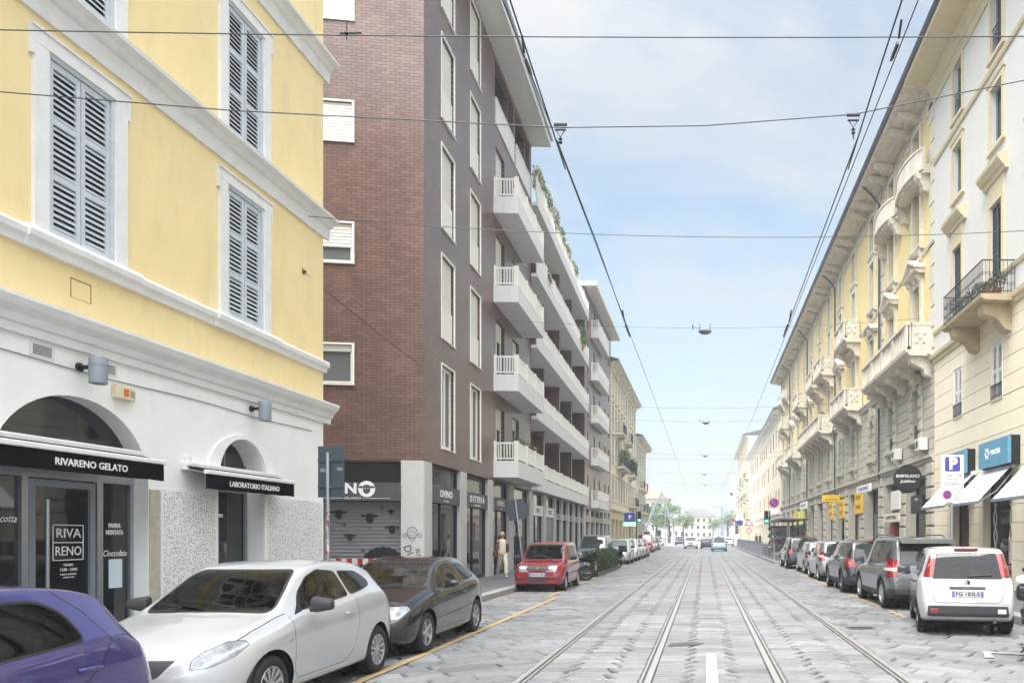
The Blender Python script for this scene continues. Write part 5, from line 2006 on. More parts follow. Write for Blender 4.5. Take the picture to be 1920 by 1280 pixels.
class Car:
    def __init__(s, c):
        s.c = c
        L, W = c['L'], c['W'] / 2
        top, belt, plan, rf, bot = (pchip(c[k]) for k in ('top', 'belt', 'plan', 'roof', 'bot'))
        s.top, s.plan = top, plan
        n = c.get('n', 84)
        xs = sorted({round(L * (1 - math.cos(PI * i / n)) / 2, 5) for i in range(n + 1)} | {round(p[0], 5) for p in c['top']})
        xs = [x for i, x in enumerate(xs) if i == 0 or x - xs[i - 1] > .004]
        rings = []
        for x in xs:
            zt, zb, w, r = top(x), bot(x), W * plan(x), rf(x)
            zs = min(belt(x), zt - .045)
            wr = w * r
            crown = c.get('crown', .05) * min(1, max(.4, (zt - zs) / .3))
            h = zs - zb
            ctl = [(0, zb), (w * .82, zb), (w * .95, zb + .015), (w * .985, zb + .3 * h), (w, zb + .58 * h), (w * .985, zb + .86 * h), (w * .955, zs), (w * .925, zs + .03 * min(1, (zt - zs) / .3)),
                   (wr + (w * .925 - wr) * .12, zt - crown - .04 * min(1, (zt - zs) / .4)), (wr - .02, zt - crown * .45), (wr * .72, zt - .012), (wr * .35, zt), (0, zt)]
            for _ in range(3 if c.get('n', 84) > 70 else 2):
                o = [ctl[0]]
                for i in range(len(ctl) - 1):
                    p, q = ctl[i], ctl[i + 1]
                    o += [(p[0] * .75 + q[0] * .25, p[1] * .75 + q[1] * .25), (p[0] * .25 + q[0] * .75, p[1] * .25 + q[1] * .75)]
                o.append(ctl[-1])
                ctl = o
            rings.append(ctl)
        J = len(rings[0])
        s.V, s.F = [], []          # faces are [vertex list, normal, part]
        grid = []
        for x, rg in zip(xs, rings):
            row = []
            for p in rg:
                row.append(len(s.V))
                s.V.append((x, p[0], p[1]))
            for p in rg[-2:0:-1]:
                row.append(len(s.V))
                s.V.append((x, -p[0], p[1]))
            grid.append(row)
        K = len(grid[0])

        def face(vl, out=None):
            nx = ny = nz = 0
            for q in range(len(vl)):
                a, b = s.V[vl[q]], s.V[vl[(q + 1) % len(vl)]]
                nx += (a[1] - b[1]) * (a[2] + b[2])
                ny += (a[2] - b[2]) * (a[0] + b[0])
                nz += (a[0] - b[0]) * (a[1] + b[1])
            l = math.sqrt(nx * nx + ny * ny + nz * nz) or 1
            n_ = (nx / l, ny / l, nz / l)
            if out is not None and n_[0] * out < 0:
                vl = vl[::-1]
                n_ = (-n_[0], -n_[1], -n_[2])
            s.F.append([vl, n_, 0])
        for i in range(len(grid) - 1):
            for k in range(K):
                face([grid[i][k], grid[i + 1][k], grid[i + 1][(k + 1) % K], grid[i][(k + 1) % K]])
        mid = (len(grid) // 2) * K + J - 1
        if s.F[mid][1][2] < 0:
            for f in s.F:
                f[0] = f[0][::-1]
                f[1] = (-f[1][0], -f[1][1], -f[1][2])
        for row, o_ in ((grid[0], -1), (grid[-1], 1)):
            for k in range(J - 1):
                vs = []
                for q in (row[k], row[k + 1], row[(K - k - 1) % K], row[(K - k) % K]):
                    if q not in vs:
                        vs.append(q)
                if len(vs) > 2:
                    face(vs, o_)
        s.parts = [('body', c['paint'], None)]

    def cut(s, poly, view, name=None, m=None, xr=None, sides=(1, -1), face=.12, par=None, zr=None):
        """cut a shape out of the shell. view: 'side', 'front', 'rear', 'top' or degrees round the front/rear corner"""
        V = s.V
        idx = None
        for sd in sides if view not in ('front', 'rear', 'top') else (1,):
            if view == 'side':
                d, a, up = Vector((0, sd, 0)), Vector((1, 0, 0)), Vector((0, 0, 1))
            elif view == 'front':
                d, a, up = Vector((-1, 0, 0)), Vector((0, 1, 0)), Vector((0, 0, 1))
            elif view == 'rear':
                d, a, up = Vector((1, 0, 0)), Vector((0, 1, 0)), Vector((0, 0, 1))
            elif view == 'top':
                d, a, up = Vector((0, 0, 1)), Vector((1, 0, 0)), Vector((0, 1, 0))
            else:
                t = R(abs(view))
                fx = -1 if view > 0 else 1
                d, a, up = Vector((fx * math.cos(t), sd * math.sin(t), 0)), Vector((-fx * math.sin(t), sd * math.cos(t), 0)), Vector((0, 0, 1))
            lo = (min(p[0] for p in poly), min(p[1] for p in poly))
            hi = (max(p[0] for p in poly), max(p[1] for p in poly))
            ax_, ay_, az_, uy_, uz_ = a.x, a.y, a.z, up.y, up.z

            def rec(f):
                q2 = []
                for i_ in f[0]:
                    x, y, z = V[i_]
                    q2.append((x * ax_ + y * ay_ + z * az_, y * uy_ + z * uz_))
                us = [p_[0] for p_ in q2]
                ws = [p_[1] for p_ in q2]
                return (f, q2, min(us), max(us), min(ws), max(ws))
            fs, rest = [], []
            dx, dy, dz = d
            for f in s.F:
                n_ = f[1]
                if n_[0] * dx + n_[1] * dy + n_[2] * dz <= face:
                    rest.append(f)
                    continue
                x, y, z = V[f[0][0]]
                if xr and not xr[0] <= x <= xr[1]:
                    rest.append(f)
                    continue
                if abs(n_[0]) < .98:
                    u_, w_ = x * ax_ + y * ay_ + z * az_, y * uy_ + z * uz_
                    if u_ > hi[0] + .3 or u_ < lo[0] - .3 or w_ > hi[1] + .3 or w_ < lo[1] - .3:
                        rest.append(f)
                        continue
                t_ = rec(f)
                if t_[3] < lo[0] or t_[2] > hi[0] or t_[5] < lo[1] or t_[4] > hi[1]:
                    rest.append(f)
                    continue
                fs.append(t_)
            n = len(poly)
            for i in range(n):
                p, q = poly[i], poly[(i + 1) % n]
                ex, ey = q[0] - p[0], q[1] - p[1]
                el = math.hypot(ex, ey)
                if el < 1e-6:
                    continue
                nx, ny = -ey / el, ex / el
                b0, b1 = min(p[0], q[0]) - .004, max(p[0], q[0]) + .004
                c0, c1 = min(p[1], q[1]) - .004, max(p[1], q[1]) + .004
                nfs = []
                cache = {}
                for t_ in fs:
                    if t_[3] < b0 or t_[2] > b1 or t_[5] < c0 or t_[4] > c1:
                        nfs.append(t_)
                        continue
                    ds = [(u_ - p[0]) * nx + (w_ - p[1]) * ny for u_, w_ in t_[1]]
                    if max(ds) < 1e-6 or min(ds) > -1e-6:
                        nfs.append(t_)
                        continue
                    f = t_[0]
                    A, B = [], []
                    m_ = len(f[0])
                    for k in range(m_):
                        va, vb = f[0][k], f[0][(k + 1) % m_]
                        da, db = ds[k], ds[(k + 1) % m_]
                        if da >= -1e-6:
                            A.append(va)
                        if da <= 1e-6:
                            B.append(va)
                        if (da > 1e-6 and db < -1e-6) or (da < -1e-6 and db > 1e-6):
                            key = (va, vb) if va < vb else (vb, va)
                            iv = cache.get(key)
                            if iv is None:
                                r_ = da / (da - db)
                                P0, P1 = V[va], V[vb]
                                iv = len(V)
                                V.append((P0[0] + r_ * (P1[0] - P0[0]), P0[1] + r_ * (P1[1] - P0[1]), P0[2] + r_ * (P1[2] - P0[2])))
                                cache[key] = iv
                            A.append(iv)
                            B.append(iv)
                    for vl in (A, B):
                        if len(vl) > 2:
                            nfs.append(rec([vl, f[1], f[2]]))
                fs = nfs
            sel = []
            for t_ in fs:
                m_ = len(t_[1])
                if inside((sum(p_[0] for p_ in t_[1]) / m_, sum(p_[1] for p_ in t_[1]) / m_), poly):
                    sel.append(t_[0])
                else:
                    rest.append(t_[0])
            s.F = rest if name == 'DELETE' else rest + sel
            if name == 'DELETE':
                continue
            sp = name not in ('body',)
            if sp or idx is None:
                s.parts.append((name, m, par))
                idx = len(s.parts) - 1
            for f in sel:
                f[2] = idx
        return idx

    def rear_x(s, z):
        x = s.c['L']
        while x > 0 and s.top(x) < z:
            x -= .002
        return x

    def gapline(s, pts, view, w=.006, **k):
        for p, q in zip(pts[:-1], pts[1:]):
            p, q = Vector(p), Vector(q)
            t = (q - p).normalized()
            nn = Vector((-t.y, t.x)) * w / 2
            s.cut([tuple(p - nn), tuple(q - nn), tuple(q + nn), tuple(p + nn)], view, 'body', CM['gap'], **k)

    def window(s, poly, view, name, r=.04, seal=.018, par=None, **k):
        poly = rnd_poly(poly, r)
        s.cut(grow(poly, seal), view, 'body', CM['seal'], **k)
        return s.cut(poly, view, name, s.c.get('glass', CM['glass']), par=par, **k)

    def lampc(s, poly, view, name, m, r=.02, **k):
        poly = rnd_poly(poly, r, 3)
        s.cut(grow(poly, .005), view, 'body', CM['gap'], **k)
        return s.cut(poly, view, name, m, **k)

    def build(s, name, label, group=None, loc=(0, 0, 0), rot=0):
        c = s.c
        W = c['W'] / 2
        for k, x in enumerate((c['xf'], c['xr'])):
            ra = c['r'] + c.get('arch', .055)
            cz = c['r']
            if c.get('cladding'):
                s.cut([(x + (ra + .07) * math.cos(2 * PI * i / 28), cz + (ra + .07) * math.sin(2 * PI * i / 28)) for i in range(28)], 'side', 'body', CM['plastic'], face=.3)
            s.cut([(x + ra * math.cos(2 * PI * i / 28), cz + ra * math.sin(2 * PI * i / 28)) for i in range(28)], 'side', 'DELETE', face=.05)
        t = thing(name, label, 'car', loc, rot, group)
        groups = {}
        for f in s.F:
            groups.setdefault(f[2], []).append(f)
        byname = {}
        for i, fs in groups.items():
            nm, m, par = s.parts[i]
            byname.setdefault(nm if nm in ('body',) else (nm, i), []).append((fs, m, par, i))
        made = {}
        order = sorted(byname.items(), key=lambda kv: (max(x[2] is not None for x in kv[1]), str(kv[0])))
        for key, lst in order:
            nm = key if isinstance(key, str) else key[0]
            vi, vs, fcs, ms, mats = {}, [], [], [], []
            for fs, m, par, i in lst:
                if m not in mats:
                    mats.append(m)
                mi = mats.index(m)
                for f in fs:
                    r_ = []
                    for v_ in f[0]:
                        if v_ not in vi:
                            vi[v_] = len(vs)
                            vs.append(s.V[v_])
                        r_.append(vi[v_])
                    fcs.append(r_)
                    ms.append(mi)
            me = bpy.data.meshes.new(nm)
            me.from_pydata(vs, [], fcs)
            for m in mats:
                me.materials.append(m)
            me.polygons.foreach_set('material_index', ms)
            me.polygons.foreach_set('use_smooth', [True] * len(fcs))
            me.update()
            par = lst[0][2]
            o = link(nm, me, made.get(par, t) if par is not None else t)
            for _, _, _, i in lst:
                made[i] = o
        s.made = made
        # wheel wells and wheels
        for x in (c['xf'], c['xr']):
            ra = c['r'] + c.get('arch', .055)
            n = 24
            w = W * s.plan(x)
            for sd in (1, -1):
                b = MB()
                vs = []
                for i in range(n + 1):
                    an = PI * (i / n * 1.3 - .15)
                    for y in (w * .965, w - .34):
                        vs.append((x + ra * math.cos(an), sd * y, c['r'] + ra * math.sin(an)))
                b.add(vs, [(2 * i, 2 * i + 2, 2 * i + 3, 2 * i + 1) for i in range(n)])
                b.add([(x + ra * math.cos(2 * PI * i / n), sd * (w - .34), c['r'] + ra * math.sin(2 * PI * i / n)) for i in range(n)], [tuple(range(n))])
                b.obj('wheel_well', CM['well'], t)
            for sd in (1, -1):
                wheel(t, x, sd * (w - .02), sd, c['r'], c.get('spokes', 5), c.get('rim', CM['rim']), c.get('tw', .2), c.get('fine', 0))
        return t


WH = {}


def wheel(t, x, y, sd, r, spokes, rm, tw, fine):
    key = (r, spokes, rm.name, tw, fine)
    if key not in WH:
        ri = r * .66
        a = MB()
        a.lathe([(ri, -tw), (r * .93, -tw), (r * .985, -tw * .88), (r, -tw * .75), (r, -tw * .25), (r * .985, -tw * .1), (r * .93, -.004), (r * .8, .004), (r * .7, 0), (ri * 1.01, -.008), (ri * .98, -.03)], 40, ax='y')
        for g in (-.35, -.5, -.65):
            a.lathe([(r * 1.001, tw * g - .004), (r * 1.001, tw * g + .004)], 40, ax='y')
        b = MB()
        b.lathe([(ri * 1.0, -.012), (ri * .97, -.004), (ri * .93, -.01), (ri * .9, -.06), (ri * .9, -tw)], 40, ax='y')
        d = MB()
        d.lathe([(.001, -.02), (r * .13, -.022), (r * .16, -.03), (r * .17, -.07), (.001, -.07)], 20, ax='y')
        for k in range(spokes):
            an = 2 * PI * k / spokes
            for q in ((-1, 1) if fine == 2 else (0,)):
                a0 = an + q * .1
                a1 = an + q * (.34 if fine == 2 else 0)
                w0, w1 = (r * .11, r * .08) if not fine else (r * .035, r * .04)
                c0, s0 = math.cos(a0), math.sin(a0)
                c1, s1 = math.cos(a1), math.sin(a1)
                p = [(r * .12 * c0 - w0 * s0, r * .12 * s0 + w0 * c0), (r * .12 * c0 + w0 * s0, r * .12 * s0 - w0 * c0), (ri * .94 * c1 + w1 * s1, ri * .94 * s1 - w1 * c1), (ri * .94 * c1 - w1 * s1, ri * .94 * s1 + w1 * c1)]
                vs = [(u, -.022, v_) for u, v_ in p[:2]] + [(u, -.012, v_) for u, v_ in p[2:]] + [(u, -.055, v_) for u, v_ in p]
                d.add(vs, [(0, 1, 2, 3), (0, 1, 5, 4), (1, 2, 6, 5), (3, 0, 4, 7), (2, 3, 7, 6)])
        d.lathe([(.001, -.018), (r * .075, -.018), (r * .08, -.024)], 14, ax='y')
        e = MB().lathe([(.001, -.085), (ri * .9, -.085)], 24, ax='y')
        WH[key] = (a.mesh('tyre', CM['tyre']), b.mesh('rim', rm), d.mesh('spokes', rm), e.mesh('brake_disc', CM['well']))
    ms = WH[key]
    w = link('wheel', None, t, (x, y, r), 0 if sd > 0 else PI)
    for nm, me in zip(('tyre', 'rim', 'spoke_star', 'brake_disc'), ms):
        link(nm, me, w)
    return w


def mirror(t, x, y, z, m, sd, k=1.0, frontview=True):
    b = MB()
    b.bbox(-.055 * k, .05, -.11 * k, .11 * k, -.07 * k, .07 * k, .035)
    b.v = [(p[0], p[1], p[2] * (1 - .25 * sd * p[1] / .11) * (1 - .2 * (p[0] < 0))) for p in b.v]
    b.sm = [True] * len(b.sm)
    o = b.obj('mirror', m, t, (x, y + sd * .11 * k, z + .03))
    MB().tube([(.0, -sd * .12 * k, -.05), (0, -sd * .05, -.03)], [.035, .02], 8).obj('mirror_stalk', CM['plastic'], o)
    q = MB()
    q.prism([(.085 * k * math.cos(2 * PI * i / 20), .055 * k * math.sin(2 * PI * i / 20)) for i in range(20)], 'x', .046, .049)
    q.obj('mirror_glass', CM['mirror'], o)
    return o


def handle(par, x, y, z, sd, m, rot=0):
    b = MB()
    b.tube([(x - .09, y, z), (x - .07, y + sd * .03, z + .002), (x, y + sd * .037, z + .004), (x + .07, y + sd * .03, z + .002), (x + .09, y, z)], [.01, .014, .015, .014, .01], 8)
    return b.obj('door_handle', m, par)


def plate(t, x, z, front, txt='', w=.52, blue=True, y=0, tilt=0):
    sg = -1 if front else 1
    b = MB().bbox(x, x + sg * .012, y - w / 2, y + w / 2, z - .055, z + .055, .004)
    o = b.obj('number_plate', CM['plate'], t)
    if blue:
        x1 = x + sg * .0125
        q = MB()
        for s_ in (-1, 1):
            q.box(x1, x1 + sg * .001, y + s_ * (w / 2 - .002), y + s_ * (w / 2 - .042), z - .052, z + .052)
        q.obj('plate_band', CM['plate_blue'], o)
    if txt:
        text(txt, .095, M['black_ink'], 'lettering', o, (x + sg * .0135, y, z), (PI / 2, 0, PI / 2 if not front else -PI / 2), width=w * .76, bold=.001)
    return o


def wiper(t, pts, name='wiper'):
    MB().tube(pts, .009, 6).obj(name, CM['seal'], t)


PL = [(0, .62), (.03, .72), (.09, .82), (.2, .9), (.4, .965), (.7, .99), (1.2, 1.0), (2.4, 1.0)]


def planr(L, rear=((-.9, .99), (-.5, .965), (-.25, .92), (-.1, .85), (-.03, .76), (0, .68))):
    return PL + [(L + a, b) for a, b in rear]


RZ_L = PI / 2           # bonnet towards the camera
RZ_R = -PI / 2          # bonnet away from the camera

# ---- white hatchback with a pointed grille (front left)
L = 3.84
c = dict(L=L, W=1.70, xf=.76, xr=3.15, r=.3, paint=paint_mat('pearl silver car paint', '#b3b5b7', .3, .28), glass=CM['glass2'], spokes=12, fine=2, rim=CM['rim'],
         top=[(0, .52), (.03, .62), (.09, .7), (.25, .795), (.6, .9), (.93, .965), (1.02, .985), (1.3, 1.15), (1.66, 1.365), (1.85, 1.425), (2.3, 1.47), (2.8, 1.455), (3.2, 1.39), (3.42, 1.31), (3.6, 1.12), (3.74, .95), (3.81, .8), (3.84, .6)],
         belt=[(0, .5), (.3, .68), (.9, .84), (1.3, .915), (2.2, .97), (2.9, 1.03), (3.3, 1.03), (3.6, .9), (3.84, .62)],
         plan=[(0, .42), (.03, .52), (.08, .63), (.18, .76), (.34, .87), (.55, .95), (.8, .985), (1.2, 1.0), (2.4, 1.0)] + planr(L)[len(PL):], roof=[(0, .8), (.5, .83), (1.0, .84), (1.4, .74), (1.8, .685), (2.6, .68), (3.2, .66), (3.45, .7), (3.84, .8)],
         bot=[(0, .26), (.3, .2), (3.4, .2), (3.84, .3)], crown=.05)
k = Car(c)
k.window([(-.62, 1.0), (.62, 1.0), (.565, 1.18), (.5, 1.36), (-.5, 1.36), (-.565, 1.18)], 'front', 'windscreen', .06, .025, xr=(1.0, 1.9), face=.08)
D = k.cut(rnd_poly([(1.12, .36), (1.2, .3), (2.2, .3), (2.42, .42), (2.55, .8), (2.52, 1.06), (2.38, 1.38), (1.98, 1.43), (1.6, 1.3), (1.13, .95)], .08), 'side', 'door', c['paint'])
for pts in ([(1.13, .93), (1.12, .4), (1.2, .305), (2.2, .305), (2.42, .42), (2.52, .62), (2.56, .82), (2.53, 1.02)],):
    k.gapline(pts, 'side', .007)
k.window([(1.33, .985), (2.0, 1.03), (2.4, 1.06), (2.34, 1.325), (2.0, 1.36), (1.75, 1.295), (1.5, 1.15)], 'side', 'door_window', .05, .016)
k.window([(2.46, 1.065), (2.75, 1.1), (3.02, 1.14), (3.1, 1.18), (3.02, 1.24), (2.86, 1.305), (2.41, 1.325)], 'side', 'quarter_window', .05, .016)
k.cut(rnd_poly([(1.22, .94), (1.37, .965), (1.5, 1.13)], .01), 'side', 'body', CM['seal'])
k.gapline([(.28, .735), (.6, .85), (.95, .935), (1.12, .965)], 'side', .006, face=.02)
k.lampc([(.33, .575), (.26, .61), (.21, .66), (.36, .75), (.52, .8), (.62, .805), (.68, .78), (.62, .72)], 62, 'headlight', CM['lamp'], .015, face=.05) if False else None
k.lampc([(.36, .575), (.5, .585), (.72, .665), (.86, .75), (.83, .78), (.68, .785), (.48, .72), (.38, .65)], 50, 'headlight', CM['lamp'], .015, face=.02, xr=(0, .9))
k.cut(rnd_poly([(-.36, .66), (.36, .66), (.24, .52), (.1, .475), (-.1, .475), (-.24, .52)], .02), 'front', 'grille', CM['plastic'], xr=(0, .5), face=.05)
k.cut(rnd_poly([(-.5, .36), (.5, .36), (.42, .28), (-.42, .28)], .02), 'front', 'lower_grille', CM['plastic'], xr=(0, .4), face=.05)
k.window([(-.46, 1.0), (.46, 1.0), (.4, 1.3), (-.4, 1.3)], 'rear', 'rear_window', .05, .02, xr=(3.3, 3.84), face=.05)
k.lampc([(.55, .9), (.72, .92), (.68, 1.2), (.6, 1.2)], -40, 'tail_light', CM['red'], face=.02) if False else None
X0, Y0 = -4.98, 6.6
wc = k.build('parked_car', 'pearl white hatchback with pointed black grille parked between the purple and black cars', 'cars parked along the left kerb', (X0, Y0, 0), RZ_L)
cabin(wc, 1.12, 1.75, 2.75, .76, .9)
g = MB()
for i in range(6):
    z = .5 + i * .025
    g.tube([(.02 + .16 * abs(y_) ** 2, y_ * .3 * (.45 + i * .1), z) for y_ in (-1, -.5, 0, .5, 1)], .004, 5)
g.obj('grille_bar', CM['gap'], wc)
MB().lathe([(.001, -.012), (.05, -.01), (.055, 0)], 18, (.03, 0, .68), 'x').obj('emblem', CM['chrome'], wc)
for sd in (1, -1):
    mirror(wc, 1.42, sd * .85, 1.0, CM['chrome'] if False else CM['plastic'], sd, 1.05)
    handle(wc, 2.3, sd * .835, .86, sd, CM['chrome'])
    MB().bbox(1.0, 1.09, sd * .838 - .004, sd * .838 + .004, .69, .72, .003).obj('side_repeater', CM['lamp'], wc)
wiper(wc, [(1.03, -.3, 1.03), (1.1, .05, 1.075), (1.15, .35, 1.09)])
wiper(wc, [(1.03, .25, 1.03), (1.1, .5, 1.065)])
MB().box(1.3, 1.303, -.36, -.3, 1.2, 1.22)
plate(wc, -.004, .42, True)

# ---- black three-door hatchback
L = 3.95
c = dict(L=L, W=1.70, xf=.79, xr=3.25, r=.305, paint=paint_mat('aubergine black car paint', '#111013', .1, .22), glass=CM['glass2'], spokes=5, rim=CM['rim'],
         top=[(0, .5), (.03, .6), (.1, .68), (.3, .77), (.7, .88), (1.02, .945), (1.1, .965), (1.4, 1.12), (1.8, 1.315), (2.0, 1.365), (2.4, 1.4), (2.9, 1.38), (3.3, 1.31), (3.55, 1.21), (3.72, 1.05), (3.86, .9), (3.93, .75), (3.95, .6)],
         belt=[(0, .5), (.3, .66), (1.0, .83), (2.0, .9), (2.9, .95), (3.4, .96), (3.7, .86), (3.95, .62)],
         plan=planr(L), roof=[(0, .8), (.6, .82), (1.1, .83), (1.5, .74), (2.0, .68), (2.7, .67), (3.4, .66), (3.6, .7), (3.95, .8)],
         bot=[(0, .24), (.3, .19), (3.5, .19), (3.95, .3)], crown=.05)
k = Car(c)
k.window([(-.62, .985), (.62, .985), (.56, 1.16), (.5, 1.3), (-.5, 1.3), (-.56, 1.15)], 'front', 'windscreen', .05, .025, xr=(1.05, 2.05), face=.08)
k.cut(rnd_poly([(1.14, .3), (2.55, .3), (2.62, .6), (2.6, .95), (2.5, 1.32), (2.1, 1.36), (1.7, 1.22), (1.16, .88)], .06), 'side', 'door', c['paint'])
k.gapline([(1.15, .88), (1.13, .31), (2.55, .31), (2.63, .6), (2.61, .93)], 'side', .007)
k.gapline([(.95, .47), (3.0, .55)], 'side', .012)
k.window([(1.42, .935), (2.5, .985), (2.44, 1.25), (2.15, 1.285), (1.85, 1.22), (1.6, 1.09)], 'side', 'door_window', .04, .016)
k.window([(2.57, .99), (3.2, 1.03), (3.3, 1.07), (3.1, 1.18), (2.9, 1.245), (2.52, 1.255)], 'side', 'quarter_window', .05, .016)
k.gapline([(.3, .72), (.7, .82), (1.14, .89)], 'side', .006, face=.02)
k.lampc([(.3, .56), (.56, .565), (.78, .69), (.74, .735), (.46, .735), (.31, .65)], 40, 'headlight', CM['lamp'], .015, face=.02, xr=(0, .8))
k.cut(rnd_poly([(-.32, .63), (.32, .63), (.25, .5), (-.25, .5)], .02), 'front', 'grille', CM['plastic'], xr=(0, .4), face=.05)
k.cut(rnd_poly([(-.6, .38), (.6, .38), (.52, .26), (-.52, .26)], .03), 'front', 'lower_grille', CM['plastic'], xr=(0, .4), face=.05)
k.window([(-.46, .98), (.46, .98), (.4, 1.22), (-.4, 1.22)], 'rear', 'rear_window', .05, .02, xr=(3.4, 3.95), face=.05)
bc = k.build('parked_car', 'dark aubergine three door hatchback parked behind the pearl white one', 'cars parked along the left kerb', (-4.97, 10.64, 0), RZ_L)
cabin(bc, 1.2, 1.85, 2.8, .76, .86)
for sd in (1, -1):
    mirror(bc, 1.5, sd * .84, .96, c['paint'], sd, 1.0)
    handle(bc, 2.38, sd * .84, .8, sd, c['paint'])
    MB().lathe([(.001, .008), (.045, .006), (.05, 0)], 16, (.2, sd * .62, .33), 'x').obj('fog_lamp', CM['lamp'], bc)
    MB().bbox(1.02, 1.1, sd * .84 - .004, sd * .84 + .004, .6, .63, .003).obj('side_repeater', CM['amber'], bc)
wiper(bc, [(1.12, -.3, .99), (1.2, .1, 1.04), (1.26, .42, 1.05)])
plate(bc, -.004, .45, True)

# ---- purple hatchback, cut by the lower left corner
L = 4.03
c = dict(L=L, W=1.69, xf=.85, xr=3.36, r=.31, paint=paint_mat('violet car paint', '#3d3872', .35, .25), glass=CM['glass2'], spokes=5,
         top=[(0, .5), (.03, .6), (.1, .7), (.3, .8), (.8, .92), (1.05, .98), (1.4, 1.17), (1.75, 1.33), (2.0, 1.39), (2.5, 1.435), (3.0, 1.425), (3.4, 1.385), (3.6, 1.33), (3.78, 1.14), (3.9, .99), (3.96, .92), (4.01, .75), (4.03, .6)],
         belt=[(0, .5), (.3, .68), (1.0, .84), (2.0, .9), (2.9, .98), (3.4, 1.02), (3.75, .95), (4.03, .62)],
         plan=planr(L, ((-.9, 1.0), (-.5, .985), (-.25, .955), (-.1, .9), (-.03, .83), (0, .76))), roof=[(0, .8), (.6, .82), (1.1, .83), (1.5, .74), (2.0, .69), (2.7, .69), (3.4, .69), (3.7, .72), (4.03, .8)],
         bot=[(0, .24), (.3, .19), (3.6, .2), (4.03, .32)], crown=.05)
k = Car(c)
k.window([(-.62, 1.0), (.62, 1.0), (.5, 1.37), (-.5, 1.37)], 'front', 'windscreen', .05, .025, xr=(1.0, 2.05), face=.08)
k.cut(rnd_poly([(2.36, .3), (2.95, .3), (3.02, .62), (3.3, .8), (3.45, .98), (3.3, 1.3), (2.9, 1.41), (2.36, 1.42)], .06), 'side', 'door', c['paint'])
k.cut(rnd_poly([(1.16, .3), (2.32, .3), (2.32, 1.42), (2.05, 1.38), (1.6, 1.18), (1.18, .9)], .05), 'side', 'door', c['paint'])
k.gapline([(2.34, 1.42), (2.34, .31), (2.95, .31), (3.03, .62), (3.32, .82), (3.47, 1.0), (3.36, 1.22), (3.2, 1.36)], 'side', .008)
k.window([(2.39, .965), (2.9, 1.0), (3.24, 1.03), (3.18, 1.22), (3.02, 1.3), (2.39, 1.32)], 'side', 'door_window', .07, .018)
k.window([(1.5, .93), (2.29, .965), (2.29, 1.32), (2.1, 1.3), (1.75, 1.18)], 'side', 'door_window', .04, .016)
k.gapline([(3.52, 1.02), (3.75, 1.01), (3.98, .9)], 'side', .006, face=.02)
k.window([(-.5, 1.0), (.5, 1.0), (.44, 1.3), (-.44, 1.3)], 'rear', 'rear_window', .05, .025, xr=(3.4, 4.03), face=.03)
k.lampc([(.3, .95), (.48, .93), (.44, 1.18), (.36, 1.2)], -35, 'tail_light', CM['red'], .02, face=.02, xr=(3.6, 4.03))
k.cut(rnd_poly([(-.4, .45), (.4, .45), (.4, .34), (-.4, .34)], .02), 'rear', 'bumper_insert', CM['plastic'], xr=(3.8, 4.1), face=.05)
pc = k.build('parked_car', 'purple violet hatchback in the lower left corner, only its tail end in view', 'cars parked along the left kerb', (-5.13, 2.1, 0), RZ_L)
cabin(pc, 1.2, 1.9, 2.9, .76, .88)
for sd in (1, -1):
    handle(pc, 3.22, sd * .84, .83, sd, c['paint'])
    handle(pc, 2.2, sd * .84, .8, sd, c['paint'])
    mirror(pc, 1.5, sd * .84, .97, c['paint'], sd)
MB().tube([(2.9, .2, 1.48), (2.98, .2, 1.72)], .006, 6).obj('antenna', CM['seal'], pc)

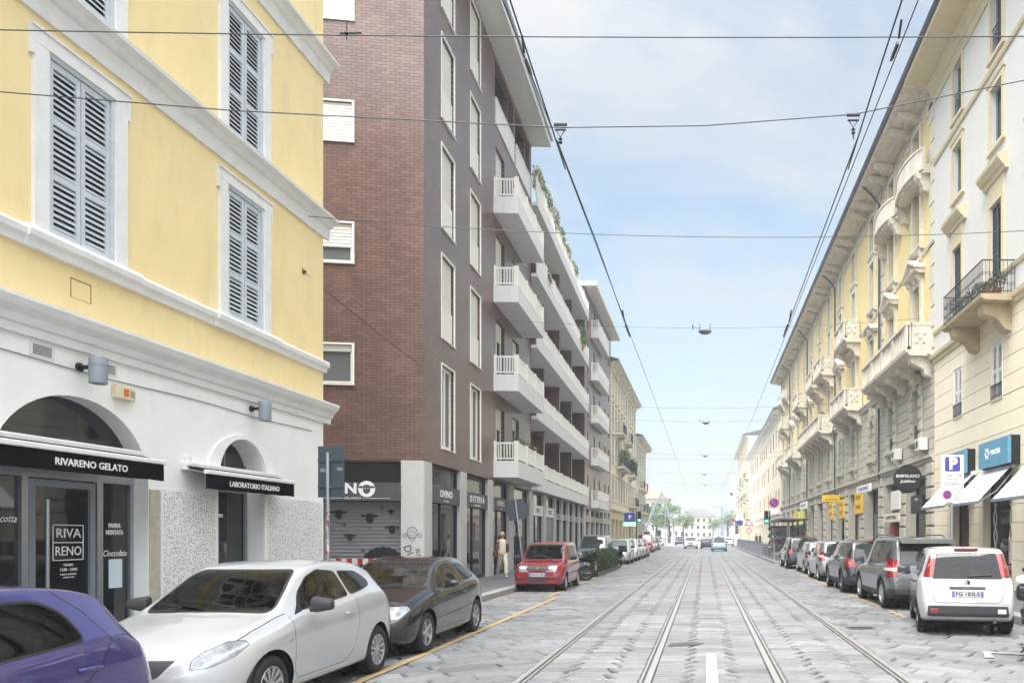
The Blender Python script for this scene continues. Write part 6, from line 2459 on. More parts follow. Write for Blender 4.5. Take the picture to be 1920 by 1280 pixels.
# ---- small tall red hatchback facing the camera
def tall_red(paint):
    L = 3.54
    c = dict(L=L, W=1.58, xf=.66, xr=2.96, r=.285, paint=paint, glass=CM['glass2'], spokes=8, fine=0,
             top=[(0, .52), (.02, .66), (.06, .76), (.15, .83), (.4, .9), (.75, .96), (.83, .99), (1.1, 1.22), (1.38, 1.43), (1.5, 1.475), (1.9, 1.52), (2.6, 1.54), (3.2, 1.52), (3.34, 1.47), (3.44, 1.2), (3.5, .95), (3.53, .75), (3.54, .6)],
             belt=[(0, .5), (.3, .75), (.8, .86), (1.3, .9), (2.2, .93), (3.0, .95), (3.4, .93), (3.54, .62)],
             plan=[(0, .72), (.03, .83), (.08, .9), (.2, .95), (.5, .99), (1, 1), (2.9, 1), (3.3, .97), (3.46, .93), (3.52, .86), (3.54, .8)], roof=[(0, .84), (.4, .86), (.85, .86), (1.2, .8), (1.5, .77), (2.5, .77), (3.3, .76), (3.54, .84)],
             bot=[(0, .25), (.3, .2), (3.2, .2), (3.54, .3)], crown=.05)
    k = Car(c)
    k.window([(-.6, 1.0), (.6, 1.0), (.545, 1.42), (-.545, 1.42)], 'front', 'windscreen', .06, .025, xr=(.75, 1.6), face=.08)
    for a, d in (((.98, 2.0), 0), ((2.04, 2.85), 1)):
        k.cut(rnd_poly([(a[0], .3), (a[1], .3), (a[1], 1.44), (max(a[0], 1.35), 1.42), (a[0], 1.05)], .04), 'side', 'door', paint)
    k.gapline([(.98, 1.0), (.97, .31), (2.02, .31), (2.02, 1.43)], 'side', .007)
    k.gapline([(2.02, .31), (2.72, .31), (2.88, .7), (2.88, 1.42)], 'side', .007)
    k.gapline([(.95, .55), (2.7, .55)], 'side', .02)
    k.window([(1.22, .97), (1.98, .985), (1.98, 1.39), (1.5, 1.37)], 'side', 'door_window', .04, .016)
    k.window([(2.06, .985), (2.82, 1.0), (2.8, 1.39), (2.06, 1.39)], 'side', 'door_window', .04, .016)
    k.window([(2.92, 1.02), (3.18, 1.06), (3.16, 1.32), (2.9, 1.38)], 'side', 'quarter_window', .03, .014)
    k.lampc([(.24, .62), (.5, .62), (.58, .8), (.54, .825), (.24, .8)], 28, 'headlight', CM['lamp'], .015, face=.02, xr=(0, .6))
    k.cut(rnd_poly([(-.34, .8), (.34, .8), (.34, .655), (-.34, .655)], .03), 'front', 'grille', CM['plastic'], xr=(0, .3), face=.05)
    k.cut(rnd_poly([(-.33, .43), (.33, .43), (.3, .3), (-.3, .3)], .03), 'front', 'lower_grille', CM['plastic'], xr=(0, .3), face=.05)
    k.window([(-.5, 1.0), (.5, 1.0), (.46, 1.4), (-.46, 1.4)], 'rear', 'rear_window', .04, .02, xr=(3.2, 3.54), face=.05)
    return k, c


k, c = tall_red(paint_mat('red car paint', '#7c111e', .1, .25))
rc = k.build('parked_car', 'small tall red hatchback facing the camera beside the leaning road sign', 'cars parked along the left kerb', (-5.13, 23.4, 0), RZ_L)
cabin(rc, .85, 1.5, 2.4, .7, .9)
for sd in (1, -1):
    mirror(rc, 1.2, sd * .8, 1.0, CM['plastic'], sd, 1.05)
    handle(rc, 1.85, sd * .79, .83, sd, CM['plastic'])
    handle(rc, 2.7, sd * .79, .85, sd, CM['plastic'])
    q = MB().bbox(-.02, .03, sd * .36, sd * .66, .42, .455, .01)
    q.obj('bumper_strip', CM['plastic'], rc)
plate(rc, -.01, .53, True, 'DE 417 KR')
MB().lathe([(.001, -.014), (.055, -.012), (.06, 0)], 18, (-.002, 0, .73), 'x').obj('emblem', CM['chrome'], rc)
wiper(rc, [(.86, -.3, 1.03), (.9, .1, 1.06), (.93, .45, 1.07)])

# ---- white small hatchback seen from behind (right)
L = 3.65
c = dict(L=L, W=1.655, xf=.7, xr=3.0, r=.3, paint=paint_mat('plain white car paint', '#a5a7a9', 0, .3), glass=CM['glass2'], spokes=7, rim=CM['rim_dark'], fine=0,
         top=[(0, .5), (.03, .65), (.1, .76), (.3, .85), (.75, .95), (.85, .99), (1.15, 1.22), (1.45, 1.42), (1.6, 1.475), (2.0, 1.53), (2.6, 1.55), (3.2, 1.53), (3.34, 1.49), (3.42, 1.36), (3.5, 1.12), (3.55, .98), (3.59, .85), (3.63, .7), (3.65, .55)],
         belt=[(0, .5), (.3, .74), (.8, .87), (1.3, .92), (2.2, .95), (3.0, .98), (3.4, .97), (3.58, .8), (3.65, .56)],
         plan=[(0, .7), (.03, .8), (.08, .88), (.2, .94), (.5, .98), (1, .99), (2.4, 1.0), (3.1, 1.0), (3.3, .985), (3.45, .965), (3.55, .93), (3.62, .88), (3.65, .82)], roof=[(0, .84), (.4, .86), (.85, .86), (1.2, .8), (1.6, .77), (2.5, .77), (3.25, .76), (3.42, .78), (3.65, .88)],
         bot=[(0, .25), (.3, .2), (3.2, .22), (3.55, .28), (3.65, .36)], crown=.055)
k = Car(c)
P_ = c['paint']
k.window([(-.6, 1.0), (.6, 1.0), (.53, 1.42), (-.53, 1.42)], 'front', 'windscreen', .06, .025, xr=(.8, 1.7), face=.08)
for a in ((1.05, 2.05), (2.09, 2.9)):
    k.cut(rnd_poly([(a[0], .3), (a[1], .3), (a[1], 1.45), (max(a[0], 1.4), 1.43), (a[0], 1.05)], .04), 'side', 'door', P_)
k.gapline([(1.05, 1.0), (1.04, .31), (2.07, .31), (2.07, 1.44)], 'side', .007)
k.gapline([(2.07, .31), (2.75, .31), (2.93, .75), (2.93, 1.42)], 'side', .007)
k.window([(1.28, .99), (2.03, 1.01), (2.03, 1.41), (1.55, 1.38)], 'side', 'door_window', .04, .016)
k.window([(2.11, 1.01), (2.88, 1.03), (2.86, 1.41), (2.11, 1.41)], 'side', 'door_window', .04, .016)
k.window([(2.97, 1.06), (3.2, 1.1), (3.18, 1.34), (2.95, 1.4)], 'side', 'quarter_window', .03, .014)
k.window([(-.575, 1.0), (.575, 1.0), (.54, 1.2), (.49, 1.43), (-.49, 1.43), (-.54, 1.2)], 'rear', 'rear_window', .03, .012, xr=(3.25, 3.6), face=.03)
k.lampc([(.53, 1.0), (.69, 1.0), (.61, 1.44), (.475, 1.44)], -28, 'tail_light', CM['red'], .015, face=.0, xr=(3.1, 3.6)) if False else None
for sd in (1, -1):
    k.lampc([(sd * .57, 1.015), (sd * .72, 1.02), (sd * .70, 1.1), (sd * .655, 1.25), (sd * .6, 1.43), (sd * .5, 1.42), (sd * .535, 1.2)], 'rear', 'tail_light', CM['red'], .012, face=-.05 + .08, xr=(2.9, 3.62))
k.gapline([(-.62, 1.0), (-.6, .78), (-.55, .62), (-.5, .585), (.5, .585), (.55, .62), (.6, .78), (.62, 1.0)], 'rear', .007, xr=(3.3, 3.7))
k.cut(rnd_poly([(-.66, .53), (.66, .53), (.68, .36), (.62, .34), (-.62, .34), (-.68, .36)], .03), 'rear', 'bumper_insert', CM['plastic'], xr=(3.2, 3.7), face=.03)
k.cut(rnd_poly([(-.3, .86), (.3, .86), (.3, .805), (-.3, .805)], .01), 'rear', 'tailgate_grip', CM['plastic'], xr=(3.3, 3.7))
RX = k.rear_x
wp = k.build('parked_car', 'white small hatchback with number plate FG 183LE, nearest car on the right', 'cars parked along the right kerb', (0, 0, 0), 0)
yaw = R(-12)
wp.rotation_euler = (0, 0, RZ_R + yaw)
rc_ = (4.68, 13.8)
ca, sa = math.cos(RZ_R + yaw), math.sin(RZ_R + yaw)
wp.location = (rc_[0] - 3.0 * ca, rc_[1] - 3.0 * sa, 0)
cabin(wp, .95, 1.6, 2.55, .74, .93)
plate(wp, RX(.70), .735, False, 'FG 183LE')
xr_ = 3.655
for y, m in ((-.56, 'red'), (.56, 'red_pale')):
    MB().bbox(3.6, 3.652, y - .07, y + .07, .4, .48, .01).obj('reflector', CM[m], wp)
MB().bbox(3.33, 3.4, -.2, .2, 1.49, 1.525, .008).obj('brake_light', CM['red'], wp)
text('panda', .05, CM['chrome'], 'lettering', wp, (RX(.83) + .004, 0, .835), width=.15)
MB().lathe([(.001, .014), (.05, .012), (.055, 0)], 18, (RX(.93), 0, .925), 'x').obj('emblem', CM['chrome'], wp)
for sd in (1, -1):
    mirror(wp, 1.3, sd * .84, 1.02, CM['plastic'], sd, 1.15)
    handle(wp, 1.92, sd * .82, .88, sd, CM['plastic'])
    handle(wp, 2.78, sd * .82, .9, sd, CM['plastic'])
    MB().lathe([(.001, .01), (.05, .008), (.055, 0)], 14, (3.44, sd * .6, 1.2), 'x').obj('indicator', CM['amber'], wp)
    MB().box(3.1, 3.45, sd * .5 - .06, sd * .5 + .06, .14, .25)
wiper(wp, [(3.55, .02, 1.04), (3.56, .2, 1.055), (3.555, .42, 1.07)])
MB().tube([(2.9, 0, 1.54), (2.98, 0, 1.6)], .009, 6).obj('antenna', CM['seal'], wp)
MB().tube([(3.2, .45, .23), (3.6, .45, .26)], .03, 10).obj('exhaust', CM['rim_dark'], wp)
MB().box(.5, 3.3, -.6, .6, .18, .3).obj('underbody', CM['well'], wp)


# ---- further cars on the right
def hatch(L, W, H, paint, wb=.62, suv=False, clad=False, spokes=5, rim=None, n=44, van=False, tailh=.9, lampm=None, rack=False, r=None):
    h = H
    xf, xr = .2 * L, (.2 + wb) * L
    r = r or (.345 if suv else .305)
    b0 = .95 if suv else .88
    cow = (.27 if not van else .2) * L
    ws = .43 * L if not van else .33 * L
    e = L
    c = dict(L=L, W=W, xf=xf, xr=xr, r=r, paint=paint, spokes=spokes, rim=rim or CM['rim'], cladding=clad, n=n,
             top=[(0, .55), (.03, .66), (.1, .76), (.3, b0 - .06), (cow - .15, b0 + .06), (cow, b0 + .12), ((cow + ws) / 2, b0 + .3 * (h - b0) + .18), (ws, h - .06), (ws + .3, h - .015), (.65 * L, h), (e - .5, h - .03), (e - .32, h - .07), (e - .17, b0 + .3), (e - .08, b0 + .05), (e - .03, .8), (e, .6)],
             belt=[(0, .52), (.3, b0 - .14), (cow, b0), (.6 * L, b0 + .05), (.85 * L, b0 + .08), (e - .12, b0), (e, .62)],
             plan=[(0, .7), (.03, .8), (.1, .88), (.25, .95), (.5, .99), (1, 1), (e - .8, 1), (e - .4, .985), (e - .15, .95), (e - .04, .88), (e, .8)],
             roof=[(0, .84), (cow, .84), (ws, .74), (.6 * L, .735), (e - .35, .73), (e - .15, .78), (e, .86)],
             bot=[(0, .3), (.3, .24 if suv else .2), (e - .4, .24 if suv else .2), (e, .36)], crown=.05)
    k = Car(c)
    zt = h - .13
    zb = b0 + .1
    w2 = W / 2
    k.window([(-w2 * .76, zb + .05), (w2 * .76, zb + .05), (w2 * .62, zt + .03), (-w2 * .62, zt + .03)], 'front', 'windscreen', .05, .025, xr=(cow - .05, ws + .1), face=.08)
    m1, m2 = .52 * L, .735 * L
    k.cut(rnd_poly([(cow + .1, .34), (m1 - .02, .34), (m1 - .02, zt + .04), (ws, zt), (cow + .12, b0)], .05), 'side', 'door', paint)
    k.cut(rnd_poly([(m1 + .02, .34), (xr - r - .1, .34), (m2 + .06, .75), (m2 + .06, zt + .03), (m1 + .02, zt + .04)], .05), 'side', 'door', paint)
    k.gapline([(cow + .1, b0), (cow + .09, .35), (m1, .35), (m1, zt + .04)], 'side', .008)
    k.gapline([(m1, .35), (xr - r - .1, .35), (m2 + .07, .75), (m2 + .07, zt)], 'side', .008)
    k.window([(cow + .36, zb), (m1 - .04, zb + .02), (m1 - .04, zt), (ws + .12, zt - .02)], 'side', 'door_window', .04, .016)
    k.window([(m1 + .05, zb + .02), (m2 + .02, zb + .04), (m2, zt), (m1 + .05, zt)], 'side', 'door_window', .04, .016)
    k.window([(m2 + .12, zb + .06), (e - .42, zb + .1), (e - .5, zt - .03), (m2 + .1, zt)], 'side', 'quarter_window', .04, .016)
    k.window([(-w2 * .68, b0 + .12), (w2 * .68, b0 + .12), (w2 * .58, h - .13), (-w2 * .58, h - .13)], 'rear', 'rear_window', .05, .02, xr=(e - .45, e), face=.05)
    k.lampc([(w2 * .5, .68), (w2 * .86, .7), (w2 * .92, .82), (w2 * .6, .8)], 30, 'headlight', CM['lamp'], .02, face=.02, xr=(0, .7))
    k.cut(rnd_poly([(-w2 * .4, .78), (w2 * .4, .78), (w2 * .36, .62), (-w2 * .36, .62)], .03), 'front', 'grille', CM['plastic'], xr=(0, .4), face=.05)
    k.cut(rnd_poly([(-w2 * .6, .46), (w2 * .6, .46), (w2 * .5, .34), (-w2 * .5, .34)], .03), 'front', 'lower_grille', CM['plastic'], xr=(0, .4), face=.05)
    if clad:
        k.cut([(.0, .2), (e, .2), (e, .42), (.0, .42)], 'side', 'body', CM['plastic'], face=.25)
        k.cut([(-w2, .2), (w2, .2), (w2, .5), (-w2, .5)], 'rear', 'bumper', CM['plastic'], xr=(e - .35, e + .1), face=.05)
    return k, c


def finish(k, c, label, loc, rot, group, tail='std', tailm=None, platet='', rack=False, mir=None):
    L, W, w2 = c['L'], c['W'], c['W'] / 2
    tailm = tailm or CM['red']
    b0 = c['belt'][2][1]
    for sd in (1, -1):
        if tail == 'tall':
            P = [(sd * w2 * .75, .78), (sd * w2 * .97, .78), (sd * w2 * .93, b0 + .25), (sd * w2 * .72, b0 + .22)]
        else:
            P = [(sd * w2 * .62, b0 - .16), (sd * w2 * .96, b0 - .14), (sd * w2 * .93, b0 + .12), (sd * w2 * .7, b0 + .08)]
        k.lampc(P, 'rear', 'tail_light', tailm, .02, face=.03, xr=(L - .6, L + .1))
        if tail == 'tall':
            P = [(sd * w2 * .74, .92), (sd * w2 * .98, .92), (sd * w2 * .98, .99), (sd * w2 * .74, .99)]
            k.cut(P, 'rear', 'reversing_lamp', CM['red_pale'], face=.03, xr=(L - .6, L + .1))
    t = k.build('parked_car', label, group, loc, rot)
    for sd in (1, -1):
        mirror(t, c['top'][5][0] + .38, sd * w2 * .985, b0 + .12, mir or CM['plastic'], sd, 1.1)
        handle(t, .49 * L, sd * w2 * .97, b0 - .02, sd, c['paint'])
        handle(t, .7 * L, sd * w2 * .97, b0, sd, c['paint'])
        if rack:
            MB().tube([(.4 * L, sd * w2 * .66, c['top'][9][1] - .03), (.44 * L, sd * w2 * .66, c['top'][9][1] + .04), (.8 * L, sd * w2 * .66, c['top'][9][1] + .03), (.86 * L, sd * w2 * .66, c['top'][9][1] - .05)], .018, 8).obj('roof_rail', CM['rim_dark'], t)
    plate(t, L - .03, .62, False, platet)
    plate(t, .012, .52, True)
    MB().box(.5, L - .4, -w2 * .7, w2 * .7, .2, .34).obj('underbody', CM['well'], t)
    MB().bbox(L - .34, L - .26, -.18, .18, c['top'][11][1] - .015, c['top'][11][1] + .02, .008).obj('brake_light', CM['red'], t)
    return t


GR_ = 'cars parked along the right kerb'
k, c = hatch(4.35, 1.82, 1.72, paint_mat('grey green car paint', '#5a5d5f', .4, .3), .605, True, True, 5, n=80)
s1 = finish(k, c, 'dark grey off-roader with roof rails and tall two tone tail lamps, behind the white hatchback', (5.17, 22.0, 0), RZ_R, GR_, 'tall', rack=True)
for sd in (1,):
    MB().prism([(4.1, 1.55), (4.28, 1.6), (4.42, 1.56), (4.2, 1.66), (4.0, 1.69)], 'y', -.62, .62).obj('roof_spoiler', c['paint'], s1)
k, c = hatch(4.3, 1.8, 1.62, paint_mat('black car paint', '#232326', .2, .25), .6, True, True, 5, CM['rim_dark'])
finish(k, c, 'black crossover with dark wheels between the grey off-roader and the small silver car', (5.07, 26.85, 0), RZ_R, GR_)
k, c = hatch(3.85, 1.7, 1.55, paint_mat('silver car paint', '#8d9092', .45, .3), .63)
finish(k, c, 'small silver hatchback mostly hidden beyond the black crossover', (5.15, 32.4, 0), RZ_R, GR_, 'tall')
k, c = hatch(4.03, 1.75, 1.47, paint_mat('pale silver green car paint', '#959a99', .45, .3), .63)
finish(k, c, 'pale silver hatchback with round red tail lamps, second farthest in the right row', (5.35, 37.9, 0), RZ_R, GR_)
k, c = hatch(4.4, 1.84, 1.66, paint_mat('near black car paint', '#2c2d31', .2, .25), .61, True, True, 5)
finish(k, c, 'dark off-roader at the far end of the right row beside the bus shelter', (5.12, 43.3, 0), RZ_R, GR_)

GL = 'cars parked along the left kerb'
k, c = hatch(4.0, 1.74, 1.5, paint_mat('far car paint', '#b9bcbf', .3, .3), .62, n=40)
HT, HP = finish(k, c, 'light silver hatchback parked right after the scooter with the black box', (-5.35, 45.2, 0), RZ_L, GL), c['paint']
k, c = hatch(4.3, 1.78, 1.76, paint_mat('far van paint', '#6b7078', .3, .3), .62, n=40, van=True)
VT, VP = finish(k, c, 'slate grey people carrier parked just past the hedge planter', (-6.2, 41.3, 0), RZ_L, GL, 'tall'), c['paint']


def far_car(src, col, label, X, Y, rot, group=None, sc=(1, 1, 1), name='parked_car'):
    o = copy_tree(src)
    o.name = name
    o.location, o.rotation_euler, o.scale = (X, Y, 0), (0, 0, rot), sc
    o['label'] = label
    if group:
        o['group'] = group
    elif 'group' in o:
        del o['group']
    old = HP if src is HT else VP
    m = FARP.get(col) or paint_mat('car paint ' + col, col, .15, .3)
    FARP[col] = m
    todo = list(o.children)
    while todo:
        q = todo.pop()
        todo += q.children
        if q.type == 'MESH':
            for sl in q.material_slots:
                if sl.material == old:
                    sl.link = 'OBJECT'
                    sl.material = m
    return o


FARP = {}
far_car(HT, '#d6d7d9', 'white hatchback, second past the scooter with the black box', -5.35, 50.2, RZ_L, GL)
far_car(HT, '#a9adb0', 'mid grey hatchback just in front of the small bright red one, left row', -5.35, 55, RZ_L, GL, (.98, 1, .98))
far_car(HT, '#b22a36', 'small bright red hatchback, first red car past the hedge', -5.35, 59.7, RZ_L, GL, (.92, .96, .98))
far_car(VT, '#b13a44', 'red high roofed van facing the camera by the left traffic light', -6.0, 75, RZ_L, GL, (1, 1, 1.05))
far_car(HT, '#a0a39f', 'pale grey car parked behind the red van', -6.2, 82.5, RZ_L, GL)
far_car(HT, '#4c524f', 'dark grey car parked in front of the white delivery van', -6.1, 88, RZ_L, GL)
far_car(VT, '#d4d5d7', 'white delivery van parked far along the left kerb', -7.2, 97, RZ_L, GL, (1.15, 1.1, 1.3))
far_car(HT, '#d5d6d8', 'white hatchback driving towards the camera on the left tram track', -1.75, 95.5, RZ_L, None, name='driving_car')
far_car(VT, '#8fa9b8', 'pale blue compact people carrier driving away on the right tram track', 1.55, 85, RZ_R, None, (.94, .96, .92), name='driving_car')
far_car(HT, '#2f3648', 'dark blue car driving ahead, half hidden by the pale blue people carrier', .35, 99, RZ_R, None, (1.03, 1, 1.05), name='driving_car')
far_car(HT, '#d2d2cc', 'white car far off, just right of the pale blue people carrier', 3.6, 118, RZ_R, None, name='driving_car')
far_car(HT, '#3f464e', 'dark car far behind the white oncoming hatchback', -4.2, 128, RZ_L, None, name='distant_car')
far_car(HT, '#c9cbcc', 'pale car far beyond the white delivery van', -7.5, 122, RZ_L, None, name='distant_car')
# ------------------------------------------------------------------ street furniture
t = thing('road_sign', 'dark blank back of a rectangular road sign on a stickered pole before the yellow house', 'road sign', (-7.1, 14.5, .2))
MB().bbox(-.245, .25, -.012, .012, 2.27, 3.24, .005).box(-.24, .245, -.03, -.012, 2.45, 2.5).box(-.24, .245, -.03, -.012, 2.95, 3.0).obj('sign_panel', M['sign_back'], t)
MB().tube([(-.03, -.07, -.05), (-.03, -.07, 3.12)], .032, 12).obj('pole', M['alu'], t)
b = MB()
for z in (2.47, 2.98):
    b.tube([(-.075, -.035, z), (-.03, -.108, z), (.02, -.035, z)], .01, 6)
b.obj('pole_clamp', M['alu'], t)
b = MB()
r = random.Random(2)
cs = [mat('sticker', h, .6, .1, 9) for h in ('#c23b3f', '#d9d4cc', '#3a3a40', '#b9bcc4')]
for k in range(26):
    z = r.uniform(.9, 2.0)
    a = -PI / 2 + r.uniform(-1, 1)
    h, w = r.uniform(.02, .06), r.uniform(.3, .6)
    vs = []
    for j in range(5):
        an = a + (j / 4 - .5) * w * 2
        for q in (-h, h):
            vs.append((-.03 + .0335 * math.cos(an), -.07 + .0335 * math.sin(an), z + q))
    b.add(vs, [(2 * j, 2 * j + 2, 2 * j + 3, 2 * j + 1) for j in range(4)], r.randrange(4))
b.obj('sticker', cs, t)
b = MB().box(-.2, -.1, -.0125, -.0135, 2.75, 2.82).box(.12, .22, -.0125, -.0135, 2.78, 2.84)
b.obj('maker_label', M['grey_metal'], t)

t = thing('road_sign', 'dark back of a small leaning road sign behind the small tall red hatchback', 'road sign', (-6.12, 26, .2))
MB().tube([(0, 0, -.05), (-.33, 0, 2.75)], .03, 10).obj('pole', M['alu'], t)
q = MB().bbox(-.3, .3, .03, .05, -.35, .35, .01)
o = q.obj('sign_panel', M['sign_back'], t, (-.3, 0, 2.42), (0, R(-6), 0))

t = thing('road_barrier', 'red and white striped barrier board across the side street', 'barrier', (-8.6, 19, .12))
b = MB()
n = 13
for k in range(n):
    a = -.85 + 1.75 * k / n
    b.box(a, a + 1.75 / n, -.012, .012, .9, 1.05, k % 2)
b.obj('striped_board', [M['red_paint'], M['sign_white']], t)
MB().bbox(.62, .95, -.02, -.014, .84, 1.1, .002).obj('red_plate', M['red_paint'], t)
b = MB()
b.box(.68, .88, -.024, -.0205, .96, 1.0)
b.obj('plate_arrow', M['sign_white'], t)
for x in (-.7, .75):
    MB().tube([(x, -.3, 0), (x, 0, .95), (x, .3, 0)], .018, 6).obj('leg', M['grey_metal'], t)

t = thing('parking_sign', 'white parking sign with blue P above a no parking panel on a pole', 'road sign', (6.5, 20, .2))
b = MB().bbox(-.3, .3, -.012, .012, 2.83, 3.65, .004)
pnl = b.obj('upper_panel', M['sign_white'], t)
MB().prism(rnd_poly([(-.2, 3.22), (.2, 3.22), (.2, 3.6), (-.2, 3.6)], .05), 'y', -.016, -.012).obj('blue_square', M['p_blue'], pnl)
text('P', .42, M['sign_white'], 'lettering', pnl, (.01, -.018, 3.41), (PI / 2, 0, 0), width=.22, bold=.02)
text('8.00 - 19.00', .085, M['black_ink'], 'lettering', pnl, (.05, -.014, 3.11), (PI / 2, 0, 0), width=.4)
for i, wd in enumerate(('dal lunedi', 'al venerdi', 'sosta a pagamento')):
    text(wd, .05, M['black_ink'], 'lettering', pnl, (0, -.014, 3.02 - i * .065), (PI / 2, 0, 0), width=(.25, .25, .42)[i])
low = MB().bbox(-.3, .3, -.012, .012, 2.41, 2.81, .004).obj('lower_panel', M['sign_white'], t)
MB().lathe([(.001, -.014), (.12, -.014), (.12, -.012)], 24, (-.14, 0, 2.61), 'y').obj('red_ring', M['sign_red'], low)
MB().lathe([(.001, -.017), (.085, -.017), (.085, -.013)], 24, (-.14, 0, 2.61), 'y').obj('blue_disc', M['p_blue'], low)
b = MB().prism([(-.21, 2.665), (-.195, 2.68), (-.07, 2.555), (-.085, 2.54)], 'y', -.019, -.0175)
b.obj('red_bar', M['sign_red'], low)
for i in range(5):
    text(('divieto di', 'sosta', '0.00 - 6.00', 'pulizia', 'strada')[i], .045, M['black_ink'], 'lettering', low, (.13, -.014, 2.75 - i * .065), (PI / 2, 0, 0), width=(.22, .12, .24, .16, .15)[i])
MB().tube([(0, .045, -.1), (0, .045, 3.6)], .03, 12).obj('pole', M['alu'], t)


def round_sign(label, X, Y, Z, rr, ring, disc_m, bar=True, zero=.15, extra=None):
    t = thing('traffic_sign', label, 'road sign', (X, Y, zero))
    MB().tube([(0, .04, -.1), (0, .04, Z - zero + rr)], .03, 8).obj('pole', M['grey_metal'], t)
    MB().lathe([(.001, -.015), (rr, -.015), (rr, .01), (.001, .01)], 28, (0, 0, Z - zero), 'y').obj('rim_disc', ring, t)
    MB().lathe([(.001, -.02), (rr * .74, -.02), (rr * .74, -.015)], 28, (0, 0, Z - zero), 'y').obj('inner_disc', disc_m, t)
    if bar:
        k = rr * .52
        z = Z - zero
        MB().prism([(-k - .03, z + k - .03), (-k + .03, z + k + .03), (k + .03, z - k + .03), (k - .03, z - k - .03)], 'y', -.024, -.021).obj('bar', ring, t)
    if extra:
        MB().bbox(-.25, .25, -.012, .01, Z - zero - rr - .4, Z - zero - rr - .08, .004).obj('plate', extra, t)
    return t


round_sign('large round red and blue no parking sign above the bus shelter', 5.1, 56, 4.1, .36, M['sign_red'], M['p_blue'], extra=M['sign_white'])
round_sign('small far round red and blue no parking sign beside the gatehouse', 5.6, 150, 4.6, .4, M['sign_red'], M['p_blue'])
round_sign('round blue direction sign on the right pavement near the railing end', 4.9, 105, 3.4, .4, M['p_blue'], M['p_blue'], False)
t = thing('traffic_sign', 'red and white warning triangle over a round speed sign, right pavement', 'road sign', (4.9, 84, .15))
MB().tube([(0, .04, -.1), (0, .04, 3.3)], .03, 8).obj('pole', M['grey_metal'], t)
MB().prism([(-.5, 2.6), (.5, 2.6), (0, 3.4)], 'y', -.012, .01).obj('triangle', M['sign_red'], t)
MB().prism([(-.34, 2.69), (.34, 2.69), (0, 3.23)], 'y', -.017, -.0125).obj('triangle_face', M['sign_white'], t)
MB().lathe([(.001, -.015), (.32, -.015), (.32, .01)], 24, (0, 0, 2.05), 'y').obj('round_rim', M['sign_red'], t)
MB().lathe([(.001, -.02), (.24, -.02), (.24, -.015)], 24, (0, 0, 2.05), 'y').obj('round_face', M['sign_white'], t)
text('30', .28, M['black_ink'], 'lettering', t, (0, -.022, 2.05), (PI / 2, 0, 0), width=.3)


def traffic_light(label, X, Y, zz, side, stripes=False):
    t = thing('traffic_light', label, 'traffic light', (X, Y, .15), 0, 'traffic lights at the crossing')
    MB().tube([(0, 0, -.1), (0, 0, zz + .95)], .055, 10).obj('pole', M['black_metal'], t)
    h = MB().bbox(-.16 + side * .26, .16 + side * .26, -.16, .1, zz - .05, zz + .95, .03).obj('signal_head', M['black_metal'], t)
    for k in range(3):
        z = zz + .15 + .3 * k
        MB().lathe([(.001, -.165), (.105, -.165), (.105, -.16)], 16, (side * .26, 0, z), 'y').obj('signal_lens', M['green_led'] if k == 0 else M['dark'], h)
        b = MB()
        n = 10
        vs = []
        for i in range(n + 1):
            an = PI * i / n
            for y in (-.16, -.34):
                vs.append((side * .26 + .125 * math.cos(an), y, z + .125 * math.sin(an)))
        b.add(vs, [(2 * i, 2 * i + 2, 2 * i + 3, 2 * i + 1) for i in range(n)])
        b.obj('visor', M['black_metal'], h)
    if stripes:
        b = MB()
        for k in range(7):
            z = .3 + k * .28
            b.prism([(-.15, z), (.15, z + .12), (.15, z + .26), (-.15, z + .14)], 'y', -.07, -.06, k % 2)
        b.obj('striped_board', [M['black_metal'], M['sign_white']], t)
    return t


traffic_light('green traffic light with black and white striped board, right by the bus shelter', 5.0, 58.5, 2.5, -1, True)
traffic_light('green traffic light on the left pavement beside the green pharmacy sign', -5.9, 66, 2.7, 1)
t = thing('pharmacy_sign', 'lit green shop sign with blue parking style panel above it, left pavement', 'sign', (-6.6, 67.5, .2))
MB().tube([(0, 0, 0), (0, 0, 3.4)], .04, 8).obj('pole', M['black_metal'], t)
MB().bbox(-.55, .5, -.07, .07, 2.35, 2.65, .01).obj('lit_panel', M['green_sign'], t)
MB().bbox(-.5, .45, -.06, .06, 2.72, 3.5, .01).obj('upper_panel', M['p_blue'], t)
text('P', .5, M['sign_white'], 'lettering', t, (0, -.064, 3.1), (PI / 2, 0, 0), width=.25, bold=.02)

# bus shelter, right
t = thing('bus_shelter', 'grey bus shelter with a thin flat roof and a printed glass end panel', 'bus shelter', (5.0, 48.5, .15))
MB().bbox(-.15, 1.6, -.2, 9.8, 2.55, 2.66, .02).box(-.17, -.14, -.2, 9.8, 2.5, 2.68).obj('roof', M['gutter'], t)
for y in (.2, 3.3, 6.4, 9.4):
    MB().bbox(1.3, 1.4, y - .04, y + .04, -.1, 2.55, .01).obj('post', M['black_metal'], t)
for y0, y1 in ((.3, 3.2), (3.4, 6.3), (6.5, 9.3)):
    MB().box(1.34, 1.352, y0, y1, .3, 2.3).obj('glass_panel', M['glass_pale'], t)
pn = MB().bbox(.0, 1.25, 9.3, 9.36, .3, 2.3, .01).obj('printed_panel', M['glass_pale'], t)
for i, wd in enumerate(('CERCHI', 'CASA', 'SUBITO')):
    text(wd, .4, (M['white_ink'], M['white_ink'], M['sign_red'])[i], 'lettering', pn, (.62, 9.295, 1.95 - i * .5), (PI / 2, 0, 0), width=1.0, bold=.01)
MB().bbox(.8, 1.2, 3.6, 6.2, .42, .48, .01).box(1.0, 1.05, 3.8, 3.86, -.1, .42).box(1.0, 1.05, 5.9, 5.96, -.1, .42).obj('bench', M['grey_metal'], t)

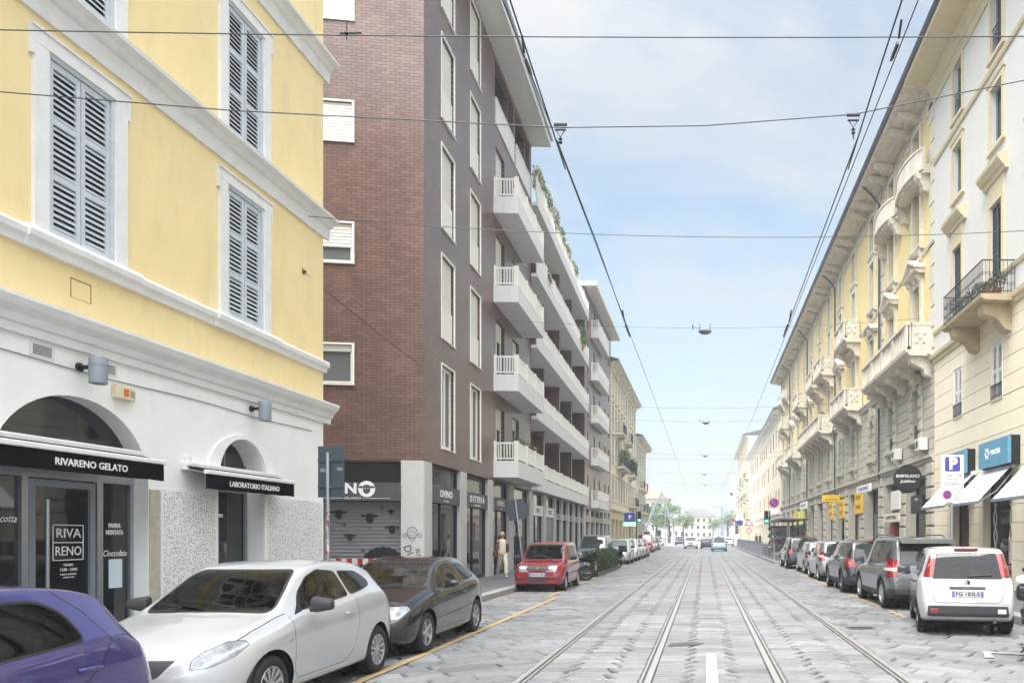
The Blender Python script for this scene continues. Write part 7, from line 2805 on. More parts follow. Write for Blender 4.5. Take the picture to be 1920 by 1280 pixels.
# railings along the right kerb
for i, (y0, y1, lb) in enumerate(((47.3, 56.5, 'dark slatted kerb railing in front of the bus shelter'), (57.5, 78, 'grey barred pedestrian railing just past the striped traffic light'), (78.6, 101, 'grey barred pedestrian railing, the farther stretch'))):
    t = thing('kerb_railing', lb, 'railing', (4.32, y0, .15), 0, 'kerb railings on the right')
    L2 = y1 - y0
    b = MB()
    if i == 0:
        for z in (.3, .5, .7, .9):
            b.bbox(-.015, .015, 0, L2, z - .05, z + .05, .006)
        b.obj('slat_panel', M['black_metal'], t)
    else:
        b.bbox(-.02, .02, 0, L2, 1.0, 1.05, .006).bbox(-.02, .02, 0, L2, .12, .16, .006)
        y = .1
        while y < L2:
            b.box(-.008, .008, y, y + .016, .16, 1.0)
            y += .13
        b.obj('bar_panel', M['grey_metal'], t)
    y = 0
    while y <= L2 + .01:
        MB().bbox(-.035, .035, y - .035, y + .035, -.1, 1.1, .008).obj('post', M['grey_metal'], t)
        y += L2 / max(1, round(L2 / 2.3))

# slim bollards by the left crossing
for k, (x, y) in enumerate(((-5.5, 70.5), (-5.6, 63.5))):
    t = thing('bollard', ('thin bollard before the red high roofed van', 'thin bollard nearer the camera, at the tail of the left car row')[k], 'bollard', (x, y, .1))
    MB().tube([(0, 0, -.1), (0, 0, 1.0)], .05, 10).ball((0, 0, 1.02), .06).obj('post', M['alu'], t)
    MB().lathe([(.055, .7), (.055, .85)], 12).obj('reflective_band', M['sign_white'], t)


# ------------------------------------------------------------------ overhead wires and hanging lamps
def cable(name, label, pts, r=.011, sag=0, group=None, cat='cable', n=20):
    a, c = Vector(pts[0]), Vector(pts[-1])
    if len(pts) == 2:
        P = [a + (c - a) * i / n - Vector((0, 0, sag * 4 * (i / n) * (1 - i / n))) for i in range(n + 1)]
    else:
        P = pts
    return tag(MB().tube(P, r, 6).obj(name, M['wire']), label, cat, group)


CW = 'cross wires over the street'
cable('span_wire', 'topmost thick cross wire over the whole street, nearest the camera', [(-8, 7.2, 6.55), (8.8, 7.2, 6.55)], .0055, .1, CW)
b8 = [(-8.0, 8.1, 6.5), (-5, 8.1, 6.26), (-1.53, 8.1, 6.08), (0, 8.1, 6.1), (1.58, 8.1, 6.22), (5, 8.1, 6.9), (8.8, 8.1, 7.7)]
cable('span_wire', 'second cross wire from the top, carrying two hangers, sagging over the tracks', b8, .006, 0, CW)
cable('span_wire', 'thin cross wire from the yellow house cornice to the right side', [(-8.02, 15.3, 8.15), (8.8, 15.3, 8.0)], .007, .35, CW)
cable('span_wire', 'thin wire running down from the yellow wall across the brown brick block', [(-8.0, 15.2, 7.0), (-8.95, 50, 8.0)], .009, .9, CW)
for k, (Y, z) in enumerate(((31, 10.3), (44, 9.2), (56, 10.2), (68, 8.6), (81, 10.4), (106, 10.4), (131, 10.6))):
    cable('span_wire', ('cross wire holding the nearest hanging street lamp', 'thin cross wire between the first and second hanging lamps', 'cross wire holding the second hanging street lamp', 'low thin cross wire just before the left traffic light', 'cross wire holding the third hanging street lamp', 'cross wire holding the fourth hanging street lamp', 'cross wire holding the farthest hanging street lamp')[k], [(-8.9, Y, z + .25), (8.8, Y, z + .25)], .005 + Y * .00005, .4, CW)
for k, (Y, x) in enumerate(((31, 0.02), (56, .1), (81, .05), (106, 0), (131, .1))):
    t = thing('hanging_lamp', ('nearest', 'second', 'third', 'fourth', 'farthest')[k] + ' hanging street lamp over the middle of the street', 'street lamp', (x, Y, (10.0, 9.95, 10.1, 10.1, 10.3)[k]), 0, 'hanging street lamps')
    MB().lathe([(.001, .16), (.12, .15), (.26, .06), (.27, 0), (.24, -.03), (.001, -.05)], 24).obj('shade', M['grey_metal'], t)
    MB().lathe([(.22, -.032), (.15, -.09), (.001, -.11)], 20).obj('lens', M['glass_pale'], t)
    for sx_ in (-1, 1):
        MB().tube([(sx_ * .2, 0, .1), (sx_ * .22, 0, .34)], .012, 6).obj('hanger', M['black_metal'], t)
    MB().tube([(-.5, 0, .1), (-.5, 0, .3)], .02, 6).tube([(-.5, 0, .2), (-.2, 0, .12)], .008, 5).obj('feed_clamp', M['black_metal'], t)
for xx, lb in ((-1.57, 'left tram contact wire running down the street'), (1.62, 'right tram contact wire running down the street')):
    pts = [(xx, 1.0, 5.86)] + [(xx + .06 * math.sin(y / 17), y, 5.86) for y in range(6, 190, 6)]
    cable('contact_wire', lb, pts, .0055, group='tram contact wires', cat='wire')
    s_ = 1 if xx > 0 else -1
    cable('hanger_wire', lb.split(' ')[0] + ' stitch wire from the cross wire hanger to the contact wire', [(xx + .0, 8.1, 5.95), (xx + .02, 11, 5.95), (xx + .02, 15.2, 5.88)], .008, group='stitch wires', cat='wire')
    cable('hanger_wire', lb.split(' ')[0] + ' upper stitch wire running back overhead from the contact wire clamp', [(xx - .02, 4.0, 6.3), (xx - .01, 7.2, 6.02), (xx, 8.6, 5.88)], .008, group='stitch wires', cat='wire')
    t = thing('wire_hanger', ('left' if xx < 0 else 'right') + ' insulated hanger on the second cross wire', 'wire fitting', (xx + (.04 if xx < 0 else -.04), 8.1, 6.0), 0, 'tram wire fittings')
    zt = .1 if xx < 0 else .2
    MB().bbox(-.07, .07, -.015, .015, zt + .0, zt + .025, .004).bbox(-.06, .06, -.012, .012, zt - .05, zt - .035, .003).obj('yoke', M['black_metal'], t)
    MB().tube([(-.05, 0, zt - .04), (0, 0, zt - .12), (.05, 0, zt - .04)], .006, 6).tube([(0, 0, zt - .12), (0, 0, -.04)], .009, 6).obj('link', M['wire'], t)
    MB().lathe([(.001, .03), (.022, .02), (.012, .0), (.024, -.02), (.001, -.04)], 12, (0, 0, zt - .16)).obj('insulator', M['black_metal'], t)
    t = thing('wire_clamp', ('left' if xx < 0 else 'right') + ' dark clamp on the contact wire where the stitch wire joins', 'wire fitting', (xx + .02, 15.3, 5.88), 0, 'tram wire fittings')
    MB().prism([(-.35, .0), (-.2, .035), (.3, .02), (.55, -.015), (.3, -.02), (-.25, -.02)], 'x', -.015, .015).obj('clamp_body', M['black_metal'], t)
    MB().tube([(0, -.55, 0), (0, -.9, .12)], .015, 6).obj('hook', M['black_metal'], t)
    t = thing('section_insulator', ('left' if xx < 0 else 'right') + ' section insulator on the contact wire near the top cross wire', 'wire fitting', (xx + .01, 6.75 if xx < 0 else 6.55, 5.9), 0, 'tram wire fittings')
    MB().prism([(-.12, .012), (.06, .02), (.13, .0), (.06, -.018), (-.13, -.018)], 'x', -.01, .01).obj('body', M['black_metal'], t)
    MB().tube([(0, -.15, .02), (0, -.24, .12)], .01, 6).obj('arm', M['black_metal'], t)
t = thing('wire_tensioner', 'small dark tensioner knot on the topmost cross wire', 'wire fitting', (-3.38, 7.2, 6.49))
MB().ball((0, 0, 0), .02, 0, 8).tube([(-.06, 0, 0), (.14, 0, .004)], .009, 6).obj('turnbuckle', M['black_metal'], t)
MB().tube([(0, 0, -.06), (0, 0, .1)], .006, 5).obj('pin', M['black_metal'], t)
t = thing('wall_hook', 'rusty wall hook on the yellow plaster holding a descending wire', 'hook', YB.w(0, 15.2, 7.0))
MB().tube([(0, 0, 0), (.06, .02, .0)], .02, 8).obj('stem', M['black_metal'], t)
MB().bbox(0, .012, -.05, .05, -.05, .05, .003).obj('plate', mat('rust', '#8a6138', .9, .3, 20), t)

# ------------------------------------------------------------------ motorcycles
def scooter(name, label, loc, rot, body, shield=True, case=None, group='motorcycles parked at the kerb', naked=False):
    """built along +x (forward), wheels on the ground"""
    t = thing(name, label, 'motorcycle', loc, rot, group)
    r = .29 if naked else .25
    for x, nm in ((-.62, 0), (.68, 1)):
        w = link('wheel', None, t, (x, 0, r))
        MB().lathe([(r * .72, -.05), (r * .93, -.06), (r, -.03), (r, .03), (r * .93, .06), (r * .72, .05)], 28, ax='y').obj('tyre', CM['tyre'], w)
        b = MB().lathe([(r * .73, -.045), (r * .68, -.03), (r * .68, .03), (r * .73, .045)], 28, ax='y').lathe([(.001, -.06), (.05, -.05), (.05, .05), (.001, .06)], 12, ax='y')
        for k in range(6):
            an = k * PI / 3
            b.tube([(.04 * math.cos(an), 0, .04 * math.sin(an)), (r * .7 * math.cos(an), 0, r * .7 * math.sin(an))], .014, 6)
        b.obj('rim', CM['rim_dark'], w)
    b = MB()
    if naked:
        b.prism([(-.55, .78), (-.1, .72), (.05, .85), (.35, .92), (.5, .8), (.3, .6), (-.2, .58)], 'y', -.13, .13)
        b.prism([(-.75, .85), (-.5, .8), (-.5, .74), (-.7, .76)], 'y', -.08, .08)
    else:
        b.prism([(-.85, .72), (-.6, .62), (-.25, .4), (.2, .3), (.32, .36), (.42, .8), (.52, .98), (.62, .86), (.5, .4), (.3, .24), (-.3, .26), (-.55, .45), (-.95, .6)], 'y', -.17, .17)
        b.prism([(-.85, .72), (-.2, .72), (-.15, .5), (-.7, .5)], 'y', -.2, .2)
        b.prism([(.5, .45), (.78, .56), (.95, .5), (.7, .62)], 'y', -.09, .09)
    b.obj('fairing', body, t)
    MB().prism([(-.9, .76), (-.85, .82), (-.4, .84), (-.15, .78), (.0, .8), (.0, .74), (-.2, .72), (-.85, .72)], 'y', -.15, .15).obj('seat', M['black_cloth'], t)
    MB().tube([(.68, .075, r), (.5, .07, .8)], .025, 8).tube([(.68, -.075, r), (.5, -.07, .8)], .025, 8).obj('fork', CM['rim_dark'], t)
    MB().tube([(.36, -.36, 1.05), (.42, -.18, 1.03), (.44, 0, 1.0), (.42, .18, 1.03), (.36, .36, 1.05)], .016, 8).obj('handlebar', M['black_metal'], t)
    for s_ in (-1, 1):
        MB().tube([(.42, s_ * .22, 1.04), (.44, s_ * .3, 1.2)], .008, 6).ball((.44, s_ * .32, 1.22), .05, 0, 8, .04).obj('mirror', M['black_metal'], t)
    MB().lathe([(.001, .02), (.07, .015), (.09, -.04), (.001, -.08)], 16, (.6, 0, .9), 'x').obj('headlight', CM['lamp'], t)
    MB().bbox(-.98, -.93, -.09, .09, .66, .73, .01).obj('tail_light', CM['red'], t)
    MB().tube([(-.1, -.16, .3), (-.5, -.2, .3), (-.85, -.21, .36)], [.03, .055, .06], 10).obj('exhaust', CM['rim'] if naked else M['black_metal'], t)
    MB().box(-.3, .3, -.13, .13, .26, .5).tube([(-.62, .1, r), (-.1, .12, .38)], .04, 8).obj('engine', M['black_metal'], t)
    p = MB().bbox(-1.0, -.985, -.09, .09, .42, .62, .004).obj('number_plate', CM['plate'], t)
    text('EK', .08, M['black_ink'], 'lettering', p, (-1.002, 0, .565), (PI / 2, 0, -PI / 2), width=.1)
    text('48213', .07, M['black_ink'], 'lettering', p, (-1.002, 0, .475), (PI / 2, 0, -PI / 2), width=.14)
    MB().tube([(-.05, .1, .28), (-.1, .3, .01)], .014, 6).obj('side_stand', M['black_metal'], t)
    if shield:
        b = MB()
        n = 8
        vs = []
        for i in range(n + 1):
            a = -1 + 2 * i / n
            for z, k in ((.95, .2), (1.2, .22), (1.42, .17)):
                vs.append((.58 - .1 * a * a - (z - .95) * .35, a * k, z - .06 * a * a * (z > 1.3)))
        b.add(vs, [(3 * i + j, 3 * i + 3 + j, 3 * i + 4 + j, 3 * i + 1 + j) for i in range(n) for j in range(2)], 0, True)
        b.obj('windshield', M['glass_pale'], t)
    if case:
        cs = MB().bbox(-1.12, -.72, -.22, .22, .86, 1.08, .05).obj('top_case', case[0], t)
        MB().bbox(-1.13, -.71, -.23, .23, 1.085, 1.2, .055).obj('case_lid', case[1], cs)
        MB().box(-.9, -.7, -.06, .06, .78, .86).obj('rack', M['black_metal'], cs)
    return t


scooter('motorcycle', 'naked black motorcycle parked nose to the shops behind the small red hatchback', (-5.15, 29.3, 0), PI * .97, M['black_metal'], False, None, naked=True)
scooter('motor_scooter', 'grey scooter with a tall windshield between the small red hatchback and the hedge', (-5.5, 30.3, 0), PI * .9, mat('grey blue scooter', '#7f8896', .35, .05, 4), True, None)
scooter('motor_scooter', 'dark scooter with a black top box at the far end of the hedge', (-5.2, 40.2, 0), PI * .95, M['black_metal'], True, (M['black_metal'], M['black_metal']))
scooter('motor_scooter', 'scooter with a white lidded top case at the right edge, close to the camera', (5.02, 11.28, 0), R(59), M['black_metal'], False, (M['black_metal'], mat('white case lid', '#dcdde0', .35, .04, 4)))

# ------------------------------------------------------------------ hedge planter, balcony greenery, trees
t = thing('hedge_planter', 'clipped green hedge in a dark framed planter between motorcycles', 'hedge', (-4.75, 31.6, 0))
b = MB()
r = random.Random(9)
for i in range(5200):
    f_ = r.random()
    x, y, z = r.uniform(-.28, .28), r.uniform(0, 7.6), r.uniform(.12, 1.02)
    if f_ < .45:
        x = .28 + r.uniform(-.05, .05)
    elif f_ < .7:
        z = 1.02 + r.uniform(-.06, .05)
    elif f_ < .82:
        y = r.uniform(-.05, .05)
    s_ = r.uniform(.03, .06)
    a = Vector((r.gauss(0, 1), r.gauss(0, 1), r.gauss(0, 1))).normalized()
    d = a.cross(Vector((r.gauss(0, 1), r.gauss(0, 1), r.gauss(0, 1)))).normalized()
    p = Vector((x, y, z))
    b.add([p - a * s_, p + d * s_ * .5, p + a * s_, p - d * s_ * .5], [(0, 1, 2, 3)])
b.obj('foliage', M['leaf_dark'], t)
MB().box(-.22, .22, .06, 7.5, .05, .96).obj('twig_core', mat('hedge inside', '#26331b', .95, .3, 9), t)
b = MB()
b.bbox(-.32, .34, -.06, 7.7, .02, .2, .01)
b.obj('planter_box', M['black_metal'], t)
MB().tube([(-.3, 0, 1.06), (-.3, 7.6, 1.06)], .02, 6).tube([(-.3, 0, 1.06), (.3, 0, 1.06)], .02, 6).tube([(-.3, 0, .1), (-.3, 0, 1.06)], .02, 6).obj('frame', M['black_metal'], t)

for k, (u, z, w_, ry, rz, n, lb) in enumerate((
    (16.5, 18.6, .2, .9, .7, 420, 'tall shrub at the near end of the roof terrace on the brick block'),
    (18.5, 18.6, .25, 1.0, .6, 420, 'bushy plant second along the roof terrace of the brick block'),
    (20.6, 18.6, .3, 1.0, .55, 420, 'spreading plant third along the roof terrace of the brick block'),
    (23, 18.6, .25, 1.0, .5, 380, 'plant fourth along the roof terrace of the brick block'),
    (25.4, 18.6, .25, 1.0, .45, 380, 'plant fifth along the roof terrace of the brick block'),
    (28.2, 18.6, .25, 1.2, .4, 380, 'farthest low plant along the roof terrace of the brick block'),
)):
    plant(lb, BB.w(w_ - .1, u, z), .3, ry, rz, n, .08, M['leaf'] if k % 2 else M['leaf_dry'], True, 'plants on the roof terrace', 8)
plant('leafy shrub on the lowest short white balcony of the brick block', BB.w(.55, 9.9, 4.5), .35, .8, .55, 420, .07, M['leaf'], True, 'plants on the white balconies', 8)
plant('dry grey shrub on the lowest short white balcony, beside the leafy one', BB.w(.55, 12.3, 4.5), .35, .9, .6, 420, .07, M['leaf_dry'], True, 'plants on the white balconies', 8)
plant('climbing plant at the far end of the fourth long loggia balcony', BB.w(.3, 31.5, 14.6), .3, 1.3, .75, 420, .1, M['leaf'], True, 'plants on the white balconies', 8)
plant('small plant near the middle of the fourth long loggia balcony', BB.w(.2, 18.5, 14.7), .25, .7, .5, 260, .08, M['leaf'], True, 'plants on the white balconies', 6)
plant('lush green plants overflowing a long balcony of the beige house', BG.w(.6, 8, 9.0), .5, 3.0, .75, 800, .14, M['leaf'], True, 'plants on the beige house', 8)
plant('hanging green plant on the lower far balcony of the beige house', BG.w(.5, 18, 9.0), .5, 1.6, .8, 500, .14, M['leaf_dark'], True, 'plants on the beige house', 8)


def tree(label, loc, h, cr, n, size, m, seed):
    r = random.Random(seed)
    t = thing('street_tree', label, 'tree', loc, 0, 'trees at the end of the street')
    b = MB().tube([(0, 0, -.2), (.1, 0, h * .25), (-.05, .1, h * .5), (.1, 0, h * .8)], [h * .03, h * .024, h * .017, h * .006], 8)
    tips = []
    for k in range(9):
        z = h * r.uniform(.3, .6)
        a = r.uniform(0, 2 * PI)
        L2 = cr * r.uniform(.5, .95)
        e = Vector((math.cos(a) * L2, math.sin(a) * L2, z + h * r.uniform(.1, .32)))
        tips.append(e)
        b.tube([(0, 0, z), (e.x * .5, e.y * .5, z + (e.z - z) * .4), e], [h * .011, h * .008, h * .003], 6)
    b.obj('trunk', M['bark'], t)
    b = MB()
    cl = [(e, cr * r.uniform(.28, .45)) for e in tips] + [(Vector((r.uniform(-.5, .5) * cr, r.uniform(-.5, .5) * cr, h * r.uniform(.55, .95))), cr * r.uniform(.25, .45)) for _ in range(9)]
    for e, rr in cl:
        leaves(b, e, rr, rr, rr * .75, n // len(cl), size, r)
    b.obj('crown', m, t)
    return t


tl = leaf_mat('far tree leaves', '#587050', '#8ba478')
for k, (x, y, h, cr, lb) in enumerate(((-9.5, 150, 8.2, 3.0, 'nearest green tree under the steel frame at the street end'), (-7.5, 162, 9.4, 2.6, 'tallest feathery tree left of the end of the street'), (-11.5, 170, 8, 3.2, 'broad tree behind the nearest one at the street end'), (-5.2, 185, 7.4, 2.6, 'low tree at the right of the green group'), (6.5, 215, 9, 3.0, 'pale tree on the right side near the gatehouse'), (2.8, 262, 7.5, 3, 'faint tree far off beside the end building'))):
    tree(lb, (x, y, 0), h, cr, 1500, .24, tl, k)

# ------------------------------------------------------------------ houses closing the view
t = thing('red_roof_house', 'pale house with a red tiled hip roof behind the trees on the left', 'building', (-13, 178, 0))
MB().box(-8, 4.2, 0, 12, 0, 10.2).obj('wall', mat('pale grey stucco', '#cfcfcf', .85, .05, 1), t)
MB().add([(-9, -.8, 10.2), (4.9, -.8, 10.2), (4.9, 13, 10.2), (-9, 13, 10.2), (-4, 6, 13.2), (.5, 6, 13.2)], [(0, 1, 5, 4), (1, 2, 5), (2, 3, 4, 5), (3, 0, 4), (0, 1, 2, 3)]).obj('roof', M['red_roof'], t)
for x in (-6, -3.2, -.4, 2.4):
    for z in (1.2, 4.4, 7.4):
        f = MB().box(x - .6, x + .6, -.05, -.004, z, z + 1.8).obj('window', M['trim'], t)
        MB().box(x - .5, x + .5, -.07, -.055, z + .1, z + 1.7).obj('pane', M['glass'], f)
t = thing('steel_frame', 'dark steel A shaped frame rising above the trees', 'steel frame', (-8.0, 142, 0))
b = MB()
ap = (0, 0, 9.7)
for x, y in ((-4.2, -1.5), (3.2, -1.5), (-4.2, 1.5), (3.2, 1.5)):
    MB().tube([(x, y, -.2), (0, y * .15, 9.7)], .16, 6).obj('leg', M['grey_metal'], t)
MB().tube([(-1.8, 0, 5.6), (6.5, 0, 5.6)], .1, 6).tube([(0, 0, 9.7), (0, 0, 5.6)], .05, 6).obj('crossbeam', M['grey_metal'], t)
t = thing('end_house', 'pale yellow house with a grey hip roof closing the end of the street', 'building', (-2.5, 300, 0))
MB().box(-6, 6, 0, 14, 0, 9).obj('wall', mat('pale yellow end stucco', '#d9d0ae', .85, .06, 1), t)
MB().add([(-7, -1, 9), (7, -1, 9), (7, 15, 9), (-7, 15, 9), (-3, 7, 12), (3, 7, 12)], [(0, 1, 5, 4), (1, 2, 5), (2, 3, 4, 5), (3, 0, 4), (0, 1, 2, 3)]).obj('roof', M['roof'], t)
for x in (-4.6, -2.3, 0, 2.3, 4.6):
    for z in (1, 3.9, 6.6):
        f = MB().box(x - .65, x + .65, -.06, -.004, z, z + 1.7).obj('window', M['trim'], t)
        MB().box(x - .5, x + .5, -.08, -.065, z + .12, z + 1.6).obj('pane', M['glass'], f)
t = thing('end_house', 'low pinkish house with a domed gable left of the pale yellow end house', 'building', (-10, 270, 0))
MB().box(-5, 3, 0, 10, 0, 4.5).prism([(-5, 4.5)] + [(-1 - 4 * math.cos(PI * k / 12), 4.5 + 2.5 * math.sin(PI * k / 12)) for k in range(13)] + [(3, 4.5)], 'y', 0, 10).obj('wall', mat('pinkish stucco', '#d3b9b2', .85, .05, 1), t)
for x in (-4, -2, 0, 2):
    f = MB().box(x - .5, x + .5, -.05, -.004, 1.2, 3).obj('window', M['trim'], t)
    MB().box(x - .4, x + .4, -.07, -.055, 1.3, 2.9).obj('pane', M['glass'], f)
for k, (x, y, h) in enumerate(((-3, 200, 8), (4.6, 190, 8.5), (3.6, 160, 8), (-6.8, 132, 8.5))):
    t = thing('tram_pole', ('thin tram pole before the pale yellow end house', 'thin tram pole right of the end house, before the gatehouse', 'nearer thin tram pole on the right kerb', 'thin tram pole beside the steel frame')[k], 'pole', (x, y, 0), 0, 'tram poles at the street end')
    MB().tube([(0, 0, -.1), (0, 0, h)], [.11, .07], 8).obj('mast', M['grey_metal'], t)
    MB().tube([(0, 0, h - .6), (1.8 if x < 0 else -1.8, 0, h - .3)], .04, 6).obj('bracket_arm', M['grey_metal'], t)
# ------------------------------------------------------------------ people
def skin(name, m, parent, verts, edges, radii, root=0, sub=2):
    me = bpy.data.meshes.new(name)
    me.from_pydata(verts, edges, [])
    o = bpy.data.objects.new(name, me)
    COL.objects.link(o)
    o.modifiers.new('s', 'SKIN')
    for i, d in enumerate(me.skin_vertices[0].data):
        r_ = radii[i]
        d.radius = r_ if isinstance(r_, tuple) else (r_, r_)
        d.use_root = i == root
    u = o.modifiers.new('u', 'SUBSURF')
    u.levels = u.render_levels = sub
    bpy.context.view_layer.update()
    em = bpy.data.meshes.new_from_object(o.evaluated_get(bpy.context.evaluated_depsgraph_get()))
    bpy.data.objects.remove(o)
    for p in em.polygons:
        p.use_smooth = True
    em.materials.clear()
    em.materials.append(m)
    return link(name, em, parent)


SKIN = mat('skin', '#c69a82', .55, .05, 9)


def person(label, loc, rot, hgt, top, legs_m, hair, jacket=None, step=.32, bag=None, long_hair=True, shoes=None, group=None):
    """a walking figure facing -y, left foot forward"""
    t = thing('person', label, 'person', loc, rot, group)
    k = hgt / 1.7
    V = lambda *p: tuple(c * k for c in p)
    # the body: one continuous skin surface, pelvis root
    vs = [V(0, 0, .93), V(0, .0, 1.08), V(0, -.01, 1.26), V(0, 0, 1.4), V(0, -.005, 1.48), V(0, -.02, 1.55),
          V(.16, 0, 1.38), V(.21, .08, 1.13), V(.2, -.03, .9), V(-.16, 0, 1.38), V(-.22, -.1, 1.14), V(-.2, -.25, .98),
          V(.09, 0, .88), V(.09, -step * .62, .5), V(.08, -step * .85, .1), V(-.09, 0, .88), V(-.09, step * .25, .49), V(-.08, step * 1.25, .17)]
    ed = [(0, 1), (1, 2), (2, 3), (3, 4), (4, 5), (3, 6), (6, 7), (7, 8), (3, 9), (9, 10), (10, 11), (0, 12), (12, 13), (13, 14), (0, 15), (15, 16), (16, 17)]
    rd = [(.12, .085), (.1, .075), (.11, .08), (.09, .07), .05, .05, .045, .035, .028, .045, .035, .028, .085, .062, .042, .085, .062, .042]
    body = skin('body', SKIN, t, vs, ed, [(r[0] * k, r[1] * k) if isinstance(r, tuple) else r * k for r in rd])
    # head with face, ears
    b = MB()
    b.ball((0, 0, 0), .085, 0, 12, .115)
    hv = []
    for x, y, z in b.v:
        y2 = y * 1.12
        if z < -.02:
            x *= 1 - (-z - .02) * 2.4
            y2 = y2 * (1 - (-z - .02) * 1.2) - (-z - .02) * .1
        hv.append((x * k, (y2 - .025) * k, (z + 1.635) * k))
    b.v = hv
    b.tube([V(0, -.115, 1.65), V(0, -.137, 1.615), V(0, -.118, 1.607)], [.008 * k, .013 * k, .008 * k], 6)
    for s_ in (-1, 1):
        b.ball(V(s_ * .083, -.015, 1.63), .018 * k, 0, 6, .03 * k)
    b.obj('head', SKIN, body)
    b = MB()
    for s_ in (-1, 1):
        b.ball(V(s_ * .032, -.107, 1.65), .011 * k, 0, 6, .007 * k)
        b.box(*[c * k for c in (s_ * .032 - .018, s_ * .032 + .018, -.115, -.105, 1.668, 1.674)])
    b.obj('eye', CM['seal'], body)
    MB().box(*[c * k for c in (-.024, .024, -.116, -.1, 1.573, 1.582)]).obj('mouth', mat('lips', '#a5605a', .5, 0), body)
    # hands with separate fingers
    for wr, d in (((.2, -.03, .9), (0, -.02, -1)), ((-.2, -.25, .98), (0, -.35, -.9))):
        w = Vector(V(*wr))
        dv = Vector(d).normalized()
        sx_ = 1 if wr[0] > 0 else -1
        vv, ee, rr = [w, w + dv * .05 * k, w + dv * .09 * k], [(0, 1), (1, 2)], [(.022 * k, .016 * k), (.034 * k, .016 * k), (.034 * k, .014 * k)]
        for j, L2 in enumerate((.06, .072, .068, .052)):
            off = Vector((0, (-.027 + j * .018) * k, 0))
            base = len(vv)
            vv += [w + dv * .09 * k + off, w + dv * (.09 + L2 * .5) * k + off + Vector((-sx_ * .006 * k, 0, 0)), w + dv * (.09 + L2) * k + off + Vector((-sx_ * .022 * k, 0, 0))]
            ee += [(2, base), (base, base + 1), (base + 1, base + 2)]
            rr += [.009 * k, .008 * k, .007 * k]
        base = len(vv)
        vv += [w + dv * .055 * k + Vector((-sx_ * .01, -.04 * k, 0)), w + dv * .095 * k + Vector((-sx_ * .02 * k, -.055 * k, 0))]
        ee += [(1, base), (base, base + 1)]
        rr += [.011 * k, .008 * k]
        skin('hand', SKIN, body, [tuple(p) for p in vv], ee, rr, 0, 1)
    # clothes
    skin('top', top, body, [V(0, 0, .86), V(0, 0, 1.08), V(0, -.01, 1.27), V(0, 0, 1.41), V(0, 0, 1.46)], [(0, 1), (1, 2), (2, 3), (3, 4)], [(.155 * k, .12 * k), (.135 * k, .105 * k), (.155 * k, .118 * k), (.13 * k, .1 * k), (.065 * k, .06 * k)])
    skin('trousers', legs_m, body, [V(0, 0, 1.02), V(.085, 0, .87), V(.095, -step * .6, .5), V(.08, -step * .86, .09), V(-.085, 0, .87), V(-.095, step * .25, .49), V(-.08, step * 1.2, .2)], [(0, 1), (1, 2), (2, 3), (0, 4), (4, 5), (5, 6)],
         [(.15 * k, .115 * k), .11 * k, .085 * k, .085 * k, .11 * k, .085 * k, .085 * k])
    if jacket:
        j = [V(.17, .02, 1.36), V(.225, .09, 1.13), V(.205, -.02, .93), V(-.17, .02, 1.36), V(-.235, -.09, 1.14), V(-.21, -.22, 1.0), V(0, .03, 1.38), V(.13, .035, 1.1), V(.15, .03, .82), V(-.13, .035, 1.1), V(-.15, .03, .82), V(0, .075, 1.08), V(0, .08, .8)]
        skin('jacket', jacket, body, j, [(6, 0), (0, 1), (1, 2), (6, 3), (3, 4), (4, 5), (0, 7), (7, 8), (3, 9), (9, 10), (6, 11), (11, 12), (7, 11), (9, 11), (8, 12), (10, 12)],
             [.085 * k, .065 * k, .055 * k, .085 * k, .065 * k, .055 * k, (.1 * k, .08 * k), (.06 * k, .1 * k), (.055 * k, .1 * k), (.06 * k, .1 * k), (.055 * k, .1 * k), (.09 * k, .05 * k), (.09 * k, .045 * k)], 6)
    hr = [V(0, .0, 1.72), V(0, .05, 1.66), V(.06, .03, 1.66), V(-.06, .03, 1.66)] + ([V(.075, .03, 1.54), V(-.075, .03, 1.54), V(.08, .02, 1.4), V(-.08, .02, 1.4), V(0, .075, 1.52)] if long_hair else [])
    he = [(0, 1), (0, 2), (0, 3)] + ([(2, 4), (3, 5), (4, 6), (5, 7), (1, 8)] if long_hair else [])
    skin('hair', hair, body, hr, he, [.065 * k, .065 * k, .045 * k, .045 * k] + ([.035 * k, .035 * k, .025 * k, .025 * k, .06 * k] if long_hair else []))
    sh = shoes or M['sign_white']
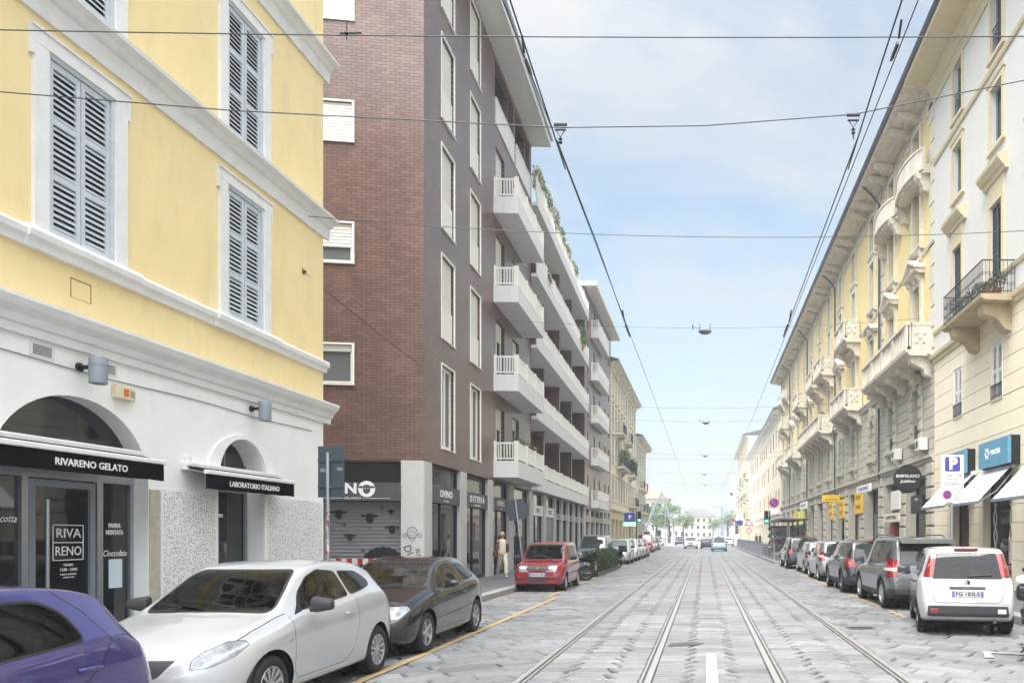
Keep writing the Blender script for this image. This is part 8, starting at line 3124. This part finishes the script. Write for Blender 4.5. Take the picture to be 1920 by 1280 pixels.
    for x, y, z, a in ((.08, -step * .86, .03, 0), (-.08, step * 1.25, .1, -.6)):
        b = MB()
        b.ball((0, -.05 * k, .01 * k), .05 * k, 0, 8, .045 * k)
        b.v = [(p[0] * .9, (p[1] + .05 * k) * 2.5 - .05 * k, max(p[2], -.025 * k)) for p in b.v]
        b.obj('shoe', sh, body, V(x, y, z), (a, 0, 0))
    if bag:
        q = MB().bbox(*[c * k for c in (-.34, -.24, -.2, .08, .78, 1.0)], .03)
        o = q.obj('handbag', bag, t)
        tag(o, 'brown handbag carried by the walking woman in the rust jacket', 'bag')
        o.parent = None
        o.location, o.rotation_euler = loc, (0, 0, rot)
    return t


person('woman in a rust brown jacket, cream top and pale trousers walking past the shop fronts', (-7.4, 27.9, .215), R(28), 1.62, mat('cream knit', '#d8d0c2', .9, .06, 30), mat('beige trousers', '#c4bbaa', .9, .06, 20), mat('brown hair', '#2e1f17', .6, .2, 40), mat('rust brown jacket', '#4c241e', .7, .15, 12), .34, mat('brown leather bag', '#6a3f2c', .5, .1, 12))
dk = mat('dark coat', '#2c2d33', .85, .1, 12)
for i, (x, y, rt, lb) in enumerate(((6.6, 97, 0, 'person in dark clothes nearest on the right pavement behind the railing'), (7.2, 99, PI, 'person in dark clothes walking away, between the other two on the right pavement'), (7.0, 104, 0, 'person in dark clothes farthest of the three on the right pavement'))):
    person(lb, (x, y, .16), rt, 1.74, dk, mat('dark jeans', '#33363f', .9, .1, 12), mat('dark hair', '#2a221d', .6, .2, 30), None, .26, None, False, M['black_metal'], 'pedestrians on the right pavement')
# ------------------------------------------------------------------ air
hm = bpy.data.materials.new('haze')
hm.use_nodes = True
ht = hm.node_tree
ht.nodes.clear()
ho = nd(ht, 'ShaderNodeOutputMaterial')
hv_ = nd(ht, 'ShaderNodeVolumePrincipled')
hv_.inputs['Color'].default_value = (.92, .95, 1, 1)
hv_.inputs['Density'].default_value = .0014
hv_.inputs['Anisotropy'].default_value = .2
ht.links.new(hv_.outputs[0], ho.inputs['Volume'])
kind(MB().box(-260, 260, -50, 660, -2.2, 30).obj('haze', hm), 'stuff')
